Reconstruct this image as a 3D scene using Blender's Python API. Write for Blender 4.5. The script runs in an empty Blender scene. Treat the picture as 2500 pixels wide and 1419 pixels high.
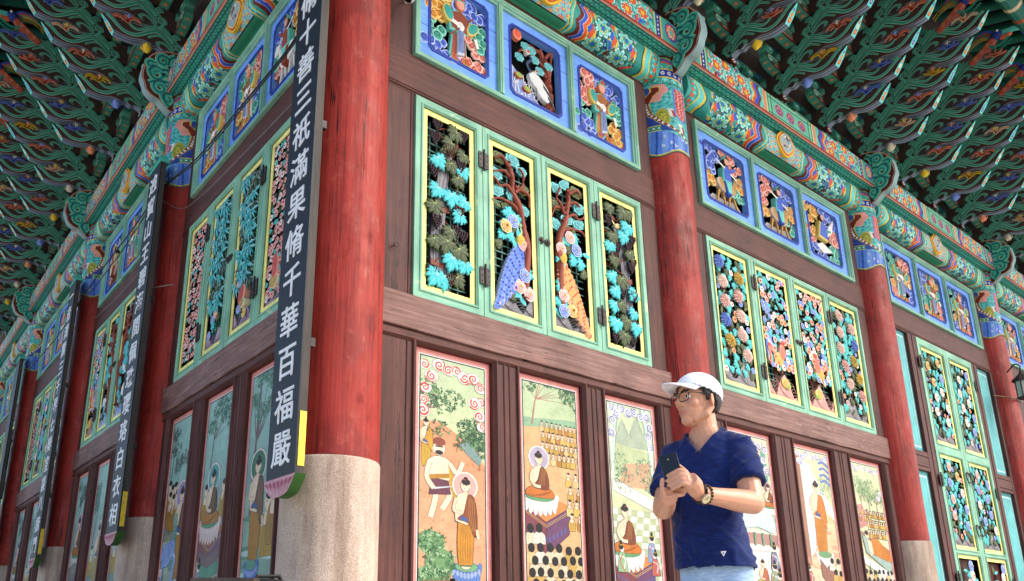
import bpy, bmesh, math, random
import numpy as np
from mathutils import Matrix, Vector, Quaternion
random.seed(7)
sc = bpy.context.scene
R = math.radians

# ---------------------------------------------------------------- camera
cam = bpy.data.objects.new('camera', bpy.data.cameras.new('camera'))
sc.collection.objects.link(cam); sc.camera = cam
CAM = Vector((-2.5635, -4.71, -0.30))
yaw, pit, rol = R(37.2535), R(16.2687), R(0.1158)
fwd = Vector((math.sin(yaw)*math.cos(pit), math.cos(yaw)*math.cos(pit), math.sin(pit)))
rgt = Vector((math.cos(yaw), -math.sin(yaw), 0)); upv = rgt.cross(fwd)
r2 = rgt*math.cos(rol)+upv*math.sin(rol); u2 = upv*math.cos(rol)-rgt*math.sin(rol)
m = Matrix((r2, u2, -fwd)).transposed().to_4x4(); m.translation = CAM
cam.matrix_world = m
cd = cam.data
cd.sensor_width = 36; cd.lens = 1905.62/2500*36
cd.shift_x = 153.71/2500; cd.shift_y = 263.50/2500
cd.clip_end = 500; cd.clip_start = .05

# ---------------------------------------------------------------- sky, sun, exposure
SUN_AZ, SUN_EL = R(142), R(40)        # azimuth clockwise from +Y: the sun stands off the near side, high
w = bpy.data.worlds.new('World'); sc.world = w; w.use_nodes = True
nt = w.node_tree; bg = nt.nodes['Background']
sky = nt.nodes.new('ShaderNodeTexSky'); sky.sky_type = 'NISHITA'; sky.sun_disc = False
sky.sun_elevation = SUN_EL; sky.sun_rotation = SUN_AZ; sky.air_density = 1.0; sky.dust_density = 3.0; sky.ozone_density = 1.0
nt.links.new(sky.outputs[0], bg.inputs[0]); bg.inputs[1].default_value = 0.15
sun = bpy.data.objects.new('sun', bpy.data.lights.new('sun', 'SUN')); sc.collection.objects.link(sun)
sd = Vector((math.sin(SUN_AZ)*math.cos(SUN_EL), math.cos(SUN_AZ)*math.cos(SUN_EL), math.sin(SUN_EL)))
sun.rotation_euler = (-sd).to_track_quat('-Z', 'Y').to_euler()
sun.data.energy = 1.0; sun.data.angle = R(14); sun.data.color = (1, .95, .88)
sc.view_settings.view_transform = 'Standard'; sc.view_settings.look = 'None'
sc.view_settings.gamma = 1; sc.view_settings.use_curve_mapping = False
sc.view_settings.exposure = 1.15
sc.render.engine = 'CYCLES'
sc.cycles.max_bounces = 8; sc.cycles.diffuse_bounces = 5; sc.cycles.glossy_bounces = 3
sc.cycles.use_denoising = True
sc.cycles.use_adaptive_sampling = True

# ---------------------------------------------------------------- colours and materials
_lc = {}
def C(h):
    if isinstance(h, tuple): return h
    if h not in _lc:
        t = h.lstrip('#'); o = []
        if len(t) == 3: t = ''.join(c*2 for c in t)
        for i in (0, 2, 4):
            s = int(t[i:i+2], 16)/255
            o.append(s/12.92 if s <= .04045 else ((s+.055)/1.055)**2.4)
        _lc[h] = tuple(o)
    return _lc[h]
def mixc(a, b, t):
    a, b = C(a), C(b); return tuple(a[i]*(1-t)+b[i]*t for i in range(3))

def newmat(name, rough=.6, spec=.3):
    m = bpy.data.materials.new(name); m.use_nodes = True
    b = m.node_tree.nodes['Principled BSDF']
    b.inputs['Roughness'].default_value = rough
    b.inputs['Specular IOR Level'].default_value = spec
    return m, m.node_tree, b
def N(nt, t, **k):
    n = nt.nodes.new(t)
    for a, v in k.items(): setattr(n, a, v)
    return n
def noise(nt, scale, detail=4, rough=.55, vec=None, stretch=None):
    n = N(nt, 'ShaderNodeTexNoise'); n.inputs['Scale'].default_value = scale
    n.inputs['Detail'].default_value = detail; n.inputs['Roughness'].default_value = rough
    g = N(nt, 'ShaderNodeNewGeometry'); src = g.outputs['Position']
    if stretch:
        mp = N(nt, 'ShaderNodeVectorMath', operation='MULTIPLY'); mp.inputs[1].default_value = stretch
        nt.links.new(src, mp.inputs[0]); src = mp.outputs[0]
    nt.links.new(src, n.inputs['Vector'])
    return n.outputs['Fac']
def ramp(nt, fac, stops):
    r = N(nt, 'ShaderNodeValToRGB'); e = r.color_ramp.elements
    while len(e) < len(stops): e.new(.5)
    for i, (p, c) in enumerate(stops):
        e[i].position = p; e[i].color = (*C(c), 1) if not isinstance(c, (int, float)) else (c, c, c, 1)
    nt.links.new(fac, r.inputs[0]); return r.outputs[0]
def mix(nt, a, b, fac, mode='MIX'):
    x = N(nt, 'ShaderNodeMix', data_type='RGBA', blend_type=mode)
    for sock, v in ((x.inputs[0], fac), (x.inputs[6], a), (x.inputs[7], b)):
        if hasattr(v, 'links') or isinstance(v, bpy.types.NodeSocket): nt.links.new(v, sock)
        elif isinstance(v, (int, float)): sock.default_value = v
        else: sock.default_value = (*C(v), 1)
    return x.outputs[2]
def bump(nt, b, h, strength=.3, dist=.01):
    n = N(nt, 'ShaderNodeBump'); n.inputs['Strength'].default_value = strength; n.inputs['Distance'].default_value = dist
    nt.links.new(h, n.inputs['Height']); nt.links.new(n.outputs[0], b.inputs['Normal'])

MAT = {}
def crackline(nt, st, wd):
    """thin long splits: where a stretched noise crosses its middle value, broken up by a second noise"""
    f = noise(nt, 1.0, 6, .6, stretch=st)
    l = ramp(nt, f, [(.5-wd*1.6, 0.0), (.5-wd*.5, 1.0), (.5+wd*.5, 1.0), (.5+wd*1.6, 0.0)])
    g = ramp(nt, noise(nt, 1.1, 4, .6), [(.46, 0.0), (.56, 1.0)])
    return mix(nt, l, g, 1.0, 'MULTIPLY')
def grainy(name, dark, mid, light, gdir, rough=.65, sc1=3, wear=None, wear_at=.62, bstr=.35):
    """painted timber: grain streaks along gdir ('x','y','z' get the low frequency), blotches and worn spots"""
    m, nt, b = newmat(name, rough)
    st = {'x': (1.2, 26, 26), 'y': (26, 1.2, 26), 'z': (26, 26, 1.2), 'h': (1.9, 1.9, 38)}[gdir]
    f1 = noise(nt, 1.0, 8, .7, stretch=st)
    f2 = noise(nt, sc1, 5, .6)
    c = ramp(nt, f1, [(.2, dark), (.5, mid), (.8, light)])
    c = mix(nt, c, ramp(nt, f2, [(.25, .62), (.75, 1.2)]), .85, 'MULTIPLY')
    fs = noise(nt, 1.0, 7, .75, stretch=tuple(v*1.7 for v in st)); c = mix(nt, c, ramp(nt, fs, [(.3, .35), (.38, 1.0)]), .7, 'MULTIPLY')
    if name.startswith(('brown', 'beam')): c = mix(nt, c, '#1d0f0d', crackline(nt, tuple(v*.35 for v in st), .006))
    if wear:
        f3 = noise(nt, 5.5, 8, .72, stretch=tuple(min(1, s/26+.16) if s > 2 else .45 for s in st))
        c = mix(nt, c, wear, ramp(nt, f3, [(wear_at, 0.0), (wear_at+.05, .85)]))
    nt.links.new(c, b.inputs['Base Color'])
    bump(nt, b, f1, bstr, .008)
    MAT[name] = m
    return m
grainy('brown_h', '#3b211d', '#5a352f', '#6d443b', 'h', wear='#7d5f55', wear_at=.66)
grainy('brown_v', '#38201d', '#54312c', '#674038', 'z', wear='#7a5c52', wear_at=.69)
grainy('beam_worn', '#553a35', '#7c5a52', '#a3857a', 'h', wear='#94786c', wear_at=.60, bstr=.7)
grainy('brown_dark', '#241414', '#371f1e', '#472a27', 'z')
grainy('green_v', '#57937f', '#82b69c', '#a6cba8', 'z', wear='#b8d3a6', wear_at=.62, bstr=.3)
grainy('green_h', '#57937f', '#82b69c', '#a6cba8', 'h', wear='#b8d3a6', wear_at=.62, bstr=.3)
grainy('teal_v', '#3f8f94', '#5fb0b2', '#79c2be', 'z', wear='#a9d3c6', wear_at=.68)
grainy('yellow', '#e8d974', '#f8ec8c', '#fff6ac', 'z', wear='#e9d88a', wear_at=.7, bstr=.15)
grainy('blue', '#588cea', '#70a3f7', '#8cb8fd', 'h', wear='#83a8ea', wear_at=.68, bstr=.12)
grainy('soffit', '#2e2623', '#463b37', '#5a4d47', 'h')
grainy('edge_wood', '#2c2825', '#403a35', '#524b44', 'z')

def paintmat(name, rough=.55, amount=.5, spec=.3, hi=1.12):
    m, nt, b = newmat(name, rough, spec)
    a = N(nt, 'ShaderNodeVertexColor', layer_name='Col')
    f = noise(nt, 9, 5, .65)
    f2 = noise(nt, 60, 3, .6)
    c = mix(nt, a.outputs[0], ramp(nt, f, [(.25, .62*hi), (.72, hi)]), amount, 'MULTIPLY')
    c = mix(nt, c, ramp(nt, f2, [(.3, .8), (.7, 1.1)]), amount, 'MULTIPLY')
    nt.links.new(c, b.inputs['Base Color'])
    bump(nt, b, f2, .15, .004)
    MAT[name] = m; return m
paintmat('paint', .6, .55)
paintmat('art', .55, .8, .25, .84)
paintmat('dim', .75, .8)

def redmat():
    m, nt, b = newmat('red_lacquer', .55, .3)
    f1 = noise(nt, 1.0, 8, .7, stretch=(30, 30, .9))
    f2 = noise(nt, 1.7, 8, .68)
    f3 = noise(nt, 1.0, 9, .75, stretch=(11, 11, .38))
    f4 = noise(nt, 9, 7, .72, stretch=(1, 1, .5))
    c = ramp(nt, f1, [(.22, '#661912'), (.5, '#972b22'), (.8, '#ab3d2f')])
    c = mix(nt, c, ramp(nt, f2, [(.3, .48), (.52, .95), (.75, 1.22)]), .9, 'MULTIPLY')
    c = mix(nt, c, '#b35a46', ramp(nt, f4, [(.58, 0.0), (.70, .55)]))
    c = mix(nt, c, '#5d130d', ramp(nt, f4, [(.30, .7), (.42, 0.0)]))
    crack = ramp(nt, f3, [(.295, 0.0), (.315, 1.0)])
    c = mix(nt, '#230806', c, crack)
    cl = crackline(nt, (6, 6, .13), .006); c = mix(nt, c, '#2a0a07', cl)
    cl2 = crackline(nt, (15, 15, .3), .008); c = mix(nt, c, '#4a120c', mix(nt, cl2, '#000000', .55))
    nt.links.new(c, b.inputs['Base Color'])
    h = mix(nt, mix(nt, f1, f4, .5), crack, .55)
    bump(nt, b, h, .8, .02)
    rr = ramp(nt, f4, [(.3, .75), (.7, .42)]); nt.links.new(rr, b.inputs['Roughness'])
    MAT['red'] = m
redmat()
def stonemat(name, a, bb, cc, scale=70):
    m, nt, b = newmat(name, .85, .2)
    f = noise(nt, scale, 3, .6); f2 = noise(nt, 2.2, 5, .6); f3 = noise(nt, scale*2.3, 2, .5)
    c = ramp(nt, f, [(.36, a), (.5, bb), (.64, cc)])
    c = mix(nt, c, ramp(nt, f3, [(.34, .35), (.42, 1.0)]), .8, 'MULTIPLY')
    c = mix(nt, c, ramp(nt, f2, [(.3, .72), (.7, 1.1)]), .8, 'MULTIPLY')
    st_ = noise(nt, 1, 6, .65, stretch=(7, 7, .9)); c = mix(nt, c, ramp(nt, st_, [(.32, '#7d6656'), (.55, '#ffffff')]), .6, 'MULTIPLY')
    nt.links.new(c, b.inputs['Base Color']); bump(nt, b, f, .3, .004)
    MAT[name] = m
stonemat('granite', '#a89484', '#c4ae9c', '#d8c6b6', 150)
stonemat('terrace', '#c9c2b8', '#dcd6cc', '#e6e1d9', 40)
def flat(name, col, rough=.5, spec=.4, metal=0, var=.25):
    m, nt, b = newmat(name, rough, spec)
    f = noise(nt, 22, 5, .6)
    c = mix(nt, col, ramp(nt, f, [(.25, 1-var*1.3), (.75, 1+var*.5)]), 1.0, 'MULTIPLY')
    nt.links.new(c, b.inputs['Base Color']); b.inputs['Metallic'].default_value = metal
    MAT[name] = m; return m
flat('iron', '#3a3432', .55, .4, .3, .5)
flat('black', '#0b0a0a', .8, .1)
flat('cable', '#1a1818', .6)
flat('wire', '#8d8a88', .5, .4, .5)
flat('white_metal', '#e8e8e6', .35)
flat('gold_paper', '#e0bf34', .4, .5, .2)
flat('board_blue', '#141a25', .55, .35, 0, .6)
flat('chalk', '#e9ecee', .6, .3, 0, .12)
flat('lamp_glass', '#b9bcb4', .2, .5)
flat('net', '#141010', .8)

# ---------------------------------------------------------------- mesh helpers
# local axes: x along the wall, y towards the inside (front is -y), z up
class MB:
    def __init__(s): s.v = []; s.f = []; s.c = []
    def face(s, pts, col):
        n = len(s.v); s.v.extend(tuple(p) for p in pts); s.f.append(tuple(range(n, n+len(pts)))); s.c.append(C(col))
    def verts(s, pts):
        n = len(s.v); s.v.extend(tuple(p) for p in pts); return n
    def quad(s, i, col): s.f.append(tuple(i)); s.c.append(C(col))
    def box(s, x0, x1, y0, y1, z0, z1, col, M=None, bev=0):
        p = [(x, y, z) for z in (z0, z1) for y in (y0, y1) for x in (x0, x1)]
        if M is not None: p = [tuple(M @ Vector(q)) for q in p]
        n = s.verts(p)
        for q in ((0, 2, 3, 1), (4, 5, 7, 6), (0, 1, 5, 4), (2, 6, 7, 3), (0, 4, 6, 2), (1, 3, 7, 5)):
            s.quad([n+i for i in q], col)
    def prism(s, poly, y0, y1, col, side=None, back=True, M=None):
        """poly of (x,z); front at y0 (smaller), back at y1"""
        k = len(poly)
        p = [(x, y0, z) for x, z in poly]+[(x, y1, z) for x, z in poly]
        if M is not None: p = [tuple(M @ Vector(q)) for q in p]
        n = s.verts(p); side = side or col
        s.quad(range(n, n+k), col)
        if back: s.quad(range(n+2*k-1, n+k-1, -1), side)
        for i in range(k):
            j = (i+1) % k; s.quad((n+i, n+j, n+k+j, n+k+i), side)
    def relief(s, poly, yb, yf, col, rim=None, inset=.78, lift=.4, cx=None):
        """carved piece: side wall, pale rim, raised centre; for star-shaped outlines"""
        k = len(poly)
        if cx is None: cx = (sum(p[0] for p in poly)/k, sum(p[1] for p in poly)/k)
        inn = [(cx[0]+(x-cx[0])*inset, cx[1]+(z-cx[1])*inset) for x, z in poly]
        h = yf-(yb-yf)*lift*.5
        n = s.verts([(x, yb, z) for x, z in poly]+[(x, yf, z) for x, z in poly]+[(x, h, z) for x, z in inn]+[(cx[0], h-(yb-yf)*lift*.5, cx[1])])
        rim = rim or col
        for i in range(k):
            j = (i+1) % k
            s.quad((n+i, n+j, n+k+j, n+k+i), rim)
            s.quad((n+k+i, n+k+j, n+2*k+j, n+2*k+i), rim)
            s.quad((n+2*k+i, n+2*k+j, n+3*k), col)
    def ribbon(s, pts, w, y, col, close=False, w1=None, thick=0):
        """flat strip along 2-D points in the xz plane; w may taper to w1"""
        k = len(pts); L = []; Rr = []
        for i, (x, z) in enumerate(pts):
            a = pts[max(i-1, 0)]; b = pts[min(i+1, k-1)]
            dx, dz = b[0]-a[0], b[1]-a[1]; l = math.hypot(dx, dz) or 1
            ww = (w if w1 is None else w+(w1-w)*i/(k-1))/2
            yy = y(i/(k-1)) if callable(y) else y
            L.append((x-dz/l*ww, yy, z+dx/l*ww)); Rr.append((x+dz/l*ww, yy, z-dx/l*ww))
        n = s.verts(L+Rr)
        for i in range(k-1): s.quad((n+i, n+i+1, n+k+i+1, n+k+i), col)
        if thick:
            n2 = s.verts([(p[0], p[1]+thick, p[2]) for p in L+Rr])
            for i in range(k-1):
                s.quad((n+i, n2+i, n2+i+1, n+i+1), col); s.quad((n+k+i, n+k+i+1, n2+k+i+1, n2+k+i), col)
    def tube(s, path, rad, col, n=6, cap=True):
        path = [Vector(p) for p in path]; k = len(path); rings = []
        for i, p in enumerate(path):
            t = (path[min(i+1, k-1)]-path[max(i-1, 0)]).normalized()
            a = t.cross(Vector((0, 0, 1)));
            if a.length < .1: a = t.cross(Vector((1, 0, 0)))
            a.normalize(); b = t.cross(a)
            r = rad if not hasattr(rad, '__len__') else rad[i]
            rings.append(s.verts([p+a*r*math.cos(2*math.pi*j/n)+b*r*math.sin(2*math.pi*j/n) for j in range(n)]))
        for i in range(k-1):
            for j in range(n):
                q = (j+1) % n; s.quad((rings[i]+j, rings[i]+q, rings[i+1]+q, rings[i+1]+j), col)
        if cap:
            s.quad([rings[0]+j for j in range(n)], col); s.quad([rings[-1]+j for j in range(n)][::-1], col)
    def lathe(s, prof, col, n=12, M=None, cols=None):
        rings = []
        for r, z in prof:
            p = [(r*math.cos(2*math.pi*j/n), r*math.sin(2*math.pi*j/n), z) for j in range(n)]
            if M is not None: p = [tuple(M @ Vector(q)) for q in p]
            rings.append(s.verts(p))
        for i in range(len(prof)-1):
            for j in range(n):
                q = (j+1) % n; s.quad((rings[i]+j, rings[i]+q, rings[i+1]+q, rings[i+1]+j), cols[i] if cols else col)
        s.quad([rings[0]+j for j in range(n)], col); s.quad([rings[-1]+j for j in range(n)][::-1], col)
    def ball(s, c, r, col, n=8, m=5, sc=(1, 1, 1)):
        prof = [(max(.02, math.sin(math.pi*i/m))*r, -math.cos(math.pi*i/m)*r) for i in range(m+1)]
        s.lathe(prof, col, n, Matrix.Translation(c) @ Matrix.Diagonal((*sc, 1)))
    def grid(s, P, cols, keep=None):
        """P [ny+1][nx+1] points, cols ny x nx x 3"""
        ny, nx = len(P)-1, len(P[0])-1; n = len(s.v)
        for row in P: s.v.extend(tuple(p) for p in row)
        for j in range(ny):
            for i in range(nx):
                if keep is not None and not keep[j][i]: continue
                a = n+j*(nx+1)+i; s.f.append((a, a+1, a+nx+2, a+nx+1)); s.c.append(tuple(cols[j][i]))
    def mesh(s, name, mat, smooth=False):
        me = bpy.data.meshes.new(name); me.from_pydata(s.v, [], s.f)
        ca = me.color_attributes.new('Col', 'FLOAT_COLOR', 'CORNER')
        cnt = np.array([len(f) for f in s.f]); a = np.ones((int(cnt.sum()), 4), np.float32)
        a[:, :3] = np.repeat(np.array(s.c, np.float32).reshape(-1, 3), cnt, axis=0)
        ca.data.foreach_set('color', a.ravel())
        if smooth: me.polygons.foreach_set('use_smooth', [True]*len(s.f))
        me.materials.append(MAT[mat] if isinstance(mat, str) else mat)
        return me
    def build(s, name, mat, parent=None, M=None, smooth=False):
        return place(name, s.mesh(name, mat, smooth), parent, M)
def place(name, me, parent=None, M=None):
    o = bpy.data.objects.new(name, me); sc.collection.objects.link(o)
    if parent is not None: o.parent = parent
    if M is not None: o.matrix_local = M
    return o
def empty(name, parent=None, M=None):
    return place(name, None, parent, M)
def tag(o, label=None, cat=None, group=None, kind=None):
    for k, v in (('label', label), ('category', cat), ('group', group), ('kind', kind)):
        if v: o[k] = v
    return o
T = Matrix.Translation
def TS(x, y, z, s=1, rot=0, sx=None):
    return T((x, y, z)) @ Matrix.Rotation(rot, 4, 'Y') @ Matrix.Diagonal((sx if sx is not None else s, s, s, 1))
MR = Matrix.Identity(4)                                             # the wall on the photo's near face
ML = Matrix(((0, 1, 0, 0), (1, 0, 0, 0), (0, 0, 1, 0), (0, 0, 0, 1)))  # the return wall, mirrored on the corner
def smooth_path(p, n=6):
    """Catmull-Rom through 2-D / 3-D points"""
    out = []; k = len(p)
    for i in range(k-1):
        a, b, c, d = p[max(i-1, 0)], p[i], p[i+1], p[min(i+2, k-1)]
        for t in range(n):
            t /= n
            out.append(tuple(.5*((2*b[q])+(-a[q]+c[q])*t+(2*a[q]-5*b[q]+4*c[q]-d[q])*t*t+(-a[q]+3*b[q]-3*c[q]+d[q])*t**3) for q in range(len(b))))
    out.append(tuple(p[-1])); return out
def circ(cx, cz, rx, rz=None, n=14, rot=0, a0=0, a1=2*math.pi):
    rz = rx if rz is None else rz; o = []
    full = abs(a1-a0-2*math.pi) < 1e-6
    for i in range(n if full else n+1):
        a = a0+(a1-a0)*i/n; x, z = rx*math.cos(a), rz*math.sin(a)
        o.append((cx+x*math.cos(rot)-z*math.sin(rot), cz+x*math.sin(rot)+z*math.cos(rot)))
    return o
def spiral(cx, cz, r, turns=1.6, a0=0, n=18, sgn=1, shrink=.15):
    return [(cx+r*(1-(1-shrink)*i/n)*math.cos(a0+sgn*2*math.pi*turns*i/n), cz+r*(1-(1-shrink)*i/n)*math.sin(a0+sgn*2*math.pi*turns*i/n)) for i in range(n+1)]

# ---------------------------------------------------------------- main dimensions (metres, read off the photograph)
RB = [0, 4.0, 8.622, 13.167, 17.75, 22.3]        # column axes along the near wall
LB = [0, 3.855, 7.867, 12.5, 17.0]               # column axes along the return wall
RCOL, RSTONE = .325, .335
Z_TER, Z_GND = -1.02, -1.95
Z_ST, Z_PT, Z_WB, Z_WT, Z_FB, Z_FT = .777, 1.775, 2.1435, 3.966, 4.3526, 5.4741
Z_LB, Z_PB, Z_PTOP = 5.575, 5.92, 6.255
FO = .13                                         # outward face of the shutters from the column axis line

hall = empty('temple_hall')
tag(hall, 'painted wooden temple hall with red columns, carved shutters and bracketed eaves', 'temple')
# ================================================================ ground and terrace
def struct(name, mb, mat, M=None):
    return tag(mb.build(name, mat, None, M), kind='structure')
b = MB(); b.face([(-300, -300, Z_GND), (300, -300, Z_GND), (300, 300, Z_GND), (-300, 300, Z_GND)], '#888888'); struct('ground', b, 'terrace')
b = MB(); b.box(-3.3, 26, -3.3, 22, Z_GND-.05, Z_TER-.12, '#888888'); b.box(-3.4, 26, -3.4, 22, Z_TER-.12, Z_TER, '#888888'); struct('terrace', b, 'terrace')

# ================================================================ raster painter for beams and column heads
class Ras:
    def __init__(s, x0, x1, nx, z0, z1, nz, base):
        s.x = np.linspace(x0, x1, nx+1); s.z = np.linspace(z0, z1, nz+1)
        s.X, s.Z = np.meshgrid((s.x[1:]+s.x[:-1])/2, (s.z[1:]+s.z[:-1])/2)
        s.c = np.zeros(s.X.shape+(3,)); s.c[:] = C(base)
    def m(s, mask, col): s.c[mask] = C(col)
    def band(s, a, b, col): s.m((s.X >= a) & (s.X < b), col)
    def row(s, a, b, col): s.m((s.Z >= a) & (s.Z < b), col)
    def disk(s, x, z, rx, rz, col, lo=0, hi=1):
        d = ((s.X-x)/rx)**2+((s.Z-z)/rz)**2; s.m((d <= hi*hi) & (d >= lo*lo), col)
    def petals(s, x, z, rx, rz, n, col, edge, ph=0, inner=.25):
        a = np.arctan2((s.Z-z)/rz, (s.X-x)/rx)+ph; d = np.hypot((s.X-x)/rx, (s.Z-z)/rz)
        rr = .62+.38*np.abs(np.cos(a*n/2)); s.m((d < rr) & (d > inner), edge); s.m((d < rr*.84) & (d > inner), col)

TEAL, TQ, DKT, GRN = '#2f9f92', '#5fd0c8', '#17625f', '#2f8a66'
BLU, NAV, ORG, PNK, DRD, YEL, WHT = '#2d57c8', '#1b2f86', '#e2582c', '#ef9a86', '#6d221d', '#e6c83c', '#f1efe4'
def jag(r, x0, x1, dense, seed, cols, size=(.012, .03)):
    rs = np.random.RandomState(seed)
    z0, z1 = r.z[0], r.z[-1]
    for i in range(dense):
        x, z = rs.uniform(x0, x1), rs.uniform(z0, z1); q = rs.uniform(*size); k = cols[rs.randint(len(cols))]
        t = rs.uniform(-1, 1)
        r.m((np.abs((r.X-x)+(r.Z-z)*t) < q*.5) & (np.abs(r.Z-z) < q*1.1), k)

# --- the lintel between two columns, painted all round its front (u: 0..L metres, v: 0..1 round the section)
LREF = 4.4
def lintel_mesh():
    nx, nz = 440, 34
    r = Ras(0, LREF, nx, 0, .62, nz, TEAL)
    for side in (0, 1):
        f = (lambda u: u) if not side else (lambda u: LREF-u)
        def bd(a, b2, col, r=r, f=f):
            p, q = sorted((f(a), f(b2))); r.band(p, q, col)
        bd(0, 1.62, '#2c9489')
        jag(r, *sorted((f(.5), f(1.35))), 150, 3+side, [TQ, TQ, GRN, BLU, ORG, '#3fb3a4', YEL, DRD, NAV], (.025, .06))
        jag(r, *sorted((f(.5), f(1.35))), 120, 9+side, [TQ, '#8fe0d2', DKT], (.01, .022))
        for u, v in ((.72, .40), (.78, .12), (1.18, .36), (1.1, .60), (1.24, .10), (.86, .62)):
            r.disk(f(u), v, .17, .14, DKT); r.petals(f(u), v, .16, .13, 8, TQ, '#bff0e6', side)
            r.petals(f(u), v, .09, .075, 6, TEAL, YEL, 0, .2); r.disk(f(u), v, .03, .03, BLU)
        for u, v in ((.95, .28), (.98, .5), (1.36, .22), (.58, .28), (1.38, .5)):
            r.m((np.abs(r.X-f(u))/.05+np.abs(r.Z-v)/.10) < 1, ORG); r.m((np.abs(r.X-f(u+.05))/.05+np.abs(r.Z-v-.05)/.07) < 1, BLU)
            r.m((np.abs(r.X-f(u-.06))/.018+np.abs(r.Z-v+.02)/.10) < 1, YEL)
        wav = .03*np.sin(r.Z/.62*2*math.pi*1.5)
        def wb(a, b2, col):
            uu = (r.X if not side else LREF-r.X)+wav; r.m((uu >= a) & (uu < b2), col)
        wb(.30, .34, YEL); wb(.34, .37, DKT)
        wb(.0, .05, '#3aa99c'); wb(.05, .065, DRD); wb(.065, .19, TEAL)
        k = ((r.Z/.62*7) % 1 > .5)
        uu = (r.X if not side else LREF-r.X)
        r.m(k & (uu > .08) & (uu < .13), ORG); r.m((~k) & (uu > .12) & (uu < .17), TQ); wb(.19, .21, YEL); wb(.21, .30, TQ)
        sc_ = np.abs(np.sin((r.Z/.62)*math.pi*2.5))*.07
        for a, b2, col in ((1.46, 1.475, YEL), (1.475, 1.53, ORG), (1.53, 1.54, '#f3d9b0'), (1.54, 1.60, BLU), (1.60, 1.61, '#a9c0ee'), (1.61, 1.68, DRD)):
            r.m((uu+sc_ >= a) & (uu+sc_ < b2), col)
        for a, b2, col in ((1.70, 1.715, YEL), (1.715, 1.75, TQ), (1.75, 1.765, DKT), (1.765, 1.785, YEL)): wb(a, b2, col)
    # centre lattice of small flowers
    a, b2 = 1.79, LREF-1.79
    cm = (r.X > a) & (r.X < b2)
    r.m(cm, '#7fc7c4')
    gx = (r.X*11) % 1-.5; gz = (r.Z*11+(np.floor(r.X*11) % 2)*.5) % 1-.5
    r.m(cm & (np.abs(gx)+np.abs(gz) < .42), '#3d62c4'); r.m(cm & (np.hypot(gx, gz) < .26), '#e6c95a'); r.m(cm & (np.hypot(gx, gz) < .12), ORG)
    r.m(cm & (np.abs(np.abs(gx)-.5) < .13) & (np.abs(gz) < .14), '#ea8a62')
    r.m(cm & (r.Z < .17), GRN); r.m(cm & (r.Z > .15) & (r.Z < .17), '#0f2a26'); r.m(cm & (r.Z < .03), '#3fae86')
    sec = smooth_path([(.10, 5.572), (.20, 5.575), (.255, 5.605), (.29, 5.67), (.30, 5.76), (.285, 5.86), (.25, 5.918)], 8)
    L = [0]
    for p, q in zip(sec, sec[1:]): L.append(L[-1]+math.hypot(p[0]-q[0], p[1]-q[1]))
    so = np.interp(np.linspace(0, L[-1], nz+1), L, [p[0] for p in sec]); sz = np.interp(np.linspace(0, L[-1], nz+1), L, [p[1] for p in sec])
    P = [[(x/LREF, -so[j], sz[j]) for x in r.x] for j in range(nz+1)]
    mb = MB(); mb.grid(P, r.c)
    for e_ in (0, 1): mb.face([(e_, -o_, z_) for o_, z_ in zip(so, sz)]+[(e_, .1, 5.918), (e_, .1, 5.572)], TEAL)
    return mb.mesh('lintel', 'paint', False)
def medallion_mesh():
    mb = MB()
    for i, (s, col) in enumerate(((1, '#f0b92e'), (.86, '#c23a24'), (.78, '#f3d26a'), (.70, '#9fb4b8'))):
        pts = []
        for k in range(28):
            t = 2*math.pi*k/28; w = 1+.07*math.cos(4*t); pts.append((.20*s*w*math.cos(t), .21*s*w*math.sin(t)))
        mb.prism(pts, -.012-.004*i, .02, col)
    rs = random.Random(2)
    for k in range(16):
        x, z = rs.uniform(-.09, .09), rs.uniform(-.1, .1)
        mb.face([(x+a*.03, -.027, z+b2*.03) for a, b2 in ((-.5, -.6), (.5, -.4), (.6, .5), (-.4, .6))], rs.choice(['#c84a35', '#e0b53c', '#5a8f8d', '#efe7d2', '#7a3f6a']))
    return mb.mesh('medallion', 'paint')
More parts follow.
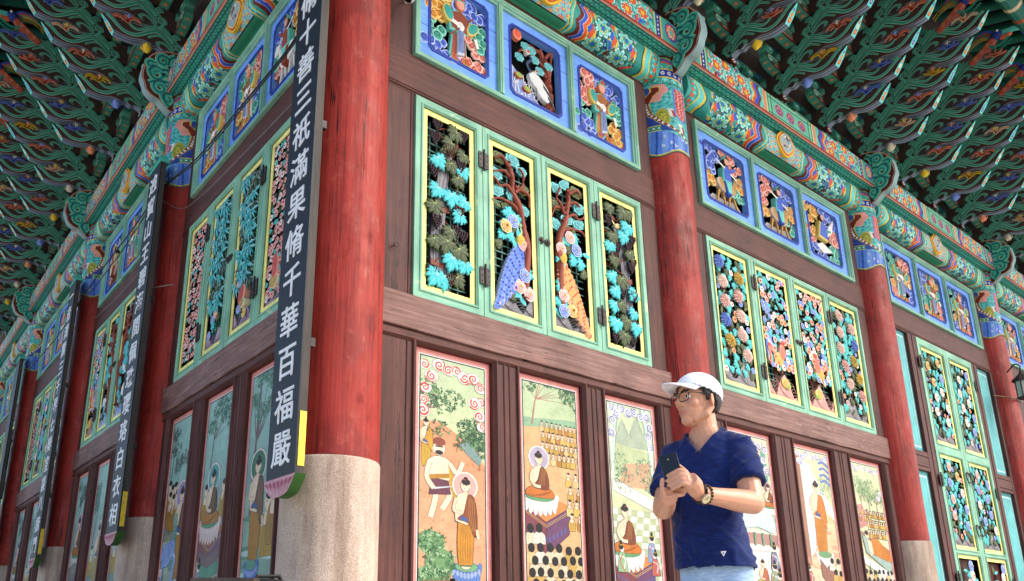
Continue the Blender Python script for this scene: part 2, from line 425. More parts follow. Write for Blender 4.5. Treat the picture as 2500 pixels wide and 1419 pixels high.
def plate_mesh():
    nx, nz = 440, 22
    r = Ras(0, LREF, nx, 0, .335, nz, TEAL)
    for side in (0, 1):
        uu = r.X if not side else LREF-r.X; f = (lambda u: u) if not side else (lambda u: LREF-u)
        def wb(a, b2, col, w_=0): 
            v = uu+w_*np.sin(r.Z/.335*2*math.pi*1.5); r.m((v >= a) & (v < b2), col)
        wb(.0, .34, '#4aa694'); r.disk(f(.17), .2, .11, .12, '#2d4fb0'); r.disk(f(.17), .2, .09, .1, ORG); r.petals(f(.17), .2, .075, .085, 6, '#e8a05a', WHT); r.disk(f(.17), .2, .03, .035, TQ)
        wb(.34, .36, YEL); wb(.36, .44, NAV); k = ((r.Z*18) % 1 < .5); r.m(k & (uu > .385) & (uu < .415), WHT); wb(.44, .47, '#9ecf9a'); wb(.47, .5, GRN)
        jag(r, *sorted((f(.5), f(1.36))), 190, 21+side, [TQ, TQ, ORG, BLU, '#3fb3a4', DRD, PNK, '#9ae3d6'], (.018, .045))
        for u, v in ((.66, .2), (.92, .11), (1.14, .23), (.84, .29), (1.22, .09)):
            r.disk(f(u), v, .12, .1, TEAL); r.petals(f(u), v, .11, .095, 7, ORG, '#bff0e6', side); r.disk(f(u), v, .035, .03, YEL)
        wb(1.36, 1.385, YEL, .03)
        wb(1.385, 1.43, ORG, .03); wb(1.43, 1.49, BLU, .03); wb(1.49, 1.53, DRD, .03); wb(1.53, 1.58, TQ, .02); wb(1.58, 1.60, '#9ecf9a'); wb(1.60, 1.66, '#e98a6c'); wb(1.66, 1.69, '#b9d79a'); wb(1.69, 1.71, DKT)
    cm = (r.X > 1.71) & (r.X < LREF-1.71)
    r.m(cm, '#6cc7a8'); wv = (np.sin(r.X*160)*np.sin(r.Z*190+r.X*40) > .3); r.m(cm & wv, '#4fae95')
    cb = cm & ((np.abs(r.X-LREF/2) > .44) | (r.Z < .05) | (r.Z > .29)); r.m(cb, '#7cc9a0'); 
    r.m(cm & ((np.abs(np.abs(r.X-LREF/2)-.43) < .008) | (np.abs(r.Z-.052) < .008) | (np.abs(r.Z-.288) < .008)), '#173f3a')
    for u in (-.26, 0, .26):
        r.disk(LREF/2+u, .17, .088, .082, '#c2432e'); r.disk(LREF/2+u, .17, .074, .068, '#6a4fa0'); r.petals(LREF/2+u, .17, .06, .056, 4, '#c2566a', '#d9a23c'); r.disk(LREF/2+u, .17, .02, .02, '#3b4ea8')
    r.row(0, .03, '#a32a1c')
    mb = MB()
    P = [[(x/LREF, -.42, 5.92+z) for x in r.x] for z in r.z]; mb.grid(P, r.c)
    # underside: pink edge and bricks in two greens with dark joints
    r = Ras(0, LREF, 440, .10, .42, 26, '#3aa08c')
    rowi = np.floor(r.Z/.032); u = (r.X/.085+.5*(rowi % 2)) % 1
    r.m(u < .5, '#55bda4'); r.m((u < .09) | ((r.Z/.032) % 1 < .22), '#175058')
    r.m(r.Z > .395, '#e3a48c')
    mb.grid([[(x/LREF, -z, 5.92) for x in r.x] for z in r.z], r.c)
    mb.face([(0, -.42, 6.255), (1, -.42, 6.255), (1, .1, 6.255), (0, .1, 6.255)], '#3a5f50')
    return mb.mesh('plate_beam', 'paint')
LINT, MEDA, PLAT = lintel_mesh(), medallion_mesh(), plate_mesh()

# --- painted column head
def head_mesh():
    nx, nz = 128, 150; z0, z1 = 4.56, 5.90
    r = Ras(-97, 97, nx, z0, z1, nz, TEAL)
    A, Z = r.X, r.Z
    keep = Z > 4.665-.045*np.cos(np.radians((A+50)*2.2))-.02*np.sin(np.radians(A*5))
    hem = 4.665-.045*np.cos(np.radians((A+50)*2.2))-.02*np.sin(np.radians(A*5))
    # main field: turquoise with scroll work
    r.m(Z < 5.53, '#52bdb8'); sw = np.sin(A*.24+4*np.sin(Z*21))*np.sin(Z*58+3*np.sin(A*.11)); r.m((Z < 5.53) & (sw > .35), '#6fd6cf'); r.m((Z < 5.53) & (sw < -.6), '#2b8f92')
    r.disk(-40, 5.10, 15, .11, '#b8ad35'); r.disk(-40, 5.10, 11, .08, '#8aa03a'); r.petals(-40, 5.10, 9, .07, 6, '#c9b93e', '#6f8a35')
    # red and pink panel framed in blue
    pm = (A > -16) & (A < 24) & (Z > 5.06+.004*np.abs(A-4)) & (Z < 5.50); r.m(pm, '#4a8fd6')
    pm = (A > -12) & (A < 20) & (Z > 5.09+.004*np.abs(A-4)) & (Z < 5.485); r.m(pm, '#c63a3a'); r.m(pm & (np.sin(A*.55+3*np.sin(Z*40))*np.sin(Z*75) > .0), '#f0a49c')
    for a, z in ((-22, 5.16), (0, 4.99)):
        r.m((np.abs(A-a+ (Z-z)*60) < 6) & (np.abs(Z-z) < .05), WHT); r.m((np.abs(A-a-4+(Z-z)*60) < 3) & (np.abs(Z-z+.01) < .04), '#b5322c')
    # the cloth at the far side of the sash
    cen = np.interp(Z, [4.80, 4.88, 4.95, 5.02, 5.15, 5.28, 5.38, 5.44, 5.48, 5.53], [36, 12, -14, -40, -66, -73, -64, -52, -52, -60])
    wid = np.interp(Z, [4.80, 5.1, 5.3, 5.42, 5.5], [7, 7, 8, 10, 10])
    r.m((Z < 5.50) & (Z > 4.93) & (A < cen), '#2c4aa0'); r.m((Z < 5.44) & (Z > 5.38) & (A < -70), '#2aa197')
    r.m((Z > 5.30) & (Z < 5.53) & (A < cen+26) & (A > cen), '#ec9d92')
    sash = (np.abs(A-cen) < wid) & (Z < 5.50); r.m(sash, YEL); sash = (np.abs(A-cen) < wid*.78) & (Z < 5.49); r.m(sash, '#7a1f1b')
    for q in range(15):
        z = 4.83+q*.033
        if z < 5.3: r.disk(float(np.interp(z, [4.80, 4.88, 4.95, 5.02, 5.15, 5.28], [36, 12, -14, -40, -66, -73])), z, 3.0, .014, WHT)
    # belt and skirt
    sk = Z < 4.94-.09*np.clip((A+50)/60, 0, 1); r.m(sk, '#5a8ae4'); pl = np.sin(np.radians(A*11+30*np.sin(Z*6))); r.m(sk & (pl > .93), '#2c52b4'); r.m(sk & (pl < -.5), '#7aa4ee')
    rs = np.random.RandomState(4)
    for q in range(16):
        a, z = rs.uniform(-45, 60), rs.uniform(4.66, 4.86); r.m(sk & (np.hypot((A-a)/3.4, (Z-z)/.02) < 1) & (np.abs(np.sin(np.arctan2((Z-z)/.02, (A-a)/3.4)*3)) > .45), '#cfe0f5')
    bl = (Z > 4.925) & (Z < 5.0) & (A < -46) ; r.m(bl, YEL); bl = (Z > 4.937) & (Z < 4.988) & (A < -46); r.m(bl, '#2c9b80'); 
    for a in (-90, -80, -70, -60, -50): r.disk(a, 4.962, 2.2, .011, WHT)
    r.m((Z-hem < .03), '#e6d24a'); r.m((Z-hem < .016), '#2a6b5a')
    # bands at the top
    r.row(5.525, 5.62, TEAL); k = np.abs(((A*.05) % 1)-.5); r.m((Z > 5.525) & (Z < 5.62) & (np.abs(Z-5.545-.06*np.sqrt(np.clip(1-(k*2.4)**2, 0, 1))) < .013), '#7fded2'); r.m((Z > 5.525) & (Z < 5.56) & (k > .44), '#5d2420')
    r.m((Z > 5.56) & (Z < 5.60) & (k < .16), '#8fe0d2')
    r.row(5.615, 5.63, YEL); r.row(5.63, 5.725, '#1c35a8')
    for a in range(-90, 100, 14): r.disk(a, 5.677, 4.6, .030, '#6a83e0'); r.disk(a, 5.677, 3.7, .024, WHT); r.disk(a, 5.677, 1.6, .011, '#8a2a24')
    r.row(5.725, 5.735, YEL); r.row(5.735, 5.80, '#3fb39d'); k = np.abs(((A*.045+.3) % 1)-.5); d = np.hypot(k*3.2, (Z-5.737)/.055); r.m((Z > 5.735) & (Z < 5.80) & (np.abs(d-.85) < .12), '#a5e8d4'); r.m((Z > 5.735) & (Z < 5.80) & (np.abs(d-.45) < .12), '#1f7a70')
    wv = 5.81+.010*np.sin(np.radians(A*9)); r.m((Z > 5.80) & (Z > wv-.012), ORG); r.m(Z > wv+.014, '#3a58c0'); r.m(Z > wv+.032, '#8e3026'); r.m(Z > wv+.046, '#46a58e'); r.m(Z > wv+.06, '#b9d36a'); r.m(Z > wv+.066, '#5d231d')
    mb = MB(); rr = RCOL+.002
    P = [[(rr*math.sin(R(a)), -rr*math.cos(R(a)), z) for a in r.x] for z in r.z]
    mb.grid(P, r.c, keep)
    return mb.mesh('painted_head', 'art', True)
HEAD = head_mesh()
def shaft_mesh():
    mb = MB(); n = 56; rings = []
    rs = random.Random(5)
    zs = [Z_ST+i*(5.915-Z_ST)/26 for i in range(27)]
    ph = [rs.uniform(0, 6) for _ in range(6)]
    for z in zs:
        row = []
        for j in range(n):
            a = 2*math.pi*j/n
            d = .004*math.sin(3*a+z*.7+ph[0])+.003*math.sin(5*a-z*1.3+ph[1])+.002*math.sin(9*a+2.2*z+ph[2])
            if z > 4.5: d *= .1
            rad = RCOL-.004+d
            row.append((rad*math.sin(a), -rad*math.cos(a), z))
        rings.append(mb.verts(row))
    for i in range(len(zs)-1):
        for j in range(n): q = (j+1) % n; mb.quad((rings[i]+j, rings[i]+q, rings[i+1]+q, rings[i+1]+j), '#aa3322')
    mb.quad([rings[-1]+j for j in range(n)], '#aa3322')
    return mb.mesh('column_shaft', 'red', True)
def stone_mesh():
    mb = MB(); mb.lathe([(RSTONE+.06, Z_TER), (RSTONE+.055, Z_TER+.1), (RSTONE+.004, Z_TER+.16), (RSTONE+.002, .3), (RSTONE, Z_ST-.02), (RSTONE-.008, Z_ST-.004), (RSTONE-.02, Z_ST)], '#bbaa99', 56)
    return mb.mesh('stone_base', 'granite', True)
SHAFT, STONE = shaft_mesh(), stone_mesh()
# split the solid shaft edge: flat caps keep their own normals
def scroll_mesh():
    """cloud-scrolled beam end that juts out over each column (x = outwards)"""
    out = smooth_path([(.30, 5.93), (.33, 5.70), (.40, 5.70), (.50, 5.78), (.58, 5.80), (.66, 5.86), (.69, 5.94), (.725, 6.02), (.72, 6.14), (.70, 6.24), (.66, 6.34), (.60, 6.41), (.52, 6.46), (.42, 6.50), (.30, 6.52)], 4)
    mb = MB(); mb.prism(out, -.058, .058, '#57231d', '#8aa8a8')
    for sgn in (-1, 1):
        y = .062*sgn
        def rib(p, w, col, lift=0, w1=None): mb.ribbon(p, w, y+lift*sgn, col, w1=w1)
        for cx, cz, rr, a0, sg, tr in ((.50, 6.33, .085, 2.6, -1, 1.15), (.55, 6.12, .10, 1.2, -1, 1.3), (.45, 6.17, .06, .3, 1, 1.0), (.50, 5.95, .10, 2.2, -1, 1.3), (.40, 5.84, .075, 1.9, -1, 1.1), (.64, 6.22, .05, 2.4, -1, 1.0)):
            p = spiral(cx, cz, rr, tr, a0, 20, sg, .25)
            rib(p, .084, '#b5dcb8', 0, .07); rib(p, .073, '#48bba0', .002, .06); rib(p, .024, '#226468', .004, .01)
        for p in ([(.36, 6.46), (.42, 6.40), (.44, 6.30)], [(.42, 6.24), (.50, 6.20), (.60, 6.22), (.655, 6.12)], [(.36, 6.05), (.44, 6.06), (.56, 6.02), (.63, 5.96)], [(.36, 5.93), (.44, 5.88), (.42, 5.78), (.37, 5.74)]):
            p = smooth_path(p, 5); rib(p, .078, '#b5dcb8', .0005); rib(p, .067, '#48bba0', .0025); rib(p, .020, '#226468', .0045)
        edge = out[8*4-12:-2]
        rib([(x-.012, z) for x, z in out[4:]], .012, '#d99a84', .001)
    return mb.mesh('cloud_scroll', 'paint')
SCRO = scroll_mesh()
OUT = Matrix.Rotation(R(-90), 4, 'Z')    # turns (outwards, thickness, up) into wall axes

def column(M, s, lab, scroll=True):
    c = place('column', SHAFT, hall, M @ T((s, 0, 0))); c['label'] = lab
    place('stone_base', STONE, c)
    if scroll:
        place('painted_head', HEAD, c); place('cloud_scroll', SCRO, c, OUT)
    return c
column(MR, 0, 'thick cracked red corner column on a granite base', False)
ords = ['second', 'third', 'fourth', 'fifth', 'sixth']
for i, s in enumerate(RB[1:]): column(MR, s, f'red column with painted head, {ords[i]} from the corner on the bright wall')
for i, s in enumerate(LB[1:]): column(ML, s, f'red column with painted head, {ords[i]} from the corner on the shaded wall')

def beams(M, st):
    for i in range(len(st)-1):
        a, b2 = st[i]+.25, st[i+1]-.25
        l = place('lintel', LINT, hall, M @ T((a, 0, 0)) @ Matrix.Diagonal((b2-a, 1, 1, 1)))
        l['label'] = 'rounded painted lintel with flower lattice between two column heads'
        place('medallion', MEDA, l, T((.5, -.302, 5.77)) @ Matrix.Diagonal((1/(b2-a), 1, .86, 1)) @ Matrix.Rotation(R(4), 4, 'X'))
        a, b2 = st[i], st[i+1]
        if i == 0: a = -.42 if M is MR else .425
        place('plate_beam', PLAT, hall, M @ T((a, 0, 0)) @ Matrix.Diagonal((b2-a, 1, 1, 1)))
beams(MR, RB); beams(ML, LB)

# ================================================================ bracket sets under the eaves
DO, DZ = .238, .286
GA, GB, GL = '#62bd9f', '#2f7a6c', '#a6e0c4'
ARM0 = [(.12, 6.472), (.36, 6.475), (.46, 6.522), (.52, 6.498), (.58, 6.525), (.66, 6.502), (.77, 6.50), (.88, 6.463), (1.0, 6.458), (1.09, 6.47), (1.1668, 6.5708), (1.25, 6.68), (1.19, 6.665), (1.12, 6.645), (1.09, 6.67), (1.06, 6.72), (1.0, 6.745), (.90, 6.77), (.80, 6.785), (.62, 6.80), (.12, 6.80)]
TIPS = [[('#e0542e', 1), ('#e88a3a', 0), ('#3f66d0', 2)], [('#e0542e', 1), ('#f0efe6', 0)], [('#3f66d0', 0), ('#4f8fe0', 1)]]
def arm_mesh(var):
    mb = MB(); hw = .047
    low = smooth_path(ARM0[1:10], 3); poly = [ARM0[0]]+low+ARM0[10:]
    k = len(poly)
    hwf = lambda i: .005 if i == 2+len(low) else hw
    n = mb.verts([(x, -hwf(i), z) for i, (x, z) in enumerate(poly)]+[(x, hwf(i), z) for i, (x, z) in enumerate(poly)])
    mb.quad(range(n, n+k), '#44342e'); mb.quad(range(n+2*k-1, n+k-1, -1), '#44342e')
    for i in range(k):
        j = (i+1) % k
        col = '#7d8b9c' if i < len(low) else ('#4cc4bf' if i in (len(low), len(low)+1) else '#2f6a5c')
        mb.quad((n+i, n+j, n+k+j, n+k+i), col)
    # dark line along the underside
    for (x0, z0), (x1, z1) in zip(low[4:], low[5:]):
        mb.face([(x0, -.012, z0-.0015), (x1, -.012, z1-.0015), (x1, -.002, z1-.0015), (x0, -.002, z0-.0015)], '#14110f')
    # flowers on the tip face
    A, B = Vector((1.09, 0, 6.47)), Vector((1.25, 0, 6.68)); t = (B-A); nrm = Vector((t.z, 0, -t.x)).normalized()*.002
    mb.face([A+nrm*.4+t*f+Vector((0, g*hw, 0)) for f, g in ((.01, .95), (.48, .95), (.96, .12), (.96, -.12), (.48, -.95), (.01, -.95))], '#6fe0d4')
    for q, f in enumerate((.22, .46, .68)):
        c = A+t*f+nrm; col = TIPS[var % 3][q % len(TIPS[var % 3])][0]; rr = .030-.006*q
        pts = [c+t.normalized()*rr*1.15*math.cos(a)+Vector((0, rr*math.sin(a), 0)) for a in [2*math.pi*i/8 for i in range(8)]]
        mb.face(pts, col)
        mb.face([c+(p-c)*.4+nrm*.6 for p in pts], '#f2c25a')
    for sg in (-1, 1):
        def rib(p, w, col, l=0, w1=None): mb.ribbon(p, w, (hw+.003+l)*sg, col, w1=w1)
        W = [([(.40, 6.60), (.46, 6.645), (.54, 6.695), (.62, 6.715), (.68, 6.68), (.75, 6.62), (.83, 6.555), (.90, 6.53), (.98, 6.535), (1.05, 6.57), (1.13, 6.63), (1.20, 6.668)], .054),
             ([(.40, 6.66), (.47, 6.72), (.55, 6.765), (.63, 6.775), (.70, 6.73), (.77, 6.67), (.84, 6.63), (.90, 6.64), (.945, 6.675)], .042),
             ([(.38, 6.55), (.46, 6.62), (.54, 6.665), (.60, 6.665), (.66, 6.625), (.71, 6.58)], .032),
             ([(.38, 6.50), (.45, 6.555), (.52, 6.59), (.58, 6.575), (.60, 6.545), (.56, 6.54)], .034)]
        for p, wd in W:
            p = smooth_path(p, 4); rib(p, wd, GL, 0, wd*.75); rib(p, wd*.86, GA, .002, wd*.6); rib(p, wd*.34, GB, .004, wd*.15)
        p = smooth_path([(.66, 6.505), (.77, 6.513), (.88, 6.477), (1.0, 6.472), (1.085, 6.485)], 4); rib(p, .012, '#8d9aa8', .001)
        p = smooth_path([(.70, 6.555), (.78, 6.535), (.88, 6.495), (1.0, 6.492), (1.08, 6.51)], 4); rib(p, .016, '#6b2a22', .001)
        for q in range(4):
            p = smooth_path([(.66+.02*q, 6.775-.012*q), (.76+.02*q, 6.745-.016*q), (.84+.03*q, 6.755-.02*q), (.93+.03*q, 6.72-.018*q), (1.03, 6.71-.02*q)], 3); rib(p, .010, ('#5d8f86', '#8a8f90', '#4a7f72', '#8c9a98')[q], .0005, .004)
        # curls climbing the root
        for cx, cz, rr, a0 in ((.335, 6.60, .052, 3.6), (.385, 6.735, .040, 3.4)):
            p = spiral(cx, cz, rr, 1.35, a0, 16, -1, .2); rib(p, .036, GL, .005, .022); rib(p, .028, GA, .007, .016); rib(p, .010, GB, .009)
        p = smooth_path([(.36, 6.48), (.33, 6.53), (.30, 6.58)], 4); rib(p, .034, GA, .006)
        p = smooth_path([(.36, 6.65), (.42, 6.70), (.50, 6.78), (.56, 6.80)], 4); rib(p, .036, GA, .005); rib(p, .012, GB, .007)
        for cx, cz in ((.47, 6.555), (.545, 6.55)):
            pass
    return mb.mesh('bracket_arm', 'paint')
ARMS = [arm_mesh(i) for i in range(3)]
def bloom_mesh(col, dark, var):
    mb = MB()
    def petal(p, w): 
        p = smooth_path(p, 4)
        for sg in (-1, 1):
            mb.ribbon(p, w, .060*sg, col, w1=w*.5); mb.ribbon(p, w*.45, .064*sg, dark, w1=w*.1)
        # outer skin along the petal
        k = len(p)
        for i in range(k-1):
            (x0, z0), (x1, z1) = p[i], p[i+1]; mb.face([(x0, -.06, z0+w*.45), (x1, -.06, z1+w*.45), (x1, .06, z1+w*.45), (x0, .06, z0+w*.45)], col)
            mb.face([(x0, -.06, z0-w*.4), (x1, -.06, z1-w*.4), (x1, .06, z1-w*.4), (x0, .06, z0-w*.4)], col)
    if var == 0:
        petal([(0, 0), (.05, .07), (.12, .08), (.17, .03)], .045); petal([(0, 0), (-.05, .06), (-.11, .055), (-.15, 0)], .045); petal([(.01, .01), (.06, .035), (.11, .02)], .03); petal([(-.01, .01), (-.05, .03), (-.09, 0)], .03)
    elif var == 1:
        petal([(0, 0), (.05, .05), (.10, .075), (.165, .06)], .05); petal([(0, 0), (-.04, .055), (-.10, .06), (-.16, .02)], .05); petal([(0, 0), (.0, .05), (.01, .09)], .04)
    else:
        for a in (25, 60, 95, 130, 160): petal([(0, 0), (.07*math.cos(R(a)), .05*math.sin(R(a))), (.15*math.cos(R(a)), .09*math.sin(R(a)))], .034)
    mb.ball((0, 0, .0), .03, '#4f9a78', 8, 5, (1, 1.7, 1))
    return mb.mesh('lotus_bloom', 'paint')
BL = [bloom_mesh(c, d, v) for v in range(3) for c, d in (('#ea8f70', '#93331f'), ('#ecc535', '#8e551a'), ('#6c86d8', '#313f8c'), ('#e6d2b4', '#c05c34'))]
def bud_mesh(col):
    mb = MB(); mb.lathe([(.012, -.075), (.040, -.05), (.052, -.01), (.040, .03), (.018, .055), (.006, .07)], col, 10, Matrix.Rotation(R(20), 4, 'Y'))
    for a in range(5):
        x, y = .045*math.cos(a*1.257), .045*math.sin(a*1.257); mb.face([(x*.5, y*.5, -.085), (x*1.5-y*.3, y*1.5+x*.3, -.02), (x*1.1, y*1.1, .045), (x*1.5+y*.3, y*1.5-x*.3, -.02)], col)
    return mb.mesh('lotus_bud', 'paint', True)
BUD = [bud_mesh(c) for c in ('#f0cc34', '#7f98e0', '#f09a70', '#dcd0b4')]
def cross_mesh(hl):
    mb = MB()
    prof = smooth_path([(-hl, 6.70), (-hl+.02, 6.62), (-hl+.12, 6.55), (-hl+.30, 6.52), (0, 6.51), (hl-.30, 6.52), (hl-.12, 6.55), (hl-.02, 6.62), (hl, 6.70)], 3)
    mb.prism(prof, -.06, .06, '#5d2c25', '#3f7d68')
    # painted underside strips with flower diamonds
    for i in range(len(prof)-1):
        (x0, z0), (x1, z1) = prof[i], prof[i+1]
        if abs((x0+x1)/2) > .08: mb.face([(x0, -.05, z0-.002), (x1, -.05, z1-.002), (x1, .05, z1-.002), (x0, .05, z0-.002)], '#43917a' if i % 2 else '#4fa088')
    for q in range(-3, 4):
        if q == 0: continue
        x = q*hl/3.6; z = float(np.interp(x, [p[0] for p in prof], [p[1] for p in prof]))-.005
        for dx, dy in ((.016, 0), (-.016, 0), (0, .016), (0, -.016)):
            mb.face([(x+dx*1.2-.011, dy*1.2-.011, z), (x+dx*1.2+.011, dy*1.2-.011, z), (x+dx*1.2+.011, dy*1.2+.011, z), (x+dx*1.2-.011, dy*1.2+.011, z)], '#ea8348')
        mb.face([(x-.007, -.007, z-.001), (x+.007, -.007, z-.001), (x+.007, .007, z-.001), (x-.007, .007, z-.001)], '#f0d07a')
    for sgn in (-1, 1):
        p = spiral(sgn*(hl-.08), 6.645, .05, 1.2, 0, 14, sgn, .2); 
        for y in (-.063, .063): mb.ribbon(p, .034, y, GL, w1=.016)
        for y in (-.063, .063): mb.ribbon([(sgn*.1, 6.565), (sgn*(hl-.17), 6.57)], .024, y, '#e08f6c'); mb.ribbon([(sgn*.1, 6.61), (sgn*(hl-.14), 6.62)], .034, y, '#4aa38a'); mb.ribbon([(sgn*.1, 6.66), (sgn*(hl-.10), 6.67)], .026, y, '#7fc9b0')
    # bearing blocks
    for x in (-hl+.07, 0, hl-.07):
        z0 = 6.70; mb.prism([(x-.05, z0), (x+.05, z0), (x+.08, z0+.045), (x+.08, z0+.09), (x-.08, z0+.09), (x-.08, z0+.045)], -.08, .08, '#46967f', '#58ab92')
        mb.ribbon(spiral(x, z0+.05, .028, 1.2, 0, 10), .014, -.083, '#b0e2cc')
    return mb.mesh('cross_arm', 'paint')
CRS, CRL = cross_mesh(.36), cross_mesh(.50)
def bird_mesh():
    """carved phoenix head at the top of a set (x = outwards)"""
    mb = MB()
    mb.tube([(1.58, 0, 7.86), (1.70, 0, 7.93), (1.82, 0, 8.03), (1.92, 0, 8.12)], [.08, .075, .065, .055], '#a8574a', 8)
    for i in range(7):
        x = 1.58+i*.045; z = 7.87+i*.03
        for y in (-.075, .075): mb.face([(x, y, z), (x+.05, y*1.1, z-.05), (x+.08, y*1.05, z+.01), (x+.04, y, z+.05)], ['#d9694a', '#e08a66'][i % 2])
    mb.ball((1.97, 0, 8.16), .075, '#2b3f8c', 10, 6, (1.2, .9, 1))
    mb.prism([(2.03, 8.19), (2.20, 8.16), (2.24, 8.09), (2.16, 8.12), (2.03, 8.12)], -.03, .03, '#58c4b4')
    mb.prism([(2.02, 8.11), (2.15, 8.09), (2.10, 8.06), (2.0, 8.07)], -.025, .025, '#d8683c')
    for y in (-.07, .07): mb.ball((2.0, y, 8.19), .018, '#f0ead8', 6, 4); 
    for k in range(4):
        p = smooth_path([(1.93-.03*k, 8.20), (1.87-.04*k, 8.28-.02*k), (1.76-.05*k, 8.29-.04*k), (1.70-.05*k, 8.25-.05*k)], 4)
        for y in (-.03, .03): mb.ribbon(p, .05, y, ['#3d5cc0', '#c9583a', '#47a894', '#d8b04a'][k], w1=.012)
    p = smooth_path([(1.86, 8.02), (1.92, 7.96), (2.02, 7.97), (2.12, 8.03)], 4)
    for y in (-.05, .05): mb.ribbon(p, .04, y, '#2f8f7c')
    return mb.mesh('phoenix_head', 'paint')
BIRD = bird_mesh()
def foot_mesh():
    mb = MB(); mb.box(.26, .385, -.062, .062, 6.40, 6.478, '#4a1f1b')
    for a in range(4): mb.face([(.386, .03*math.cos(a*1.57)+dx, 6.44+.02*math.sin(a*1.57)+dz) for dx, dz in ((-.012, -.01), (.012, -.01), (.012, .01), (-.012, .01))], '#efe9e0')
    mb.face([(x, y, 6.398) for x, y in ((.30, -.02), (.35, -.02), (.35, .02), (.30, .02))], '#efe9e0')
    mb.prism([(.0, 6.26), (.24, 6.26), (.34, 6.34), (.34, 6.40), (.0, 6.40)], -.14, .14, '#2d6f60', '#2d6f60')
    return mb.mesh('foot_block', 'paint')
FOOT = foot_mesh()
def bracket_set(M, s, i, lab):
    e = empty('bracket_set', hall, M @ T((s, 0, 0))); e['label'] = lab
    rs = random.Random(int(s*100)+(1 if M is MR else 2))
    place('foot_block', FOOT, e, OUT)
    for k in range(5):
        off = T((DO*k, 0, DZ*k))
        place('bracket_arm', ARMS[k % 3], e, OUT @ off)
        kind = (rs.randrange(3))*4+((i+k) % 4 if k % 2 == 0 else (i*2+k+1) % 4)
        place('lotus_bloom', BL[kind], e, OUT @ off @ T((.955, 0, 6.665)) @ Matrix.Rotation(R(18), 4, 'Y'))
        place('lotus_bud', BUD[(i+k) % 4], e, OUT @ off @ T((.70, 0, 6.475)))
        place('cross_arm', CRS if k % 2 else CRL, e, T((0, -(.10+DO*k), DZ*k)))
    place('phoenix_head', BIRD, e, OUT)
def positions(st, n):
    out = []
    for i in range(len(st)-1):
        for j in range(n[i]): out.append((st[i]+(st[i+1]-st[i])*j/n[i], j == 0))
    return out
for q, (s, oncol) in enumerate(positions(RB, [3, 4, 4, 4, 4])):
    if s > 1.0: bracket_set(MR, s, q, 'carved bracket set over the bright wall, standing on a column' if oncol else 'carved bracket set over the bright wall, standing between columns')
for q, (s, oncol) in enumerate(positions(LB, [3, 3, 4, 4])):
    if s > 1.0: bracket_set(ML, s, q+1, 'carved bracket set over the shaded wall, standing on a column' if oncol else 'carved bracket set over the shaded wall, standing between columns')

# eaves: stepped dark boards, long timbers on the cross arms, purlin, rafters, roof deck
def eaves(M, s1):
    mb = MB()
    pts = [(.02, 6.25), (.02, 6.88)]
    for k in range(5): pts += [(.055+DO*(k), 6.88+DZ*k), (.055+DO*k, 6.90+DZ*(k)), (.055+DO*(k+1), 6.90+DZ*k+.02), (.055+DO*(k+1), 6.88+DZ*(k+1))]
    pts += [(1.4, 8.6), (1.2, 9.2)]
    a = -1.2
    for (o0, z0), (o1, z1) in zip(pts, pts[1:]):
        mb.face([(-o0, -o0, z0), (s1, -o0, z0), (s1, -o1, z1), (-o1, -o1, z1)], '#2a1816')
    mb.build('eaves_board', 'soffit', hall, M)
    for k in range(6):
        mb = MB(); o, z = .10+DO*k, 6.79+DZ*k
        mb.box(-.1-o, s1, -o-.045, -o+.045, z, z+.10, '#2c6c5c')
        n = int(s1/.16)
        for q in range(n):
            x = -.0+q*.16; mb.face([(x+.02, -o-.047, z+.02), (x+.10, -o-.047, z+.02), (x+.14, -o-.047, z+.08), (x+.06, -o-.047, z+.08)], ['#3b8f7a', '#8a3c2a', '#3f62a8'][q % 3])
        mb.build('long_timber', 'paint', hall, M)
    mb = MB(); mb.tube([(-2.0, -2.28, 8.36), (s1, -2.28, 8.36)], .12, '#2f7566', 12)
    for q in range(int(s1/.35)):
        x = q*.35; mb.tube([(x, -2.28, 8.36), (x+.08, -2.28, 8.36)], .123, ['#b5542f', '#4a67c0', '#8fc7a0', '#e0c9a0'][q % 4], 12)
    mb.build('purlin', 'paint', hall, M)
    me = MB(); d = .36
    me.tube([(0, .6, 8.58+d*2.9), (0, -3.55, 8.58-d*1.27)], [.085, .075], '#2e7a66', 10)
    for t, c in ((.02, '#e9e2d0'), (.05, '#3c8f74'), (.10, '#b24a32'), (.14, '#3f60b0'), (.18, '#3c8f74')):
        y = -3.55+t*4.15; me.tube([(0, y-.05, 8.58+d*(y+2.28)-d*0-.0), (0, y+.05, 8.58+d*(y+2.28))], .082, c, 10)
    me.face([(.06*math.cos(a), -3.556, 8.58-d*1.27+.06*math.sin(a)) for a in [i*.63 for i in range(10)]], '#dfe8d8')
    rm = me.mesh('rafter', 'paint', True)
    x = -3.2
    while x < s1:
        if x > 5.5: place('rafter', rm, hall, M @ T((x, 0, 0)))
        x += .36
    mb = MB()
    f = lambda o: 8.70-d*(o-2.28)
    mb.face([(-3.9, -3.9, f(3.9)), (s1, -3.9, f(3.9)), (s1, .8, f(-.8)), (.8, .8, f(-.8))], '#33251d')
    mb.face([(-3.9, -3.9, f(3.9)+.25), (s1, -3.9, f(3.9)+.25), (s1, .8, f(-.8)+.4), (.8, .8, f(-.8)+.4)], '#33302d')
    mb.face([(-3.9, -3.9, f(3.9)), (s1, -3.9, f(3.9)), (s1, -3.9, f(3.9)+.25), (-3.9, -3.9, f(3.9)+.25)], '#3a5a50')
    mb.build('roof_deck', 'dim', hall, M)
eaves(MR, 24); eaves(ML, 18.5)
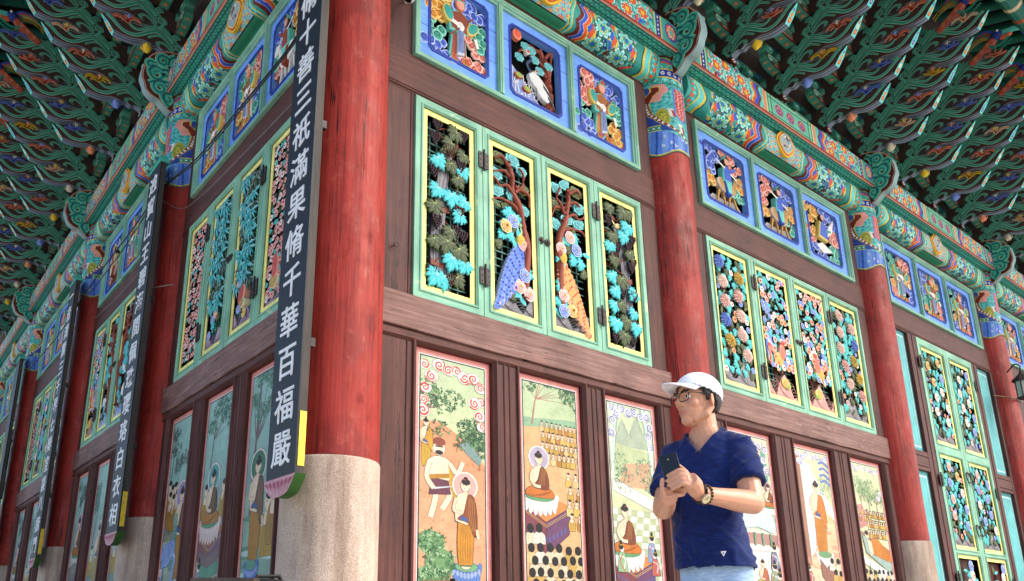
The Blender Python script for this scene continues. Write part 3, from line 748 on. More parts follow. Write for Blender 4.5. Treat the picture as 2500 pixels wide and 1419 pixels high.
# ================================================================ wall joinery
def ring(mv, mh, x0, x1, z0, z1, prof, col='#888888', mt=None, mr=None):
    """mitred frame; prof = [(inset, outward)...]; mh bottom, mr right, mt top, mv left"""
    side = [mh, mr or mv, mt or mh, mv]
    for (t0, o0), (t1, o1) in zip(prof, prof[1:]):
        A = [(x0+t0, z0+t0), (x1-t0, z0+t0), (x1-t0, z1-t0), (x0+t0, z1-t0)]
        B = [(x0+t1, z0+t1), (x1-t1, z0+t1), (x1-t1, z1-t1), (x0+t1, z1-t1)]
        for i in range(4):
            j = (i+1) % 4
            side[i].face([(A[i][0], -o0, A[i][1]), (A[j][0], -o0, A[j][1]), (B[j][0], -o1, B[j][1]), (B[i][0], -o1, B[i][1])], col)
def bar(name, mat, M, x0, x1, z0, z1, o0, o1, bead=None, parent=None, wob=0, seed=0):
    """one timber with eased arrises; wob bends its face a little like a hewn beam"""
    mb = MB(); e = .006; rs = random.Random(seed); n = 12 if wob else 1
    horizontal = (x1-x0) > (z1-z0)
    w0 = [rs.uniform(-wob, wob) for _ in range(n+1)]; w1 = [rs.uniform(-wob, wob) for _ in range(n+1)]
    for i in range(n):
        if horizontal:
            xa, xb = x0+(x1-x0)*i/n, x0+(x1-x0)*(i+1)/n
            sec = lambda k: [(z0+w0[k], o0), (z0+w0[k], o1-e), (z0+e+w0[k], o1+w1[k]*.5), (z1-e+w1[k], o1+w0[k]*.5), (z1+w1[k], o1-e), (z1+w1[k], o0)]
            A, B = sec(i), sec(i+1)
            for (p, q, r_, s_) in zip(A, A[1:], B[1:], B): mb.face([(xa, -p[1], p[0]), (xa, -q[1], q[0]), (xb, -r_[1], r_[0]), (xb, -s_[1], s_[0])], '#664433')
        else:
            S = [(x0, o0), (x0, o1-e), (x0+e, o1), (x1-e, o1), (x1, o1-e), (x1, o0)]
            for p, q in zip(S, S[1:]): mb.face([(p[0], -p[1], z0), (q[0], -q[1], z0), (q[0], -q[1], z1), (p[0], -p[1], z1)], '#664433')
            mb.face([(x0, -o0, z0), (x1, -o0, z0), (x1, -o1, z0), (x0, -o1, z0)], '#664433')
    if horizontal:
        for x in (x0, x1): mb.face([(x, -o0, z0), (x, -o1, z0), (x, -o1, z1), (x, -o0, z1)], '#664433')
    if bead:
        for zc, rr in bead:
            if horizontal: mb.tube([(x0, -o1, zc), (x1, -o1, zc)], rr, '#664433', 8)
            else: mb.tube([(zc, -o1, z0), (zc, -o1, z1)], rr, '#664433', 8)
    return mb.build(name, mat, parent or hall, M)

# ---------------------------------------------------------------- carved pieces (unit-ish, in the xz plane, front -y)
def leaf_outline(lobes=5, n=30, depth=.32, serr=.06):
    o = []
    for i in range(n):
        a = math.pi*2*i/n-math.pi/2; t = (a+math.pi/2)
        r = .5*(1-depth+depth*abs(math.cos(t*lobes/2)))*(1+.12*math.sin(t/2))+serr*(.5 if i % 2 else -.5)
        if abs(t) < .25 or abs(t-2*math.pi) < .25: r *= .55
        o.append((r*math.cos(a), r*math.sin(a)))
    return o
VLO = [(.03, .18), (.10, .42), (.18, .36), (.28, .46), (.25, .27), (.36, .32), (.54, .24), (.45, .14), (.50, .0), (.37, .01), (.41, -.12), (.37, -.25), (.26, -.20), (.21, -.16), (.19, -.36), (.10, -.36), (0, -.58)]
def vine_leaf(col, rim, vein):
    mb = MB(); o = VLO+[(-x, z) for x, z in VLO[-2::-1]]
    mb.relief(o, .05, -.02, col, mixc(col, rim, .4), .9, 1.1, (0, .03))
    for p in ((0, -.48), (.40, .16), (-.40, .16), (.30, -.12), (-.30, -.12), (.20, .34), (-.20, .34)):
        mb.ribbon([(0, .2), (p[0]*.5, .2+(p[1]-.2)*.5), (p[0]*.9, .2+(p[1]-.2)*.9)], .03, lambda t: -.098+.055*abs(t-.35), vein, w1=.01)
    return mb.mesh('leaf', 'paint')
def blade_leaf(col, rim, L=1, wd=.36):
    mb = MB(); o = [(0, 0), (wd*.4, L*.22), (wd*.5, L*.45), (wd*.3, L*.75), (0, L), (-wd*.3, L*.75), (-wd*.5, L*.45), (-wd*.4, L*.22)]
    mb.relief(o, .04, -.03, col, rim, .8, .6, (0, L*.45)); mb.ribbon([(0, .05), (0, L*.85)], .03, lambda t: -.075+.03*abs(t-.5), rim, w1=.01)
    return mb.mesh('leaf', 'paint')
def lobed_leaf(col, rim):
    mb = MB(); mb.relief(leaf_outline(3, 24, .42, .05), .05, -.03, col, mixc(col, rim, .6), .88, .8)
    for a in (90, 20, 160): mb.ribbon([(0, -.1), (.32*math.cos(R(a)), .32*math.sin(R(a)))], .03, lambda t: -.10+.04*t, rim)
    return mb.mesh('leaf', 'paint')
def spray(col, seed, n=7):
    mb = MB(); rs = random.Random(seed)
    for i in range(n):
        a = -90+(i-(n-1)/2)*26+rs.uniform(-8, 8); L = rs.uniform(.38, .62); d = (math.cos(R(a)), math.sin(R(a))); p = (-d[1], d[0]); w_ = .055
        y = -.02-.012*i
        mb.face([(0, y, 0), (d[0]*L*.4+p[0]*w_, y-.02, d[1]*L*.4+p[1]*w_), (d[0]*L, y+.02, d[1]*L), (d[0]*L*.4-p[0]*w_, y-.02, d[1]*L*.4-p[1]*w_)], col if i % 2 else mixc(col, '#ffffff', .18))
    return mb.mesh('leaf_spray', 'paint')
def pine_clump(col, rim):
    mb = MB()
    for k in range(3):
        o = [((.42-.1*k)*(1+.12*math.cos(7*a+k))*math.cos(a)+.05*k, (.30-.08*k)*(1+.14*math.sin(6*a))*math.sin(a)+.04*k) for a in [2*math.pi*i/22 for i in range(22)]]
        mb.relief(o, .06-.035*k, -.02-.035*k, [col, mixc(col, '#ffffff', .08), col][k], rim, .84, .3)
    for i in range(11):
        a = 2*math.pi*i/11; mb.ribbon([(.05, .03), (.05+.3*math.cos(a), .03+.2*math.sin(a))], .014, -.125, rim)
    return mb.mesh('pine_clump', 'paint')
def petal_ring(mb, n, r, w_, col, rim, y, ph=0, rs=None):
    for i in range(n):
        a = 2*math.pi*i/n+ph; d = (math.cos(a), math.sin(a)); p = (-d[1], d[0])
        o = [(d[0]*r*f+p[0]*w_*g, d[1]*r*f+p[1]*w_*g) for f, g in ((.15, -.25), (.55, -.55), (.88, -.48), (1.0, -.12), (1.0, .12), (.88, .48), (.55, .55), (.15, .25))]
        mb.relief(o, y+.05, y, col, rim, .80, .3)
def peony(col, rim, heart):
    mb = MB(); petal_ring(mb, 7, .52, .42, col, rim, -.02); petal_ring(mb, 6, .38, .36, mixc(col, '#ffffff', .08), rim, -.07, .4); petal_ring(mb, 4, .24, .28, col, rim, -.12, .2)
    mb.ball((0, -.13, 0), .09, heart, 8, 5); return mb.mesh('peony', 'paint')
def blossom(col, rim, heart, n=5):
    mb = MB(); petal_ring(mb, n, .5, .5, col, rim, -.03); mb.ball((0, -.06, 0), .13, heart, 7, 4); return mb.mesh('blossom', 'paint')
def mum(col, rim):
    mb = MB()
    for k, (n, r, y) in enumerate(((20, .55, 0), (17, .44, -.04), (13, .32, -.08), (8, .19, -.12))): 
        for i in range(n):
            a = 2*math.pi*(i+.5*k)/n; d = (math.cos(a), math.sin(a)*.82); p = (-math.sin(a), math.cos(a)); w_ = .05
            mb.face([(d[0]*r*.2, y, d[1]*r*.2), (d[0]*r*.75+p[0]*w_, y-.03, d[1]*r*.75+p[1]*w_), (d[0]*r, y+.01, d[1]*r), (d[0]*r*.75-p[0]*w_, y-.03, d[1]*r*.75-p[1]*w_)], [col, rim][i % 2])
    mb.ball((0, -.1, 0), .12, col, 7, 4); return mb.mesh('chrysanthemum', 'paint')
def grapes(col):
    mb = MB(); rs = random.Random(3)
    for r_, nn in enumerate((4, 4, 3, 2, 1)):
        for i in range(nn): mb.ball(((i-(nn-1)/2)*.17, -.02-rs.uniform(0, .05), .3-r_*.15), .095, col, 6, 4)
    return mb.mesh('grapes', 'paint', True)
def cloud(col, rim, dark, n=3, seed=0):
    mb = MB(); rs = random.Random(seed); c = [(0, 0)]
    for i in range(n-1): c.append((c[-1][0]+rs.uniform(.18, .32)*rs.choice((-1, 1)), c[-1][1]+rs.uniform(-.26, .26)))
    for i, (x, z) in enumerate(c):
        r_ = rs.uniform(.19, .26); y = -.03*(i % 3)
        mb.relief([(x+r_*(1+.07*math.cos(5*a))*math.cos(a), z+r_*(1+.07*math.cos(5*a))*math.sin(a)) for a in [2*math.pi*q/14 for q in range(14)]], y+.08, y, col, rim, .86, .25)
        mb.ribbon(spiral(x, z, r_*.66, 1.3, rs.uniform(0, 6), 14, rs.choice((-1, 1))), r_*.24, y-.022, dark, w1=r_*.12)
        mb.ribbon(spiral(x, z, r_*.86, .8, rs.uniform(0, 6), 10, rs.choice((-1, 1)), .7), r_*.1, y-.012, rim)
    return mb.mesh('cloud', 'paint')
CY, CYR, DG, DGR = '#35b8bf', '#8fe0dd', '#3c4a2c', '#6a7a48'
K = dict(vl=[vine_leaf(CY, CYR, '#9fe6e4'), vine_leaf(DG, DGR, '#8a9a62')], bl=[blade_leaf(CY, CYR), blade_leaf('#4a5a36', DGR)], ll=[lobed_leaf('#39b4b2', CYR), lobed_leaf(DG, DGR)],
         sp=[spray(CY, 1), spray('#3fc3c4', 2), spray('#33584c', 3), spray('#3f6648', 4)], pine=[pine_clump('#3a9ea6', '#7fd0d0'), pine_clump('#44502c', '#6b7442')],
         peony=[peony('#4a6fd0', '#c3d3f5', '#e8c95a'), peony('#c08a2e', '#f1dfa0', '#8a4a1c'), peony('#e0938c', '#f8dcd6', '#e8c95a'), peony('#e6c9b8', '#fbf1ea', '#d98a6a')],
         blo=[blossom('#e09a90', '#f6d3cc', '#c23a2e'), blossom('#5b7fd6', '#b4c8f2', '#e8d8a0'), blossom('#efd8cc', '#ffffff', '#c9583a'), blossom('#e08a5a', '#f4cfae', '#b03a2a')],
         mum=[mum('#e8a79c', '#f6d6cc'), mum('#c9a03c', '#e8cf7a'), mum('#5a78cc', '#8fa6e6'), mum('#f0c8b4', '#fae6da')], grape=[grapes('#33222a'), grapes('#4a2f22')],
         cl={c: [cloud(*v, n=nn, seed=nn) for nn in (2, 3, 4)] for c, v in dict(p=('#dd7f6e', '#f6cabc', '#9e3325'), t=('#3aa58c', '#9fe3cc', '#14594c'), b=('#3f62cc', '#b9c9f4', '#1a2f86'), o=('#d9942c', '#f6dc8c', '#a85a18')).items()})
def stroke3(mb, pts, r0, r1, col, y=-.02, n=6):
    p = smooth_path(pts, 4); k = len(p)
    mb.tube([(x, y+.012*math.sin(i*1.1), z) for i, (x, z) in enumerate(p)], [r0+(r1-r0)*i/(k-1) for i in range(k)], col, n)
def pc(kind, i, parent, x, z, s, rot=0, y=-.075):
    me = K[kind][i % len(K[kind])] if kind != 'cl' else None
    return place(me.name.split('.')[0], me, parent, TS(x, y, z, s, rot))
def rock(mb, w_, h, col, dark, seed, x0=0, z0=0):
    rs = random.Random(seed)
    out = [(x0-w_/2, z0)]+[(x0-w_/2+w_*i/8, z0+h*(.55+.45*math.sin(i*1.1+seed)+rs.uniform(-.1, .1))) for i in range(9)]+[(x0+w_/2, z0)]
    mb.prism(out, -.075, 0, col, dark)
    for q in range(7):
        p = [(x0-w_/2+w_*i/10, z0+h*(.12*q)*(.6+.4*math.sin(i*1.1+seed+q*.4))) for i in range(11)]
        mb.ribbon(p, .006, -.077, dark)

def peacock(mb, sx, body, tip, eye, x, z, L):
    """tail of scaled feathers sweeping down, crest head on top"""
    N_ = 17; ctr = lambda t: (x-sx*L*(.10*t+.34*t*t), z-L*1.02*t)
    for i in range(N_):
        t = i/(N_-1); wdt = L*(.07+.34*math.sin(math.pi*t**.85))*(1-.25*t)
        cx, cz = ctr(t); m_ = max(1, int(wdt/.034))
        for j in range(m_+1):
            g = j/max(1, m_)-.5; px = cx+g*wdt; pz = cz+sx*g*wdt*.35-.03*abs(g)
            rr = .0245
            mb.relief([(px+rr*math.cos(a), pz+1.35*rr*math.sin(a)) for a in [2*math.pi*q/7 for q in range(7)]], -.05, -.088-.0009*i, mixc(body, tip, .15+.5*t*(j % 2)), mixc(tip, '#ffffff', .25), .86, .2)
            if (i+j) % 2: mb.face([(px+.009*math.cos(a), -.099-.0009*i, pz-.008+.012*math.sin(a)) for a in [2*math.pi*q/6 for q in range(6)]], eye)
    for q in range(16):
        t = q/15; ex = ctr(t)[0]+sx*L*(.05+.17*math.sin(math.pi*t**.85)*(1-.25*t)); ez = ctr(t)[1]+.03
        mb.face([(ex-sx*.02, -.104, ez+.02), (ex+sx*.03, -.10, ez-.012), (ex-sx*.016, -.104, ez-.026)], '#eba79c')
    mb.relief(circ(x+sx*.02, z+.045, .048, .062), -.05, -.10, '#c9a53a', '#e7cf6a', .8, .4)
    p = smooth_path([(x+sx*.01, z+.09), (x+sx*.035, z+.14), (x+sx*.02, z+.19)], 4); mb.ribbon(p, .03, -.09, '#8fc08a', w1=.016); mb.relief(circ(x+sx*.015, z+.20, .017), -.08, -.1, '#8fc08a', '#cfe0a0', .8)
def rooster(mb, sx, x, z, s):
    tail = ['#4f74cc', '#7f9be0', '#b5c3ea', '#c9554a', '#d9836a']
    for q in range(5):
        p = smooth_path([(x-sx*.06*s, z+.05*s), (x-sx*(.16+.02*q)*s, z+(.34-.05*q)*s), (x-sx*(.25-.01*q)*s, z+(.30-.07*q)*s), (x-sx*(.28-.012*q)*s, z+(.08-.05*q)*s)], 5); mb.ribbon(p, .055*s, -.085-.003*q, tail[q], w1=.02*s, thick=.02)
    mb.relief(circ(x, z, .13*s, .10*s, rot=sx*.5), -.04, -.09, '#d9a24a', '#efcf8a', .85, .4)
    mb.relief(circ(x+sx*.08*s, z+.11*s, .075*s, .14*s, rot=-sx*.25), -.05, -.10, '#cf6a52', '#f0b49a', .85, .4)
    mb.relief(circ(x+sx*.11*s, z+.25*s, .045*s), -.06, -.105, '#c9432f', '#e88a70', .8, .4)
    mb.face([(x+sx*.15*s, -.1, z+.26*s), (x+sx*.21*s, -.1, z+.24*s), (x+sx*.15*s, -.1, z+.225*s)], '#e6c43c')
    for q in range(3): mb.ribbon(smooth_path([(x-.02*s, z-.02*s), (x-sx*.04*s, z-.1*s-.02*q*s), (x-sx*.1*s, z-.12*s-.03*q*s)], 3), .03*s, -.1, ['#e9e4da', '#cfd8ea', '#d8b86a'][q])
    for d in (-.03, .05): mb.ribbon([(x+d*s, z-.08*s), (x+d*s, z-.2*s)], .014*s, -.09, '#b06a4a')
def crane(mb, sx, x, z, s):
    mb.relief(circ(x, z, .15*s, .085*s, rot=sx*.5), -.03, -.07, '#dfe0dc', '#f4f4f0', .85, .4)
    for q in range(4): mb.ribbon(smooth_path([(x-sx*.02*s, z+.02*s), (x-sx*(.12+.02*q)*s, z-(.02+.03*q)*s), (x-sx*(.2+.01*q)*s, z-(.1+.03*q)*s)], 4), .04*s, -.075-.002*q, ['#f0efe8', '#c9ccd0', '#6c7686', '#2c333c'][q], w1=.01)
    mb.ribbon(smooth_path([(x+sx*.1*s, z+.06*s), (x+sx*.17*s, z+.16*s), (x+sx*.10*s, z+.25*s), (x+sx*.15*s, z+.31*s)], 5), .04*s, -.075, '#2a3f66', w1=.025*s)
    mb.relief(circ(x+sx*.16*s, z+.32*s, .03*s), -.04, -.08, '#d8402e', '#f0f0ea', .7)
    mb.face([(x+sx*.18*s, -.075, z+.33*s), (x+sx*.27*s, -.075, z+.30*s), (x+sx*.18*s, -.075, z+.31*s)], '#c9b27a')
    for d in (-.02, .04): mb.ribbon([(x+d*s, z-.06*s), (x+(d+.02)*s, z-.24*s)], .012*s, -.06, '#6b5a4a')

# ---------------------------------------------------------------- carved panes for shutters and doors
def jitter(rs, w_, h, nx, nz, z0=0, pad=.04):
    out = []
    for j in range(nz):
        for i in range(nx):
            out.append((-w_/2+w_*(i+.5+.5*((j % 2)-.5)*.9)/nx+rs.uniform(-.2, .2)*w_/nx, z0+(h-z0)*(j+.5)/nz+rs.uniform(-.25, .25)*(h-z0)/nz))
    rs.shuffle(out); return [(max(-w_/2+pad, min(w_/2-pad, x)), max(z0+.02+pad*.4, min(h-pad, z))) for x, z in out]
def carve(style, par, w_, h, seed, M):
    """fills a pane w_ x h (origin bottom centre) with its carving; pieces become children of par"""
    rs = random.Random(seed); base = MB()
    def P(kind, i, x, z, s, rot=0, dy=0):
        me = K[kind][i % len(K[kind])]; place(me.name.split('.')[0], me, par, M @ TS(x, -.078+dy-rs.uniform(0, .010), z, s, rot))
    sx = 1 if seed % 2 else -1
    if style == 'grape':
        # grey trunk with brown tendrils, cyan and green leaves, grapes
        cx = lambda z: sx*w_*(.05+.16*math.sin(z*2.1+.6))
        top = h*.83
        L = [(cx(z)-.055-.02*math.sin(z*5), z) for z in np.linspace(0, top, 14)]; Rr = [(cx(z)+.075+.02*math.sin(z*4+1), z) for z in np.linspace(0, top, 14)]
        tr = MB(); tr.prism(L+Rr[::-1], -.062, -.01, '#757378', '#4a484c')
        for q in range(8): tr.ribbon([(cx(z)-.05+.016*q+.008*math.sin(z*9+q), z) for z in np.linspace(.02, top-.02-.03*(q % 3), 20)], .005, -.064, ['#4f4d53', '#95929a'][q % 2])
        for zz in (.15, .5, .78, .95):
            for q in range(3): tr.ribbon(smooth_path([(cx(zz*h)-.08, zz*h*.93+.02*q), (cx(zz*h), zz*h*.93+.012*q-.01), (cx(zz*h)+.1, zz*h*.93+.02*q)], 4), .014, -.068, '#7c3d2a')
        tr.build('trunk', 'paint', par, M)
        sq = MB(); sq.relief(circ(cx(top), top+.02, .05, .03, rot=.3), -.03, -.07, '#e0c27c', '#f3e3b0', .85); sq.ribbon(smooth_path([(cx(top)-.03, top+.03), (cx(top)-.09*sx, top+.10), (cx(top)-.12*sx, top+.2)], 4), .02, -.06, '#ead9a6'); sq.build('squirrel', 'paint', par, M)
        for q in range(9): stroke3(base, [(rs.uniform(-.5, .5)*w_, h*q/9), (rs.uniform(-.3, .3)*w_, h*(q+.4)/9), (rs.uniform(-.5, .5)*w_, h*(q+1)/9)], .011, .007, '#74392a', -.055)
        base.build('tendril', 'paint', par, M)
        pts = jitter(rs, w_, h, 3, 10, 0, .075)
        for i, (x, z) in enumerate(pts):
            if abs(x-cx(z)) < .05 and rs.random() < .6 and z < top: continue
            if i % 4 == 3: P('grape', 0, x, z, .15, 0)
            else: P('vl', (0, 1, 0)[i % 4] if i % 8 != 4 else 1, x, z, rs.uniform(.15, .20), rs.uniform(-.7, .7), -.012)
        for i in range(8): P('grape', i, rs.uniform(-.42, .42)*w_, rs.uniform(.05, .95)*h, .15, 0, -.01)
    elif style in ('peacock_blue', 'peacock_orange', 'pine_crane'):
        tx = sx*w_*.28
        tr = MB()
        stroke3(tr, [(tx, .10*h), (tx+sx*.03, .4*h), (tx-sx*.01, .6*h), (tx-sx*.10, .74*h), (tx-sx*.13, .86*h), (tx-sx*.15, .95*h)], .046, .02, '#8a4230', -.075, 8)
        for a in (((tx, .62*h), (tx-sx*.12, .66*h), (tx-sx*.22, .68*h), (tx-sx*.34, .66*h)), ((tx-sx*.1, .75*h), (tx-sx*.02, .8*h), (tx+sx*.02, .86*h), (tx-.03*sx, .93*h)), ((tx-sx*.12, .84*h), (tx-sx*.22, .86*h), (tx-sx*.34, .84*h)),
                  ((tx-sx*.13, .9*h), (tx-sx*.24, .95*h), (tx-sx*.32, .93*h)), ((tx-sx*.04, .7*h), (tx-sx*.18, .77*h), (tx-sx*.28, .76*h), (tx-sx*.35, .8*h)), ((tx-sx*.1, .8*h), (tx+sx*.06, .77*h), (tx+sx*.09, .7*h))):
            stroke3(tr, [(max(-w_/2, min(w_/2, x)), z) for x, z in a], .020, .009, '#8a4230', -.085)
        tr.build('trunk', 'paint', par, M, True)
        for i, (x, z) in enumerate(((-.30, .95), (.05, .97), (.30, .92), (-.38, .84), (.34, .80), (-.34, .73), (.02, .73), (.36, .67), (-.08, .66))):
            P('pine', 0 if i % 4 else 1, sx*x*w_, z*h, rs.uniform(.15, .2), rs.uniform(-.5, .5), .02)
        rk = MB(); rock(rk, w_*.98, .13*h, '#7d7a80', '#55535a', seed); rk.build('rock', 'paint', par, M)
        pts = [(-.30, .62), (-.12, .6), (.06, .58), (-.36, .53), (-.2, .52), (.0, .52), (.2, .55), (-.3, .45), (-.08, .46), (.14, .46), (-.38, .39), (.3, .41), (.12, .38), (.2, .30), (.36, .26), (.08, .24), (.26, .2), (.0, .14), (.18, .12), (.36, .15), (-.1, .1), (.3, .06)]
        for i, (x, z) in enumerate(pts):
            P('vl' if i % 3 else 'bl', 0 if i % 5 else 1, -sx*x*-1*w_ if False else sx*x*w_, z*h, rs.uniform(.11, .15), rs.uniform(-2, 2))
        if style != 'pine_crane':
            col = dict(peacock_blue=('#3f68d8', '#8fa9ea', '#1b2f86'), peacock_orange=('#e09440', '#efa184', '#b8502e'))[style]
            pb = MB(); peacock(pb, 1 if style == 'peacock_blue' else -1, col[0], col[1], col[2], (.14 if style == 'peacock_blue' else -.20)*w_, .42*h, .40*h); pb.build('peacock', 'paint', par, M)
            for i, (x, z, k) in enumerate(((-.02, .555, 0), (-.22, .505, 1), (.24, .43, 2), (.24, .235, 0), (.12, .16, 2), (.36, .13, 2)) if style == 'peacock_blue' else ((-.02, .60, 2), (.16, .53, 0), (-.3, .5, 2), (-.28, .20, 2), (-.05, .12, 1), (-.3, .1, 0))):
                P('peony', k, x*w_, z*h, .125, rs.uniform(0, 3), -.02)
        else:
            cb = MB(); crane(cb, sx, -.02, .42*h, .9); crane(cb, -sx, -.08*sx, .22*h, .8); cb.build('crane', 'paint', par, M)
            for i in range(6): P('blo', 1, rs.uniform(-.4, .4)*w_, rs.uniform(.05, .25)*h, .07)
            wv = MB(); rock(wv, w_*.96, .10*h, '#7f9fd6', '#d3dff2', seed+3); wv.build('wave', 'paint', par, M @ T((0, -.004, 0)))
    elif style in ('mum', 'mixed'):
        for q in range(6): stroke3(base, [(rs.uniform(-.1, .1)*w_, .06*h), (rs.uniform(-.3, .3)*w_, .35*h), (rs.uniform(-.42, .42)*w_, rs.uniform(.6, .95)*h)], .012, .005, '#5f3426', -.035)
        base.build('stem', 'paint', par, M)
        if h > 1: rk = MB(); rock(rk, w_*.96, .2*h, '#8a8588', '#5c585e', seed); rk.build('rock', 'paint', par, M)
        pts = jitter(rs, w_, h*.99, 5, max(8, int(h*12)), .06*h if h > 1 else 0)
        for i, (x, z) in enumerate(pts):
            k = i % 6
            if k == 5: P('blo', rs.randrange(4), x, z, rs.uniform(.06, .08), rs.uniform(0, 6))
            else: P(['ll', 'bl'][k == 4], 0 if k in (0, 1, 3) else 1, x, z, rs.uniform(.085, .12), rs.uniform(-2.5, 2.5))
        n = max(4, int(h*6.5)); kind = 'mum' if style == 'mum' else 'peony'
        for i in range(n):
            P(kind, rs.choice((0, 2, 3, 1, 0, 3)), w_*(.26*(-1)**i+rs.uniform(-.12, .1)), h*(.2+.76*(i+.4)/n) if h > 1 else h*(i+.5)/n, .20 if kind == 'mum' else .135, rs.uniform(-.4, .4), -.02)
    elif style in ('rooster', 'plum', 'plum_bird'):
        for q in range(7): stroke3(base, [(sx*w_*(.25-.06*q), .04*h), (sx*w_*rs.uniform(-.2, .3), .35*h), (w_*rs.uniform(-.45, .45), rs.uniform(.6, .98)*h)], .014 if style == 'rooster' else .02, .006, '#5f3426', -.035)
        base.build('branch', 'paint', par, M)
        if style == 'rooster':
            rk = MB(); rock(rk, w_*.99, .2*h, '#c99a90', '#a8766c', seed); rk.build('rock', 'paint', par, M)
            rb = MB(); rooster(rb, 1 if sx > 0 else -1, -sx*.03, .30*h, .85); rb.relief(circ(.06*sx, .12*h, .09, .06), -.06, -.09, '#d59a4a', '#e8c06a', .8); rb.relief(circ(.10*sx, .10*h, .05, .04), -.06, -.095, '#9cae4a', '#d0d88a', .8); rb.build('rooster', 'paint', par, M)
        elif style == 'plum_bird':
            rb = MB(); rb.relief(circ(0, .2*h, .06, .13), -.04, -.09, '#c9544a', '#e8a090', .85); rb.relief(circ(.02, .12*h, .09, .07), -.04, -.085, '#b89a5a', '#e0cf9a', .85); rb.build('pheasant', 'paint', par, M)
            rk = MB(); rock(rk, w_*.97, .1*h, '#a58fa0', '#7d6a7a', seed); rk.build('rock', 'paint', par, M)
        pts = jitter(rs, w_, h, 7, 22, (.22*h if style == 'rooster' else .02*h))
        for i, (x, z) in enumerate(pts):
            if style == 'rooster':
                k = i % 5
                if k < 2: P('blo', rs.choice((0, 1, 2, 0, 1, 3)), x, z, rs.uniform(.07, .085), rs.uniform(0, 6), -.012)
                else: P('ll' if k == 2 else 'bl', 0 if k != 4 else 1, x, z, rs.uniform(.07, .1), rs.uniform(-2.6, 2.6))
            else:
                if i % 4 == 3: P('ll', rs.randrange(2), x, z, .05, rs.uniform(0, 6))
                else: P('blo', 0 if i % 5 else 2, x, z, rs.uniform(.05, .065), rs.uniform(0, 6))
    elif style in ('bamboo', 'bamboo_bird'):
        for q in range(6):
            x = w_*(-.4+.16*q+rs.uniform(-.03, .03)); base.tube([(x, -.03, 0), (x+.02, -.03, h*.98)], .009, '#3f8f78', 6)
            for z in np.arange(.08, h, .12): base.tube([(x+.02*z/h, -.03, z), (x+.02*z/h, -.03, z+.008)], .013, '#bfe0c8', 6)
        base.build('bamboo_cane', 'paint', par, M)
        for i, (x, z) in enumerate(jitter(rs, w_, h, 4, 13, .2*h, .09)): P('sp', i, x, z+.05, rs.uniform(.22, .3), rs.uniform(-.5, .5), -.01 if i % 4 < 2 else .01)
        rk = MB(); rock(rk, w_*.97, .1*h, '#a98fa0', '#7d6a7a', seed); rk.build('rock', 'paint', par, M)
        for i in range(7): P('vl' if i % 2 else 'peony', i % 3, rs.uniform(-.4, .4)*w_, h*rs.uniform(.06, .3), .09, rs.uniform(0, 6), -.01)
        if style == 'bamboo_bird':
            rb = MB(); rb.relief(circ(.02, .19*h, .07, .11, rot=.3), -.04, -.09, '#b5473c', '#e0a08a', .85); rb.relief(circ(-.02, .13*h, .06, .05), -.04, -.095, '#a98a5a', '#e9dcb0', .85); rb.ribbon(smooth_path([(.03, .27*h), (.06, .33*h), (.05, .38*h)], 4), .05, -.09, '#5a7fd6', w1=.02); rb.build('pheasant', 'paint', par, M)
    elif style == 'lotus':
        base.face([(-w_/2, -.005, 0), (w_/2, -.005, 0), (w_/2, -.005, h), (-w_/2, -.005, h)], '#5d2420'); base.build('backing', 'paint', par, M)
        for i in range(22): P('vl' if i % 2 else 'bl', 0 if i % 3 else 1, rs.uniform(-.36, .36)*w_, h*(.06+.88*i/22), .13, rs.uniform(-2, 2))
        for i in range(9): P('peony', i, rs.uniform(-.3, .3)*w_, h*(.08+.105*i), .15, 0, -.02)

# ---------------------------------------------------------------- shutter leaves
def lattice_mesh(w_, h):
    mb = MB(); n = int(w_/.07); k = int(h/.07)
    for i in range(1, n): x = -w_/2+w_*i/n; mb.box(x-.005, x+.005, -.022, -.012, 0, h, '#4d7d72')
    for j in range(1, k): z = h*j/k; mb.box(-w_/2, w_/2, -.031, -.023, z-.005, z+.005, '#5a8a7c')
    return mb.mesh('lattice', 'paint')
HINGE = MB()
for sgn in (-1, 1): HINGE.box(min(0, sgn*.055), max(0, sgn*.055), -.010, 0, -.075, .075, '#333')
HINGE.tube([(0, -.013, -.092), (0, -.013, .092)], .010, '#333', 8)
for z in (-.097, .097): HINGE.ball((0, -.013, z), .012, '#333', 6, 4)
for sgn in (-1, 1):
    for z in (-.05, 0, .05): HINGE.ball((sgn*.036, -.011, z), .006, '#333', 6, 4)
HINGE = HINGE.mesh('hinge', 'iron')
KNOB = MB(); KNOB.lathe([(.036, 0), (.034, .01), (.02, .014), (.016, .03)], '#333', 10, Matrix.Rotation(R(90), 4, 'X')); KNOB = KNOB.mesh('pull', 'iron')
RINGH = MB(); RINGH.tube([(.0+.075*math.sin(a), -.03, -.075+.075*math.cos(a)) for a in [i*2*math.pi/16 for i in range(17)]], .009, '#333', 6, False); RINGH.ball((0, -.02, 0), .022, '#333', 8, 5); RINGH = RINGH.mesh('ring_handle', 'iron')
BORD = {}
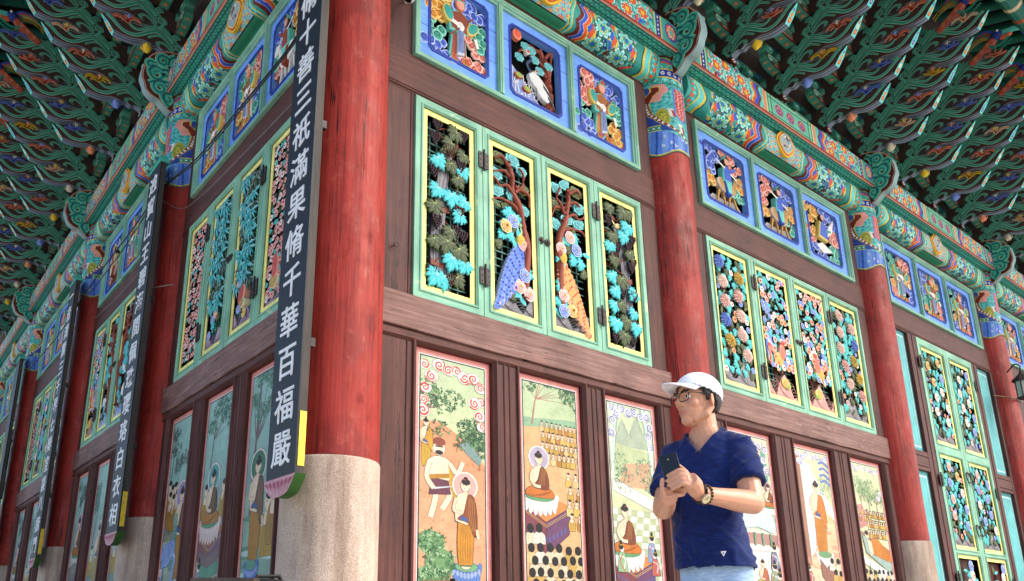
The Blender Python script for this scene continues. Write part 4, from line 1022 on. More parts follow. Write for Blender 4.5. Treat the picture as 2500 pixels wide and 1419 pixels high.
def leaf_panel(M, x0, x1, z0, z1, style, seed, name='shutter', label=None, panes=None, stile=.082):
    """one hinged leaf; panes = [(z0,z1,style)] defaults to the whole leaf"""
    o = FO; L = empty(name, hall, M)
    if label: L['label'] = label
    g = .004
    panes = panes or [(z0+stile, z1-stile, style)]
    ml, mr = MB(), MB()
    ml.box(x0+g, x0+stile, -o, -.02, z0+g, z1-g, '#88bb99'); mr.box(x1-stile, x1-g, -o, -.02, z0+g, z1-g, '#88bb99')
    zs = [z0+g]+[v for p in panes for v in (p[0], p[1])]+[z1-g]
    rl = [MB() for _ in range(0, len(zs), 2)]
    for i, mb in enumerate(rl): mb.box(x0+stile, x1-stile, -o+.001, -.02, zs[2*i], zs[2*i+1], '#88bb99')
    for i, (pz0, pz1, st) in enumerate(panes):
        ring(ml, rl[i], x0+stile-.026, x1-stile+.026, pz0-.026, pz1+.026, [(0, o-.001), (.003, o+.009), (.012, o+.011), (.02, o+.003), (.026, o-.012), (.026, o-.035)], '#88bb99', rl[i+1], mr)
    for mb in (ml, mr): mb.build('stile', 'green_v', L)
    for mb in rl: mb.build('rail', 'green_h', L)
    for q, (pz0, pz1, st) in enumerate(panes):
        bm = MB(); yb = .052
        ring(bm, bm, x0+stile-.002, x1-stile+.002, pz0-.002, pz1+.002, [(0, o-.018), (yb, o-.018), (yb, o-.026)])
        bm.build('yellow_border', 'yellow', L)
        bk = MB(); ring(bk, bk, x0+stile+yb-.004, x1-stile-yb+.004, pz0+yb-.004, pz1-yb+.004, [(0, o-.024), (.002, o-.026), (.002, .0)]); bk.build('pane_rebate', 'black', L)
        wx0, wx1, wz0, wz1 = x0+stile+yb, x1-stile-yb, pz0+yb, pz1-yb
        w_, h = wx1-wx0, wz1-wz0
        key = (round(w_, 2), round(h, 2))
        if key not in BORD: BORD[key] = lattice_mesh(w_, h)
        Mp = T(((wx0+wx1)/2, 0, wz0))
        if st != 'lotus': place('lattice', BORD[key], L, Mp @ T((0, -.02, 0)))
        if st: carve(st, L, w_, h, seed+q*7, Mp @ T((0, -.026, 0)))
    return L
def hinges(L, x, zs, M=None):
    for z in zs: place('hinge', HINGE, L, T((x, -FO-.010, z)))

# ---------------------------------------------------------------- frieze of three carved blue boards
def carved_figure(par, M, seed, kind, w_, h):
    rs = random.Random(seed); mb = MB(); f = mb.relief
    robe = rs.choice(['#9a4530', '#3a5fc4', '#2c9a88', '#c07a2e']); sk = '#e0a08c'; tr = rs.choice(['#e6d9a0', '#6fd0c0', '#e9e4da'])
    if kind == 'crane':
        f([(-.28, -.30), (-.26, -.02), (-.15, -.10), (-.02, -.22), (.12, -.32)], -.01, -.03, '#8f9fd0', '#d8def0', .9)
        for q in range(26): x = rs.uniform(-.26, .05); mb.ribbon([(x, -.3+rs.uniform(0, .22)), (x+.03, -.29+rs.uniform(0, .2))], .008, -.045, '#e9edf6')
        stroke3(mb, [(.22, -.34), (.19, -.15), (.20, .05), (.16, .2), (.08, .28)], .055, .03, '#8a3f30', -.03, 8)
        for a in (((.18, .12), (.05, .14), (-.12, .18), (-.2, .12)), ((.19, .02), (.1, .05), (.02, .0)), ((.15, .2), (.22, .3), (.25, .2)), ((.1, .26), (-.05, .25), (-.15, .22))): stroke3(mb, a, .024, .01, '#7f3a2c', -.05)
        crane(mb, -1, .03, -.10, .8); crane(mb, -1, .10, -.20, .6)
        f(circ(-.22, .29, .055), -.03, -.07, '#e2553a', '#f08a6a', .7)
        for x, z in ((-.12, .21), (-.2, .06), (.0, .12), (.18, .13), (-.04, .2), (.06, .03)): place('pine_clump', K['pine'][0], par, M @ TS(x, -.07, z, .13))
        for x, z in ((-.2, -.12), (-.1, -.22)): f(circ(x, z, .05, .03), -.04, -.06, '#8fb04a', '#c05a3a', .8)
    elif kind == 'rider':
        f([(-.28, -.33), (-.2, -.24), (0, -.26), (.16, -.22), (.28, -.33)], -.01, -.04, '#8a8684', '#b8b4b0', .9)
        hc = rs.choice(['#8a4a2e', '#e9e6de', '#b88a4a']); hr = mixc(hc, '#ffffff', .35)
        f(circ(.0, -.10, .15, .085, rot=-.35), -.02, -.075, hc, hr, .86); f([(.06, -.10), (.15, .06), (.20, .08), (.16, -.02), (.13, -.16)], -.03, -.08, hc, hr, .85); f([(.14, .06), (.22, .10), (.26, .0), (.19, .01)], -.04, -.085, hc, hr, .85)
        for x, d in ((-.1, -.05), (-.04, .02), (.07, -.03), (.12, .05)): mb.ribbon(smooth_path([(x, -.16), (x+d*.5, -.24), (x+d, -.32)], 3), .03, -.06, hc, w1=.016, thick=.03)
        f([(-.07, -.06), (.07, -.05), (.06, .12), (.0, .16), (-.06, .12)], -.03, -.095, robe, tr, .85); f(circ(.0, .20, .045, .055), -.05, -.10, sk, '#3a2620', .8); f([(-.05, .22), (.0, .29), (.05, .22)], -.05, -.105, '#6a3a2a', tr, .8)
        mb.ribbon([(-.16, .16), (.14, .02)], .022, -.11, '#e9e4da'); mb.ribbon([(.06, .10), (.14, .16)], .035, -.105, robe); f([(-.06, -.05), (-.02, -.2), (.05, -.2), (.05, -.05)], -.04, -.10, tr, robe, .8)
        if rs.random() < .6: stroke3(mb, [(.24, -.3), (.26, 0), (.2, .2), (.24, .32)], .03, .02, '#7a3a2a', -.03)
    elif kind == 'flyer':
        f([(-.02, -.1), (.2, .1), (.26, .3), (.1, .12)], -.03, -.07, '#e6e6e0', '#ffffff', .8); f([(-.05, -.12), (-.2, -.2), (-.05, -.26), (.14, -.2)], -.03, -.07, '#dfdfd9', '#ffffff', .8)
        f([(-.16, -.08), (.04, -.1), (.05, .12), (-.1, .16)], -.04, -.095, '#3f62c4', '#d9c36a', .82); f(circ(-.05, .21, .04, .05), -.05, -.1, sk, '#33241f', .8); mb.ribbon([(-.06, .02), (.1, .06)], .035, -.11, '#2c9a88')
    else:
        f([(-.10, -.30), (.10, -.30), (.08, -.05), (-.07, -.05)], -.02, -.06, robe, tr, .86); f([(-.03, -.28), (.05, -.26), (.04, -.02), (-.02, -.02)], -.03, -.085, '#6d7fae', '#c9cfe0', .85)
        f([(-.11, -.06), (.10, -.06), (.12, .12), (.0, .17), (-.12, .12)], -.03, -.08, mixc(robe, '#7a3a22', .5), tr, .85); f(circ(.0, .22, .055, .065), -.05, -.09, sk, '#c96a4a', .8); f([(-.06, .24), (.0, .32), (.06, .25)], -.05, -.10, '#b8543a', tr, .8)
        f(circ(-.13, .08, .055, .085, rot=.4), -.04, -.09, '#2f9f95', '#e0c86a', .8); f(circ(.14, .04, .05, .09, rot=-.7), -.04, -.09, '#2f9f95', '#e0c86a', .8)
        mb.ribbon([(-.10, .02), (.0, .0)], .04, -.10, '#e9e4da'); mb.ribbon([(.17, -.04), (.2, -.12)], .035, -.09, '#e9e4da'); mb.ribbon([(-.12, -.14), (.14, .14)], .014, -.105, '#7a3a2a')
        for d in (-.06, .07): f([(d-.03, -.34), (d+.05, -.34), (d+.02, -.28), (d-.02, -.28)], -.03, -.08, '#b5522e', '#e8b05a', .8)
        f(circ(0, .0, .04), -.06, -.1, '#e6e0d0', '#ffffff', .7)
    mb.build('carved_figure', 'paint', par, M)
def frieze(M, a, b2, seed, kinds, lab):
    x0, x1, z0, z1 = a+.5418, b2-.5418, Z_FB, Z_FT
    mv, mh = MB(), MB(); fw = .07
    fr = empty('frieze', hall, M); fr['label'] = lab
    mt, mr = MB(), MB()
    ring(mv, mh, x0, x1, z0, z1, [(0, .02), (0, .145), (.004, .15), (.03, .15), (.034, .142), (.05, .142), (.056, .128), (fw, .122), (fw, .07)], '#888888', mt, mr)
    n = 3; cw = (x1-x0-2*fw-(n-1)*.07)/n
    for i in range(1, n):
        c = x0+fw+cw*i+.07*(i-.5)
        mm = MB(); z_0, z_1 = z0+fw-.01, z1-fw+.01
        S = [(-.035, .05), (-.035, .124), (-.024, .126), (-.024, .142), (-.006, .143), (-.005, .148), (.005, .148), (.006, .143), (.024, .142), (.024, .126), (.035, .124), (.035, .05)]
        n0 = mm.verts([(c+p, -q, z) for z in (z_0, z_1) for p, q in S])
        for k in range(11): mm.quad((n0+k, n0+k+1, n0+13+k, n0+12+k), '#88bb99')
        mm.build('mullion', 'green_v', fr)
    for mb in (mv, mr): mb.build('frame_upright', 'green_v', fr)
    for mb in (mh, mt): mb.build('frame_rail', 'green_h', fr)
    for i in range(n):
        p0 = x0+fw+i*(cw+.07); p1 = p0+cw; q0, q1 = z0+fw, z1-fw
        mx, mz, ch = .105*cw/.83, .105, .045
        i0, i1, j0, j1 = p0+mx, p1-mx, q0+mz, q1-mz
        inn = [(i0+ch, j0), (i1-ch, j0), (i1, j0+ch), (i1, j1-ch), (i1-ch, j1), (i0+ch, j1), (i0, j1-ch), (i0, j0+ch)]
        out = [(p0, q0), (p1, q0), (p1, q0), (p1, q1), (p1, q1), (p0, q1), (p0, q1), (p0, q0)]
        pan = MB(); o = .098
        for k in range(8):
            j = (k+1) % 8
            pts = [(out[k][0], -o, out[k][1]), (out[j][0], -o, out[j][1]), (inn[j][0], -o, inn[j][1]), (inn[k][0], -o, inn[k][1])]
            if out[k] == out[j]: pts = [pts[0], pts[2], pts[3]]
            pan.face(pts, '#4466cc')
            pan.face([(inn[k][0], -o, inn[k][1]), (inn[j][0], -o, inn[j][1]), (inn[j][0], -.03, inn[j][1]), (inn[k][0], -.03, inn[k][1])], '#4466cc')
        pan.build('blue_board', 'blue', fr)
        bo = MB(); c = ((i0+i1)/2, (j0+j1)/2); sc_ = lambda p, d: (p[0]+(d if p[0] > c[0] else -d), p[1]+(d if p[1] > c[1] else -d))
        for k in range(8):
            j = (k+1) % 8
            for d0, d1, oo, col in ((.018, .0, .106, '#1d3aa0'), (.002, -.010, .104, '#11237a')):
                A, B, C_, D = sc_(inn[k], d0), sc_(inn[j], d0), sc_(inn[j], d1), sc_(inn[k], d1)
                bo.face([(A[0], -oo, A[1]), (B[0], -oo, B[1]), (C_[0], -oo, C_[1]), (D[0], -oo, D[1])], col)
                bo.face([(A[0], -oo, A[1]), (B[0], -oo, B[1]), (B[0], -.097, B[1]), (A[0], -.097, A[1])], col)
        for zz in (q0+.33*(q1-q0), q0+.68*(q1-q0)):
            for (xa, xb) in ((p0, i0-.02), (i1+.02, p1)): bo.box(xa, xb, -.0987, -.09, zz-.0025, zz+.0025, '#1f2f66')
        bo.build('blue_border', 'paint', fr)
        Mp = T(((i0+i1)/2, -.022, (j0+j1)/2)); kd = kinds[i % len(kinds)]; rs = random.Random(seed*10+i)
        sc3 = (j1-j0)/.70
        carved_figure(fr, Mp @ Matrix.Diagonal(((i1-i0)/.62*.98, 1, sc3, 1)), seed*10+i, kd, i1-i0, j1-j0)
        if kd != 'crane':
            cc = list('ptbo'); rs.shuffle(cc); hw, hh = (i1-i0)/2-.045, (j1-j0)/2-.045
            spots = [(-1, 1, 0), (-.5, 1, 0), (.15, 1.0, 1), (.6, .95, 1), (1, .75, 1), (1, .3, 2), (1, -.1, 2), (1, -.5, 3), (1, -.95, 3), (.55, -1, 3), (.1, -1.0, 0 if kd == 'rider' else 1), (-.45, -1, 1), (-1, -.95, 1), (-1, -.5, 2), (-1, -.05, 2), (-1, .4, 0), (-.66, .5, 0), (-.66, .1, 0), (-.66, -.35, 2), (-.6, -.7, 1), (.66, .5, 1), (.68, .1, 2), (.68, -.35, 3), (.3, .72, 1), (-.3, .74, 0)]
            for x, z, k in spots:
                if kd == 'rider' and z < -.6: continue
                col = cc[k]
                place('cloud', K['cl'][col][rs.randrange(3)], fr, Mp @ TS(x*hw, -.05-rs.uniform(0, .02), z*hh, rs.uniform(.20, .25), rs.uniform(-.6, .6)))

ZPB = -.15
# ---------------------------------------------------------------- whole bays
def backing(M, a, b2):
    mb = MB(); mb.box(a+.1, b2-.1, .02, .12, Z_TER, Z_PB, '#0a0808'); mb.build('blackout_board', 'black', hall, M)  # added black board: stops light leaks and stands in for darkness behind the lattices
def common(M, a, b2, seed, kinds, lab):
    backing(M, a, b2)
    s0, s1 = a+.24, b2-.24
    bar('wall_rail', 'brown_h', M, s0, s1, Z_FT, Z_LB+.02, -.02, .10)
    bar('wall_rail', 'brown_h', M, s0, s1, Z_WT, Z_FB, -.02, .112, [(Z_WT+.03, .012), (Z_WT+.055, .007)], None, .003, seed)
    for e0, e1 in ((a+.22, a+.5418), (b2-.5418, b2-.22)):
        bar('wall_post', 'brown_v', M, e0, e1, Z_FB, Z_FT, -.02, .104)
    frieze(M, a, b2, seed, kinds, lab)
def window_bay(M, a, b2, seed, kinds, styles, labs, flab):
    common(M, a, b2, seed, kinds, flab)
    m_ = .5676
    for e0, e1 in ((a+.22, a+m_), (b2-m_, b2-.22)):
        bar('wall_post', 'brown_v', M, e0, e1, Z_WB, Z_WT, -.02, .108, [((e1-.03) if e0 < a+.3 else (e0+.03), .008)])
    bar('wall_beam', 'beam_worn', M, a+.22, b2-.22, 1.86, Z_WB, -.02, .14, None, None, .006, seed+5)
    x0, x1 = a+m_, b2-m_; lw = (x1-x0)/4
    for i in range(4):
        L = leaf_panel(M, x0+lw*i, x0+lw*(i+1), Z_WB, Z_WT, styles[i], seed*4+i, 'shutter', labs[i])
        if i in (1, 2):
            hx = x0+lw if i == 1 else x0+lw*3
            hinges(L, hx, (Z_WB+.36, Z_WT-.36))
            place('pull', KNOB, L, T((x0+2*lw+(-.04 if i == 1 else .04), -FO-.002, (Z_WB+Z_WT)/2)))
    # painted lower panels with moulded surrounds
    xs = [(a+.63, a+.63+.765)]
    gap = ((b2-.504)-(a+.63)-3*((b2-a)*.19))/2; pw = (b2-a)*.19
    cells = [(a+.63+i*(pw+gap), a+.63+i*(pw+gap)+pw) for i in range(3)]
    edges = [a+.22]+[v for c in cells for v in c]+[b2-.22]
    for i in range(0, len(edges), 2):
        e0, e1 = edges[i], edges[i+1]
        mid = (e0+e1)/2
        bar('wall_post', 'brown_v', M, e0-.002 if i else e0, e1+.002, ZPB, 1.80, -.02, .105, [(mid-.03, .009), (mid+.03, .009)] if 0 < i < 6 else [((e1-.09) if i == 0 else (e0+.09), .008)])
    bar('wall_rail', 'brown_h', M, a+.23, b2-.23, 1.78, 1.86, -.02, .118, [(1.80, .010)])
    bar('wall_sill', 'brown_h', M, a+.2, b2-.2, Z_TER, ZPB, -.02, .17)
    for i, (c0, c1) in enumerate(cells):
        ms = [MB() for _ in range(4)]
        ring(ms[0], ms[1], c0-.045, c1+.045, ZPB-.045, Z_PT+.04, [(0, .104), (.008, .125), (.022, .128), (.034, .114), (.045, .098), (.045, .05)], '#888888', ms[2], ms[3])
        for k_, mb in enumerate(ms): mb.build('panel_moulding', 'brown_h' if k_ in (1, 2) else 'brown_v', hall, M)
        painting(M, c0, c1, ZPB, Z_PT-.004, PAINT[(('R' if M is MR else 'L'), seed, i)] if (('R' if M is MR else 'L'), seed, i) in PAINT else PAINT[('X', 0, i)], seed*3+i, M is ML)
# ================================================================ the painted scenes: flat colour shapes laid one over another
class Art:
    def __init__(s, w_, h, flip=False): s.mb = MB(); s.g = np.zeros((260, 90), int); s.w = w_; s.h = h; s.flip = flip
    def poly(s, pts, col):
        y = s.level(pts)
        W_, H_ = s.w, s.h
        if all(0 <= x <= W_ and z <= H_ for x, z in pts): q = pts
        else: q = s.clip(pts)
        if len(q) < 3: return
        s.mb.face([((W_-x if s.flip else x), y, z) for x, z in q], col)
    def level(s, pts):
        """each shape lies a hair above whatever it overlaps"""
        xs = [p[0] for p in pts]; zs = [p[1] for p in pts]; f = lambda v, n: int(max(0, min(n-1, v*100+8)))
        c = s.g[f(min(zs), 260):f(max(zs), 260)+1, f(min(xs), 90):f(max(xs), 90)+1]
        k = int(c.max())+1; c[:] = k
        return -k*.00009
    def clip(s, p):
        for ax, lim, sg in ((0, 0, 1), (0, s.w, -1), (1, s.h, -1), (1, 0, 1)):
            o = []
            for i in range(len(p)):
                a, b2 = p[i-1], p[i]; da, db = (a[ax]-lim)*sg, (b2[ax]-lim)*sg
                if (da >= 0) != (db >= 0):
                    t = da/(da-db); o.append((a[0]+(b2[0]-a[0])*t, a[1]+(b2[1]-a[1])*t))
                if db >= 0: o.append(b2)
            p = o
            if not p: return []
        return p
    def ell(s, x, z, rx, rz, col, rot=0, n=16): s.poly(circ(x, z, rx, rz, n, rot), col)
    def out(s, pts, col, line='#2c2622', lw=.004, close=True):
        s.poly(pts, col); s.line(pts+[pts[0]] if close else pts, lw, line)
    def oell(s, x, z, rx, rz, col, rot=0, line='#2c2622', lw=.0035, n=16):
        s.poly(circ(x, z, rx+lw, rz+lw, n, rot), line); s.poly(circ(x, z, rx, rz, n, rot), col)
    def line(s, p, w_, col, w1=None):
        k = len(p); L = []; Rr = []
        for i, (x, z) in enumerate(p):
            a = p[max(i-1, 0)]; b2 = p[min(i+1, k-1)]; dx, dz = b2[0]-a[0], b2[1]-a[1]; l = math.hypot(dx, dz) or 1
            ww = (w_ if w1 is None else w_+(w1-w_)*i/(k-1))/2; L.append((x-dz/l*ww, z+dx/l*ww)); Rr.append((x+dz/l*ww, z-dx/l*ww))
        y = s.level(L+Rr)
        for i in range(k-1): s.quadline(L[i], L[i+1], Rr[i+1], Rr[i], col, y)
    def quadline(s, a, b2, c, d, col, y):
        pts = [a, b2, c, d]
        if not all(0 <= x <= s.w and 0 <= z <= s.h for x, z in pts): pts = s.clip(pts)
        if len(pts) >= 3: s.mb.face([((s.w-x if s.flip else x), y, z) for x, z in pts], col)
    # --- motifs
    def sky(s, cols, z0, z1):
        n = 14
        for i in range(n):
            a, b2 = z0+(z1-z0)*i/n, z0+(z1-z0)*(i+1)/n; t = i/(n-1)*(len(cols)-1); j = min(int(t), len(cols)-2)
            s.poly([(0, a), (s.w, a), (s.w, b2), (0, b2)], mixc(cols[j], cols[j+1], t-j))
    def tufts(s, n, z0, z1, col, seed, L=.03):
        rs = random.Random(seed)
        for _ in range(n):
            x, z = rs.uniform(0, s.w), rs.uniform(z0, z1)
            for q in range(5): dx = rs.uniform(-.05, .05); s.line([(x+dx, z), (x+dx+rs.uniform(-.01, .01), z+rs.uniform(.4, 1)*L)], .004, col, .001)
    def leaves(s, x, z, rx, rz, n, cols, seed, L=.022):
        rs = random.Random(seed); y0 = s.level([(x-rx-L, z-rz-L), (x+rx+L, z+rz+L)])
        for _ in range(n):
            a, d = rs.uniform(0, 6.283), math.sqrt(rs.random()); px, pz = x+rx*d*math.cos(a), z+rz*d*math.sin(a); col = rs.choice(cols)
            for q in range(4):
                t = rs.uniform(0, 6.283); c, n_ = math.cos(t), math.sin(t); l = L*rs.uniform(.7, 1.2)
                y0 -= 3e-6; s.quadline((px, pz), (px+c*l*.5-n_*l*.2, pz+n_*l*.5+c*l*.2), (px+c*l, pz+n_*l), (px+c*l*.5+n_*l*.2, pz+n_*l*.5-c*l*.2), col, y0)
    def tree(s, x, z, h, lean, seed, cols=('#33603e', '#4a7a4c', '#78a06c', '#274c34'), trunk='#8a6a5e', n=26, spread=.2, limbs=None):
        rs = random.Random(seed)
        s.line(smooth_path([(x, z), (x+lean*.3, z+h*.4), (x+lean*.6, z+h*.7), (x+lean, z+h)], 4), .045*h, trunk, .012*h)
        L = limbs or [(lean+rs.uniform(-1, 1)*spread, h*rs.uniform(.6, 1.12)) for _ in range(6)]
        for lx, lz in L: s.line(smooth_path([(x+lean*.5, z+h*.55), (x+(lean*.5+lx)/2+rs.uniform(-.03, .03), z+(h*.55+lz)/2), (x+lx, z+lz)], 3), .016*h, trunk, .005*h)
        for lx, lz in L: s.leaves(x+lx, z+lz, .12, .085, int(n*1.7), cols, seed+int(lx*99), .028)
    def scroll(s, x, z, r_, main, rim, seed=0, sg=1):
        s.oell(x, z, r_*1.18, r_*1.0, rim, 0, '#5a4a4a', r_*.05)
        s.line(spiral(x, z, r_*.78, 1.5, .5+seed, 18, sg, .1), r_*.30, main, r_*.18)
        s.line(spiral(x, z, r_*1.0, .55, 2+seed, 9, sg, .8), r_*.22, main, r_*.05)
    def clouds(s, main, rim, spots, r_=.05):
        for i, (x, z) in enumerate(spots): s.scroll(x*s.w, s.h-z, r_*(.85+.3*((i*37) % 10)/10), main, rim, i*1.3, 1 if i % 2 else -1)
    def lotus(s, x, z, w_, h, col, edge, disc='#5f9a6a'):
        for r_, n in enumerate((9, 8, 7)):
            for i in range(n):
                a = (i/(n-1)-.5)*2; cx = x+a*w_*.5*(1-.08*r_); cz = z-(.28*r_)*h+.2*h*a*a
                s.out([(cx-w_*.075, cz), (cx-w_*.055, cz-h*.28), (cx+a*w_*.03, cz-h*.42), (cx+w_*.055, cz-h*.28), (cx+w_*.075, cz), (cx, cz+h*.15)], col if r_ % 2 == 0 else mixc(col, '#ffffff', .25), edge, .003)
        s.oell(x, z+.1*h, w_*.42, h*.24, disc, 0, edge)
    def head(s, x, z, r_, look=1, hair=True, skin='#ecd3b4'):
        s.oell(x, z, r_*.82, r_, skin)
        if hair:
            s.poly(circ(x-look*.12*r_, z+.62*r_, r_*.84, r_*.55, 12), '#1d1a1c'); s.ell(x-look*.1*r_, z+1.15*r_, r_*.40, r_*.34, '#1d1a1c'); s.ell(x, z+1.0*r_, r_*.12, r_*.1, '#c9483a')
        for d in (-.28, .34): s.line([(x+look*(d*r_+.08*r_)-.12*r_, z+.05*r_), (x+look*(d*r_+.08*r_)+.14*r_, z+.05*r_)], r_*.1, '#3a2a24')
        s.line([(x+look*.2*r_, z), (x+look*.26*r_, z-.25*r_)], r_*.06, '#b08a6c'); s.line([(x+look*.05*r_, z-.45*r_), (x+look*.3*r_, z-.45*r_)], r_*.1, '#c2544a')
        s.ell(x-look*.8*r_, z-.05*r_, r_*.14, r_*.3, skin)
    def halo(s, x, z, r_, col, rim='#f3ead8'): s.ell(x, z, r_*1.06, r_*1.06, '#5a3a3a', n=26); s.ell(x, z, r_*1.04, r_*1.04, rim, n=26); s.ell(x, z, r_*.93, r_*.93, col, n=26)
    def folds(s, p, n, col, dx, dz, w_=.004):
        for i in range(n): s.line([(x+dx*i, z+dz*i) for x, z in p], w_, col)
    def standing(s, x, z, h, halo=None, look=1, robe='#c98a2e', inner='#8a4a2a', skin='#ecd3b4'):
        """robed figure from feet z to crown z+h"""
        r_ = h*.062; hz = z+h*.86
        if halo: s.halo(x, hz-.02*h, h*.14, halo)
        s.out([(x-.06*h, z+.03*h), (x-.02*h, z), (x+.03*h, z), (x+.07*h, z+.03*h)], skin)
        s.out(smooth_path([(x-.075*h, z+.04*h), (x-.09*h, z+.2*h), (x-.085*h, z+.42*h), (x-.06*h, z+.52*h), (x+.07*h, z+.52*h), (x+.10*h, z+.40*h), (x+.09*h, z+.18*h), (x+.075*h, z+.04*h)], 3), robe)
        for i in range(5): s.line(smooth_path([(x-.05*h+.025*h*i, z+.06*h), (x-.06*h+.028*h*i, z+.25*h), (x-.03*h+.02*h*i, z+.45*h)], 3), .005*h+.001, mixc(robe, '#5a2a10', .6), .001)
        s.out(smooth_path([(x-.11*h, z+.47*h), (x-.12*h, z+.62*h), (x-.085*h, z+.735*h), (x, z+.765*h), (x+.085*h, z+.735*h), (x+.12*h, z+.6*h), (x+.09*h, z+.46*h), (x, z+.44*h)], 3), skin)
        s.out(smooth_path([(x+.03*h, z+.75*h), (x+.095*h, z+.73*h), (x+.13*h, z+.6*h), (x+.135*h, z+.36*h), (x+.09*h, z+.34*h), (x+.03*h, z+.46*h), (x-.09*h, z+.49*h), (x-.02*h, z+.55*h)], 3), inner)
        for i in range(4): s.line(smooth_path([(x+.05*h+.018*h*i, z+.72*h-.01*h*i), (x+.04*h+.022*h*i, z+.55*h), (x+.07*h+.015*h*i, z+.38*h)], 3), .0035, mixc(inner, '#f0c060', .5))
        s.poly([(x-.04*h, z+.53*h), (x+.03*h, z+.50*h), (x+.03*h, z+.47*h), (x-.06*h, z+.49*h)], '#3b5c9a')
        s.line(smooth_path([(x-.105*h, z+.70*h), (x-.13*h, z+.58*h), (x-.05*h, z+.56*h)], 4), .036*h, '#5a463c'); s.line(smooth_path([(x-.105*h, z+.70*h), (x-.13*h, z+.58*h), (x-.05*h, z+.56*h)], 4), .030*h, skin)
        s.line(smooth_path([(x+.13*h, z+.40*h), (x+.145*h, z+.31*h)], 2), .026*h, skin)
        s.ell(x-.03*h, z+.60*h, .016*h, .034*h, skin); s.poly([(x-.025*h, z+.75*h), (x+.025*h, z+.75*h), (x+.02*h, z+.81*h), (x-.02*h, z+.81*h)], skin)
        s.head(x, hz-.025*h, r_, look)
    def seated(s, x, z, h, halo=None, look=1, robe='#c4702a', inner='#7d3f26', lotus='#f2efe8', skin='#ecd3b4'):
        if halo: s.halo(x, z+h*.80, h*.24, halo)
        s.lotus(x, z-.02*h, h*.8, h*.36, lotus, '#6a5a54')
        s.out(smooth_path([(x-.36*h, z+.04*h), (x-.30*h, z+.16*h), (x-.12*h, z+.24*h), (x+.12*h, z+.24*h), (x+.30*h, z+.16*h), (x+.36*h, z+.04*h), (x+.2*h, z), (x-.2*h, z)], 3), robe)
        for i in range(6): s.line(smooth_path([(x-.3*h+.05*h*i, z+.04*h), (x-.1*h+.04*h*i, z+.02*h+.015*h*i), (x+.1*h+.04*h*i, z+.06*h+.02*h*i)], 3), .006*h, mixc(robe, '#4a1f0c', .55))
        s.out(smooth_path([(x-.15*h, z+.18*h), (x-.19*h, z+.42*h), (x-.12*h, z+.60*h), (x, z+.64*h), (x+.12*h, z+.60*h), (x+.18*h, z+.42*h), (x+.15*h, z+.18*h)], 3), skin)
        s.out(smooth_path([(x+.03*h, z+.62*h), (x+.14*h, z+.59*h), (x+.21*h, z+.42*h), (x+.2*h, z+.18*h), (x-.14*h, z+.2*h), (x-.04*h, z+.36*h)], 3), inner)
        for i in range(4): s.line(smooth_path([(x+.06*h+.03*h*i, z+.59*h), (x+.04*h+.03*h*i, z+.42*h), (x-.02*h+.04*h*i, z+.25*h)], 3), .006*h, mixc(inner, '#f0c060', .5))
        s.line(smooth_path([(x-.15*h, z+.55*h), (x-.21*h, z+.38*h), (x-.12*h, z+.24*h), (x+.02*h, z+.22*h)], 4), .07*h, '#5a463c'); s.line(smooth_path([(x-.15*h, z+.55*h), (x-.21*h, z+.38*h), (x-.12*h, z+.24*h), (x+.02*h, z+.22*h)], 4), .06*h, skin)
        s.poly([(x-.04*h, z+.6*h), (x+.04*h, z+.6*h), (x+.035*h, z+.7*h), (x-.035*h, z+.7*h)], skin); s.head(x, z+.78*h, h*.11, look)
    def throne(s, x, z, w_, h, side='#7d3f4a', top='#d98a4a'):
        s.out([(x-w_*.5, z), (x, z-h*.35), (x+w_*.5, z), (x, z+h*.2)], top, '#3a2a2a', .006)
        s.out([(x-w_*.5, z), (x, z-h*.35), (x, z-h), (x-w_*.45, z-h*.55)], side, '#2a2222', .006); s.out([(x+w_*.5, z), (x, z-h*.35), (x, z-h), (x+w_*.45, z-h*.55)], mixc(side, '#3a4a8a', .35), '#2a2222', .006)
        for i in range(6):
            t = (i+.5)/6
            for sg in (-1, 1): s.poly([(x+sg*w_*.47*t, z-h*.75+h*.3*t), (x+sg*w_*.47*t+.012, z-h*.62+h*.3*t), (x+sg*w_*.47*t+.024, z-h*.75+h*.3*t)], '#4a66b0')
        for f in (.06, .10): s.line([(x-w_*.5, z-h*f), (x, z-h*(.35+f)), (x+w_*.5, z-h*f)], .006, '#c9a56a')
    def monk(s, x, z, h, look=1, robe='#c9a24a'):
        s.out(smooth_path([(x-.2*h, z), (x-.24*h, z+.3*h), (x-.14*h, z+.62*h), (x+.14*h, z+.62*h), (x+.24*h, z+.3*h), (x+.2*h, z)], 3), robe)
        for i in range(4): s.line([(x-.14*h+.08*h*i, z+.03*h), (x-.1*h+.06*h*i, z+.45*h)], .008*h, mixc(robe, '#4a2a10', .6))
        s.out(smooth_path([(x-.13*h, z+.45*h), (x-.1*h, z+.66*h), (x+.1*h, z+.66*h), (x+.12*h, z+.45*h)], 2), '#ead2b4')
        s.oell(x, z+.80*h, .115*h, .15*h, '#ead2b4'); s.poly(circ(x-look*.02*h, z+.90*h, .11*h, .075*h, 10), '#2a2422')
        s.line([(x+look*.02*h, z+.80*h), (x+look*.07*h, z+.80*h)], .015*h, '#33261f'); s.ell(x, z+.5*h, .04*h, .06*h, '#ead2b4')
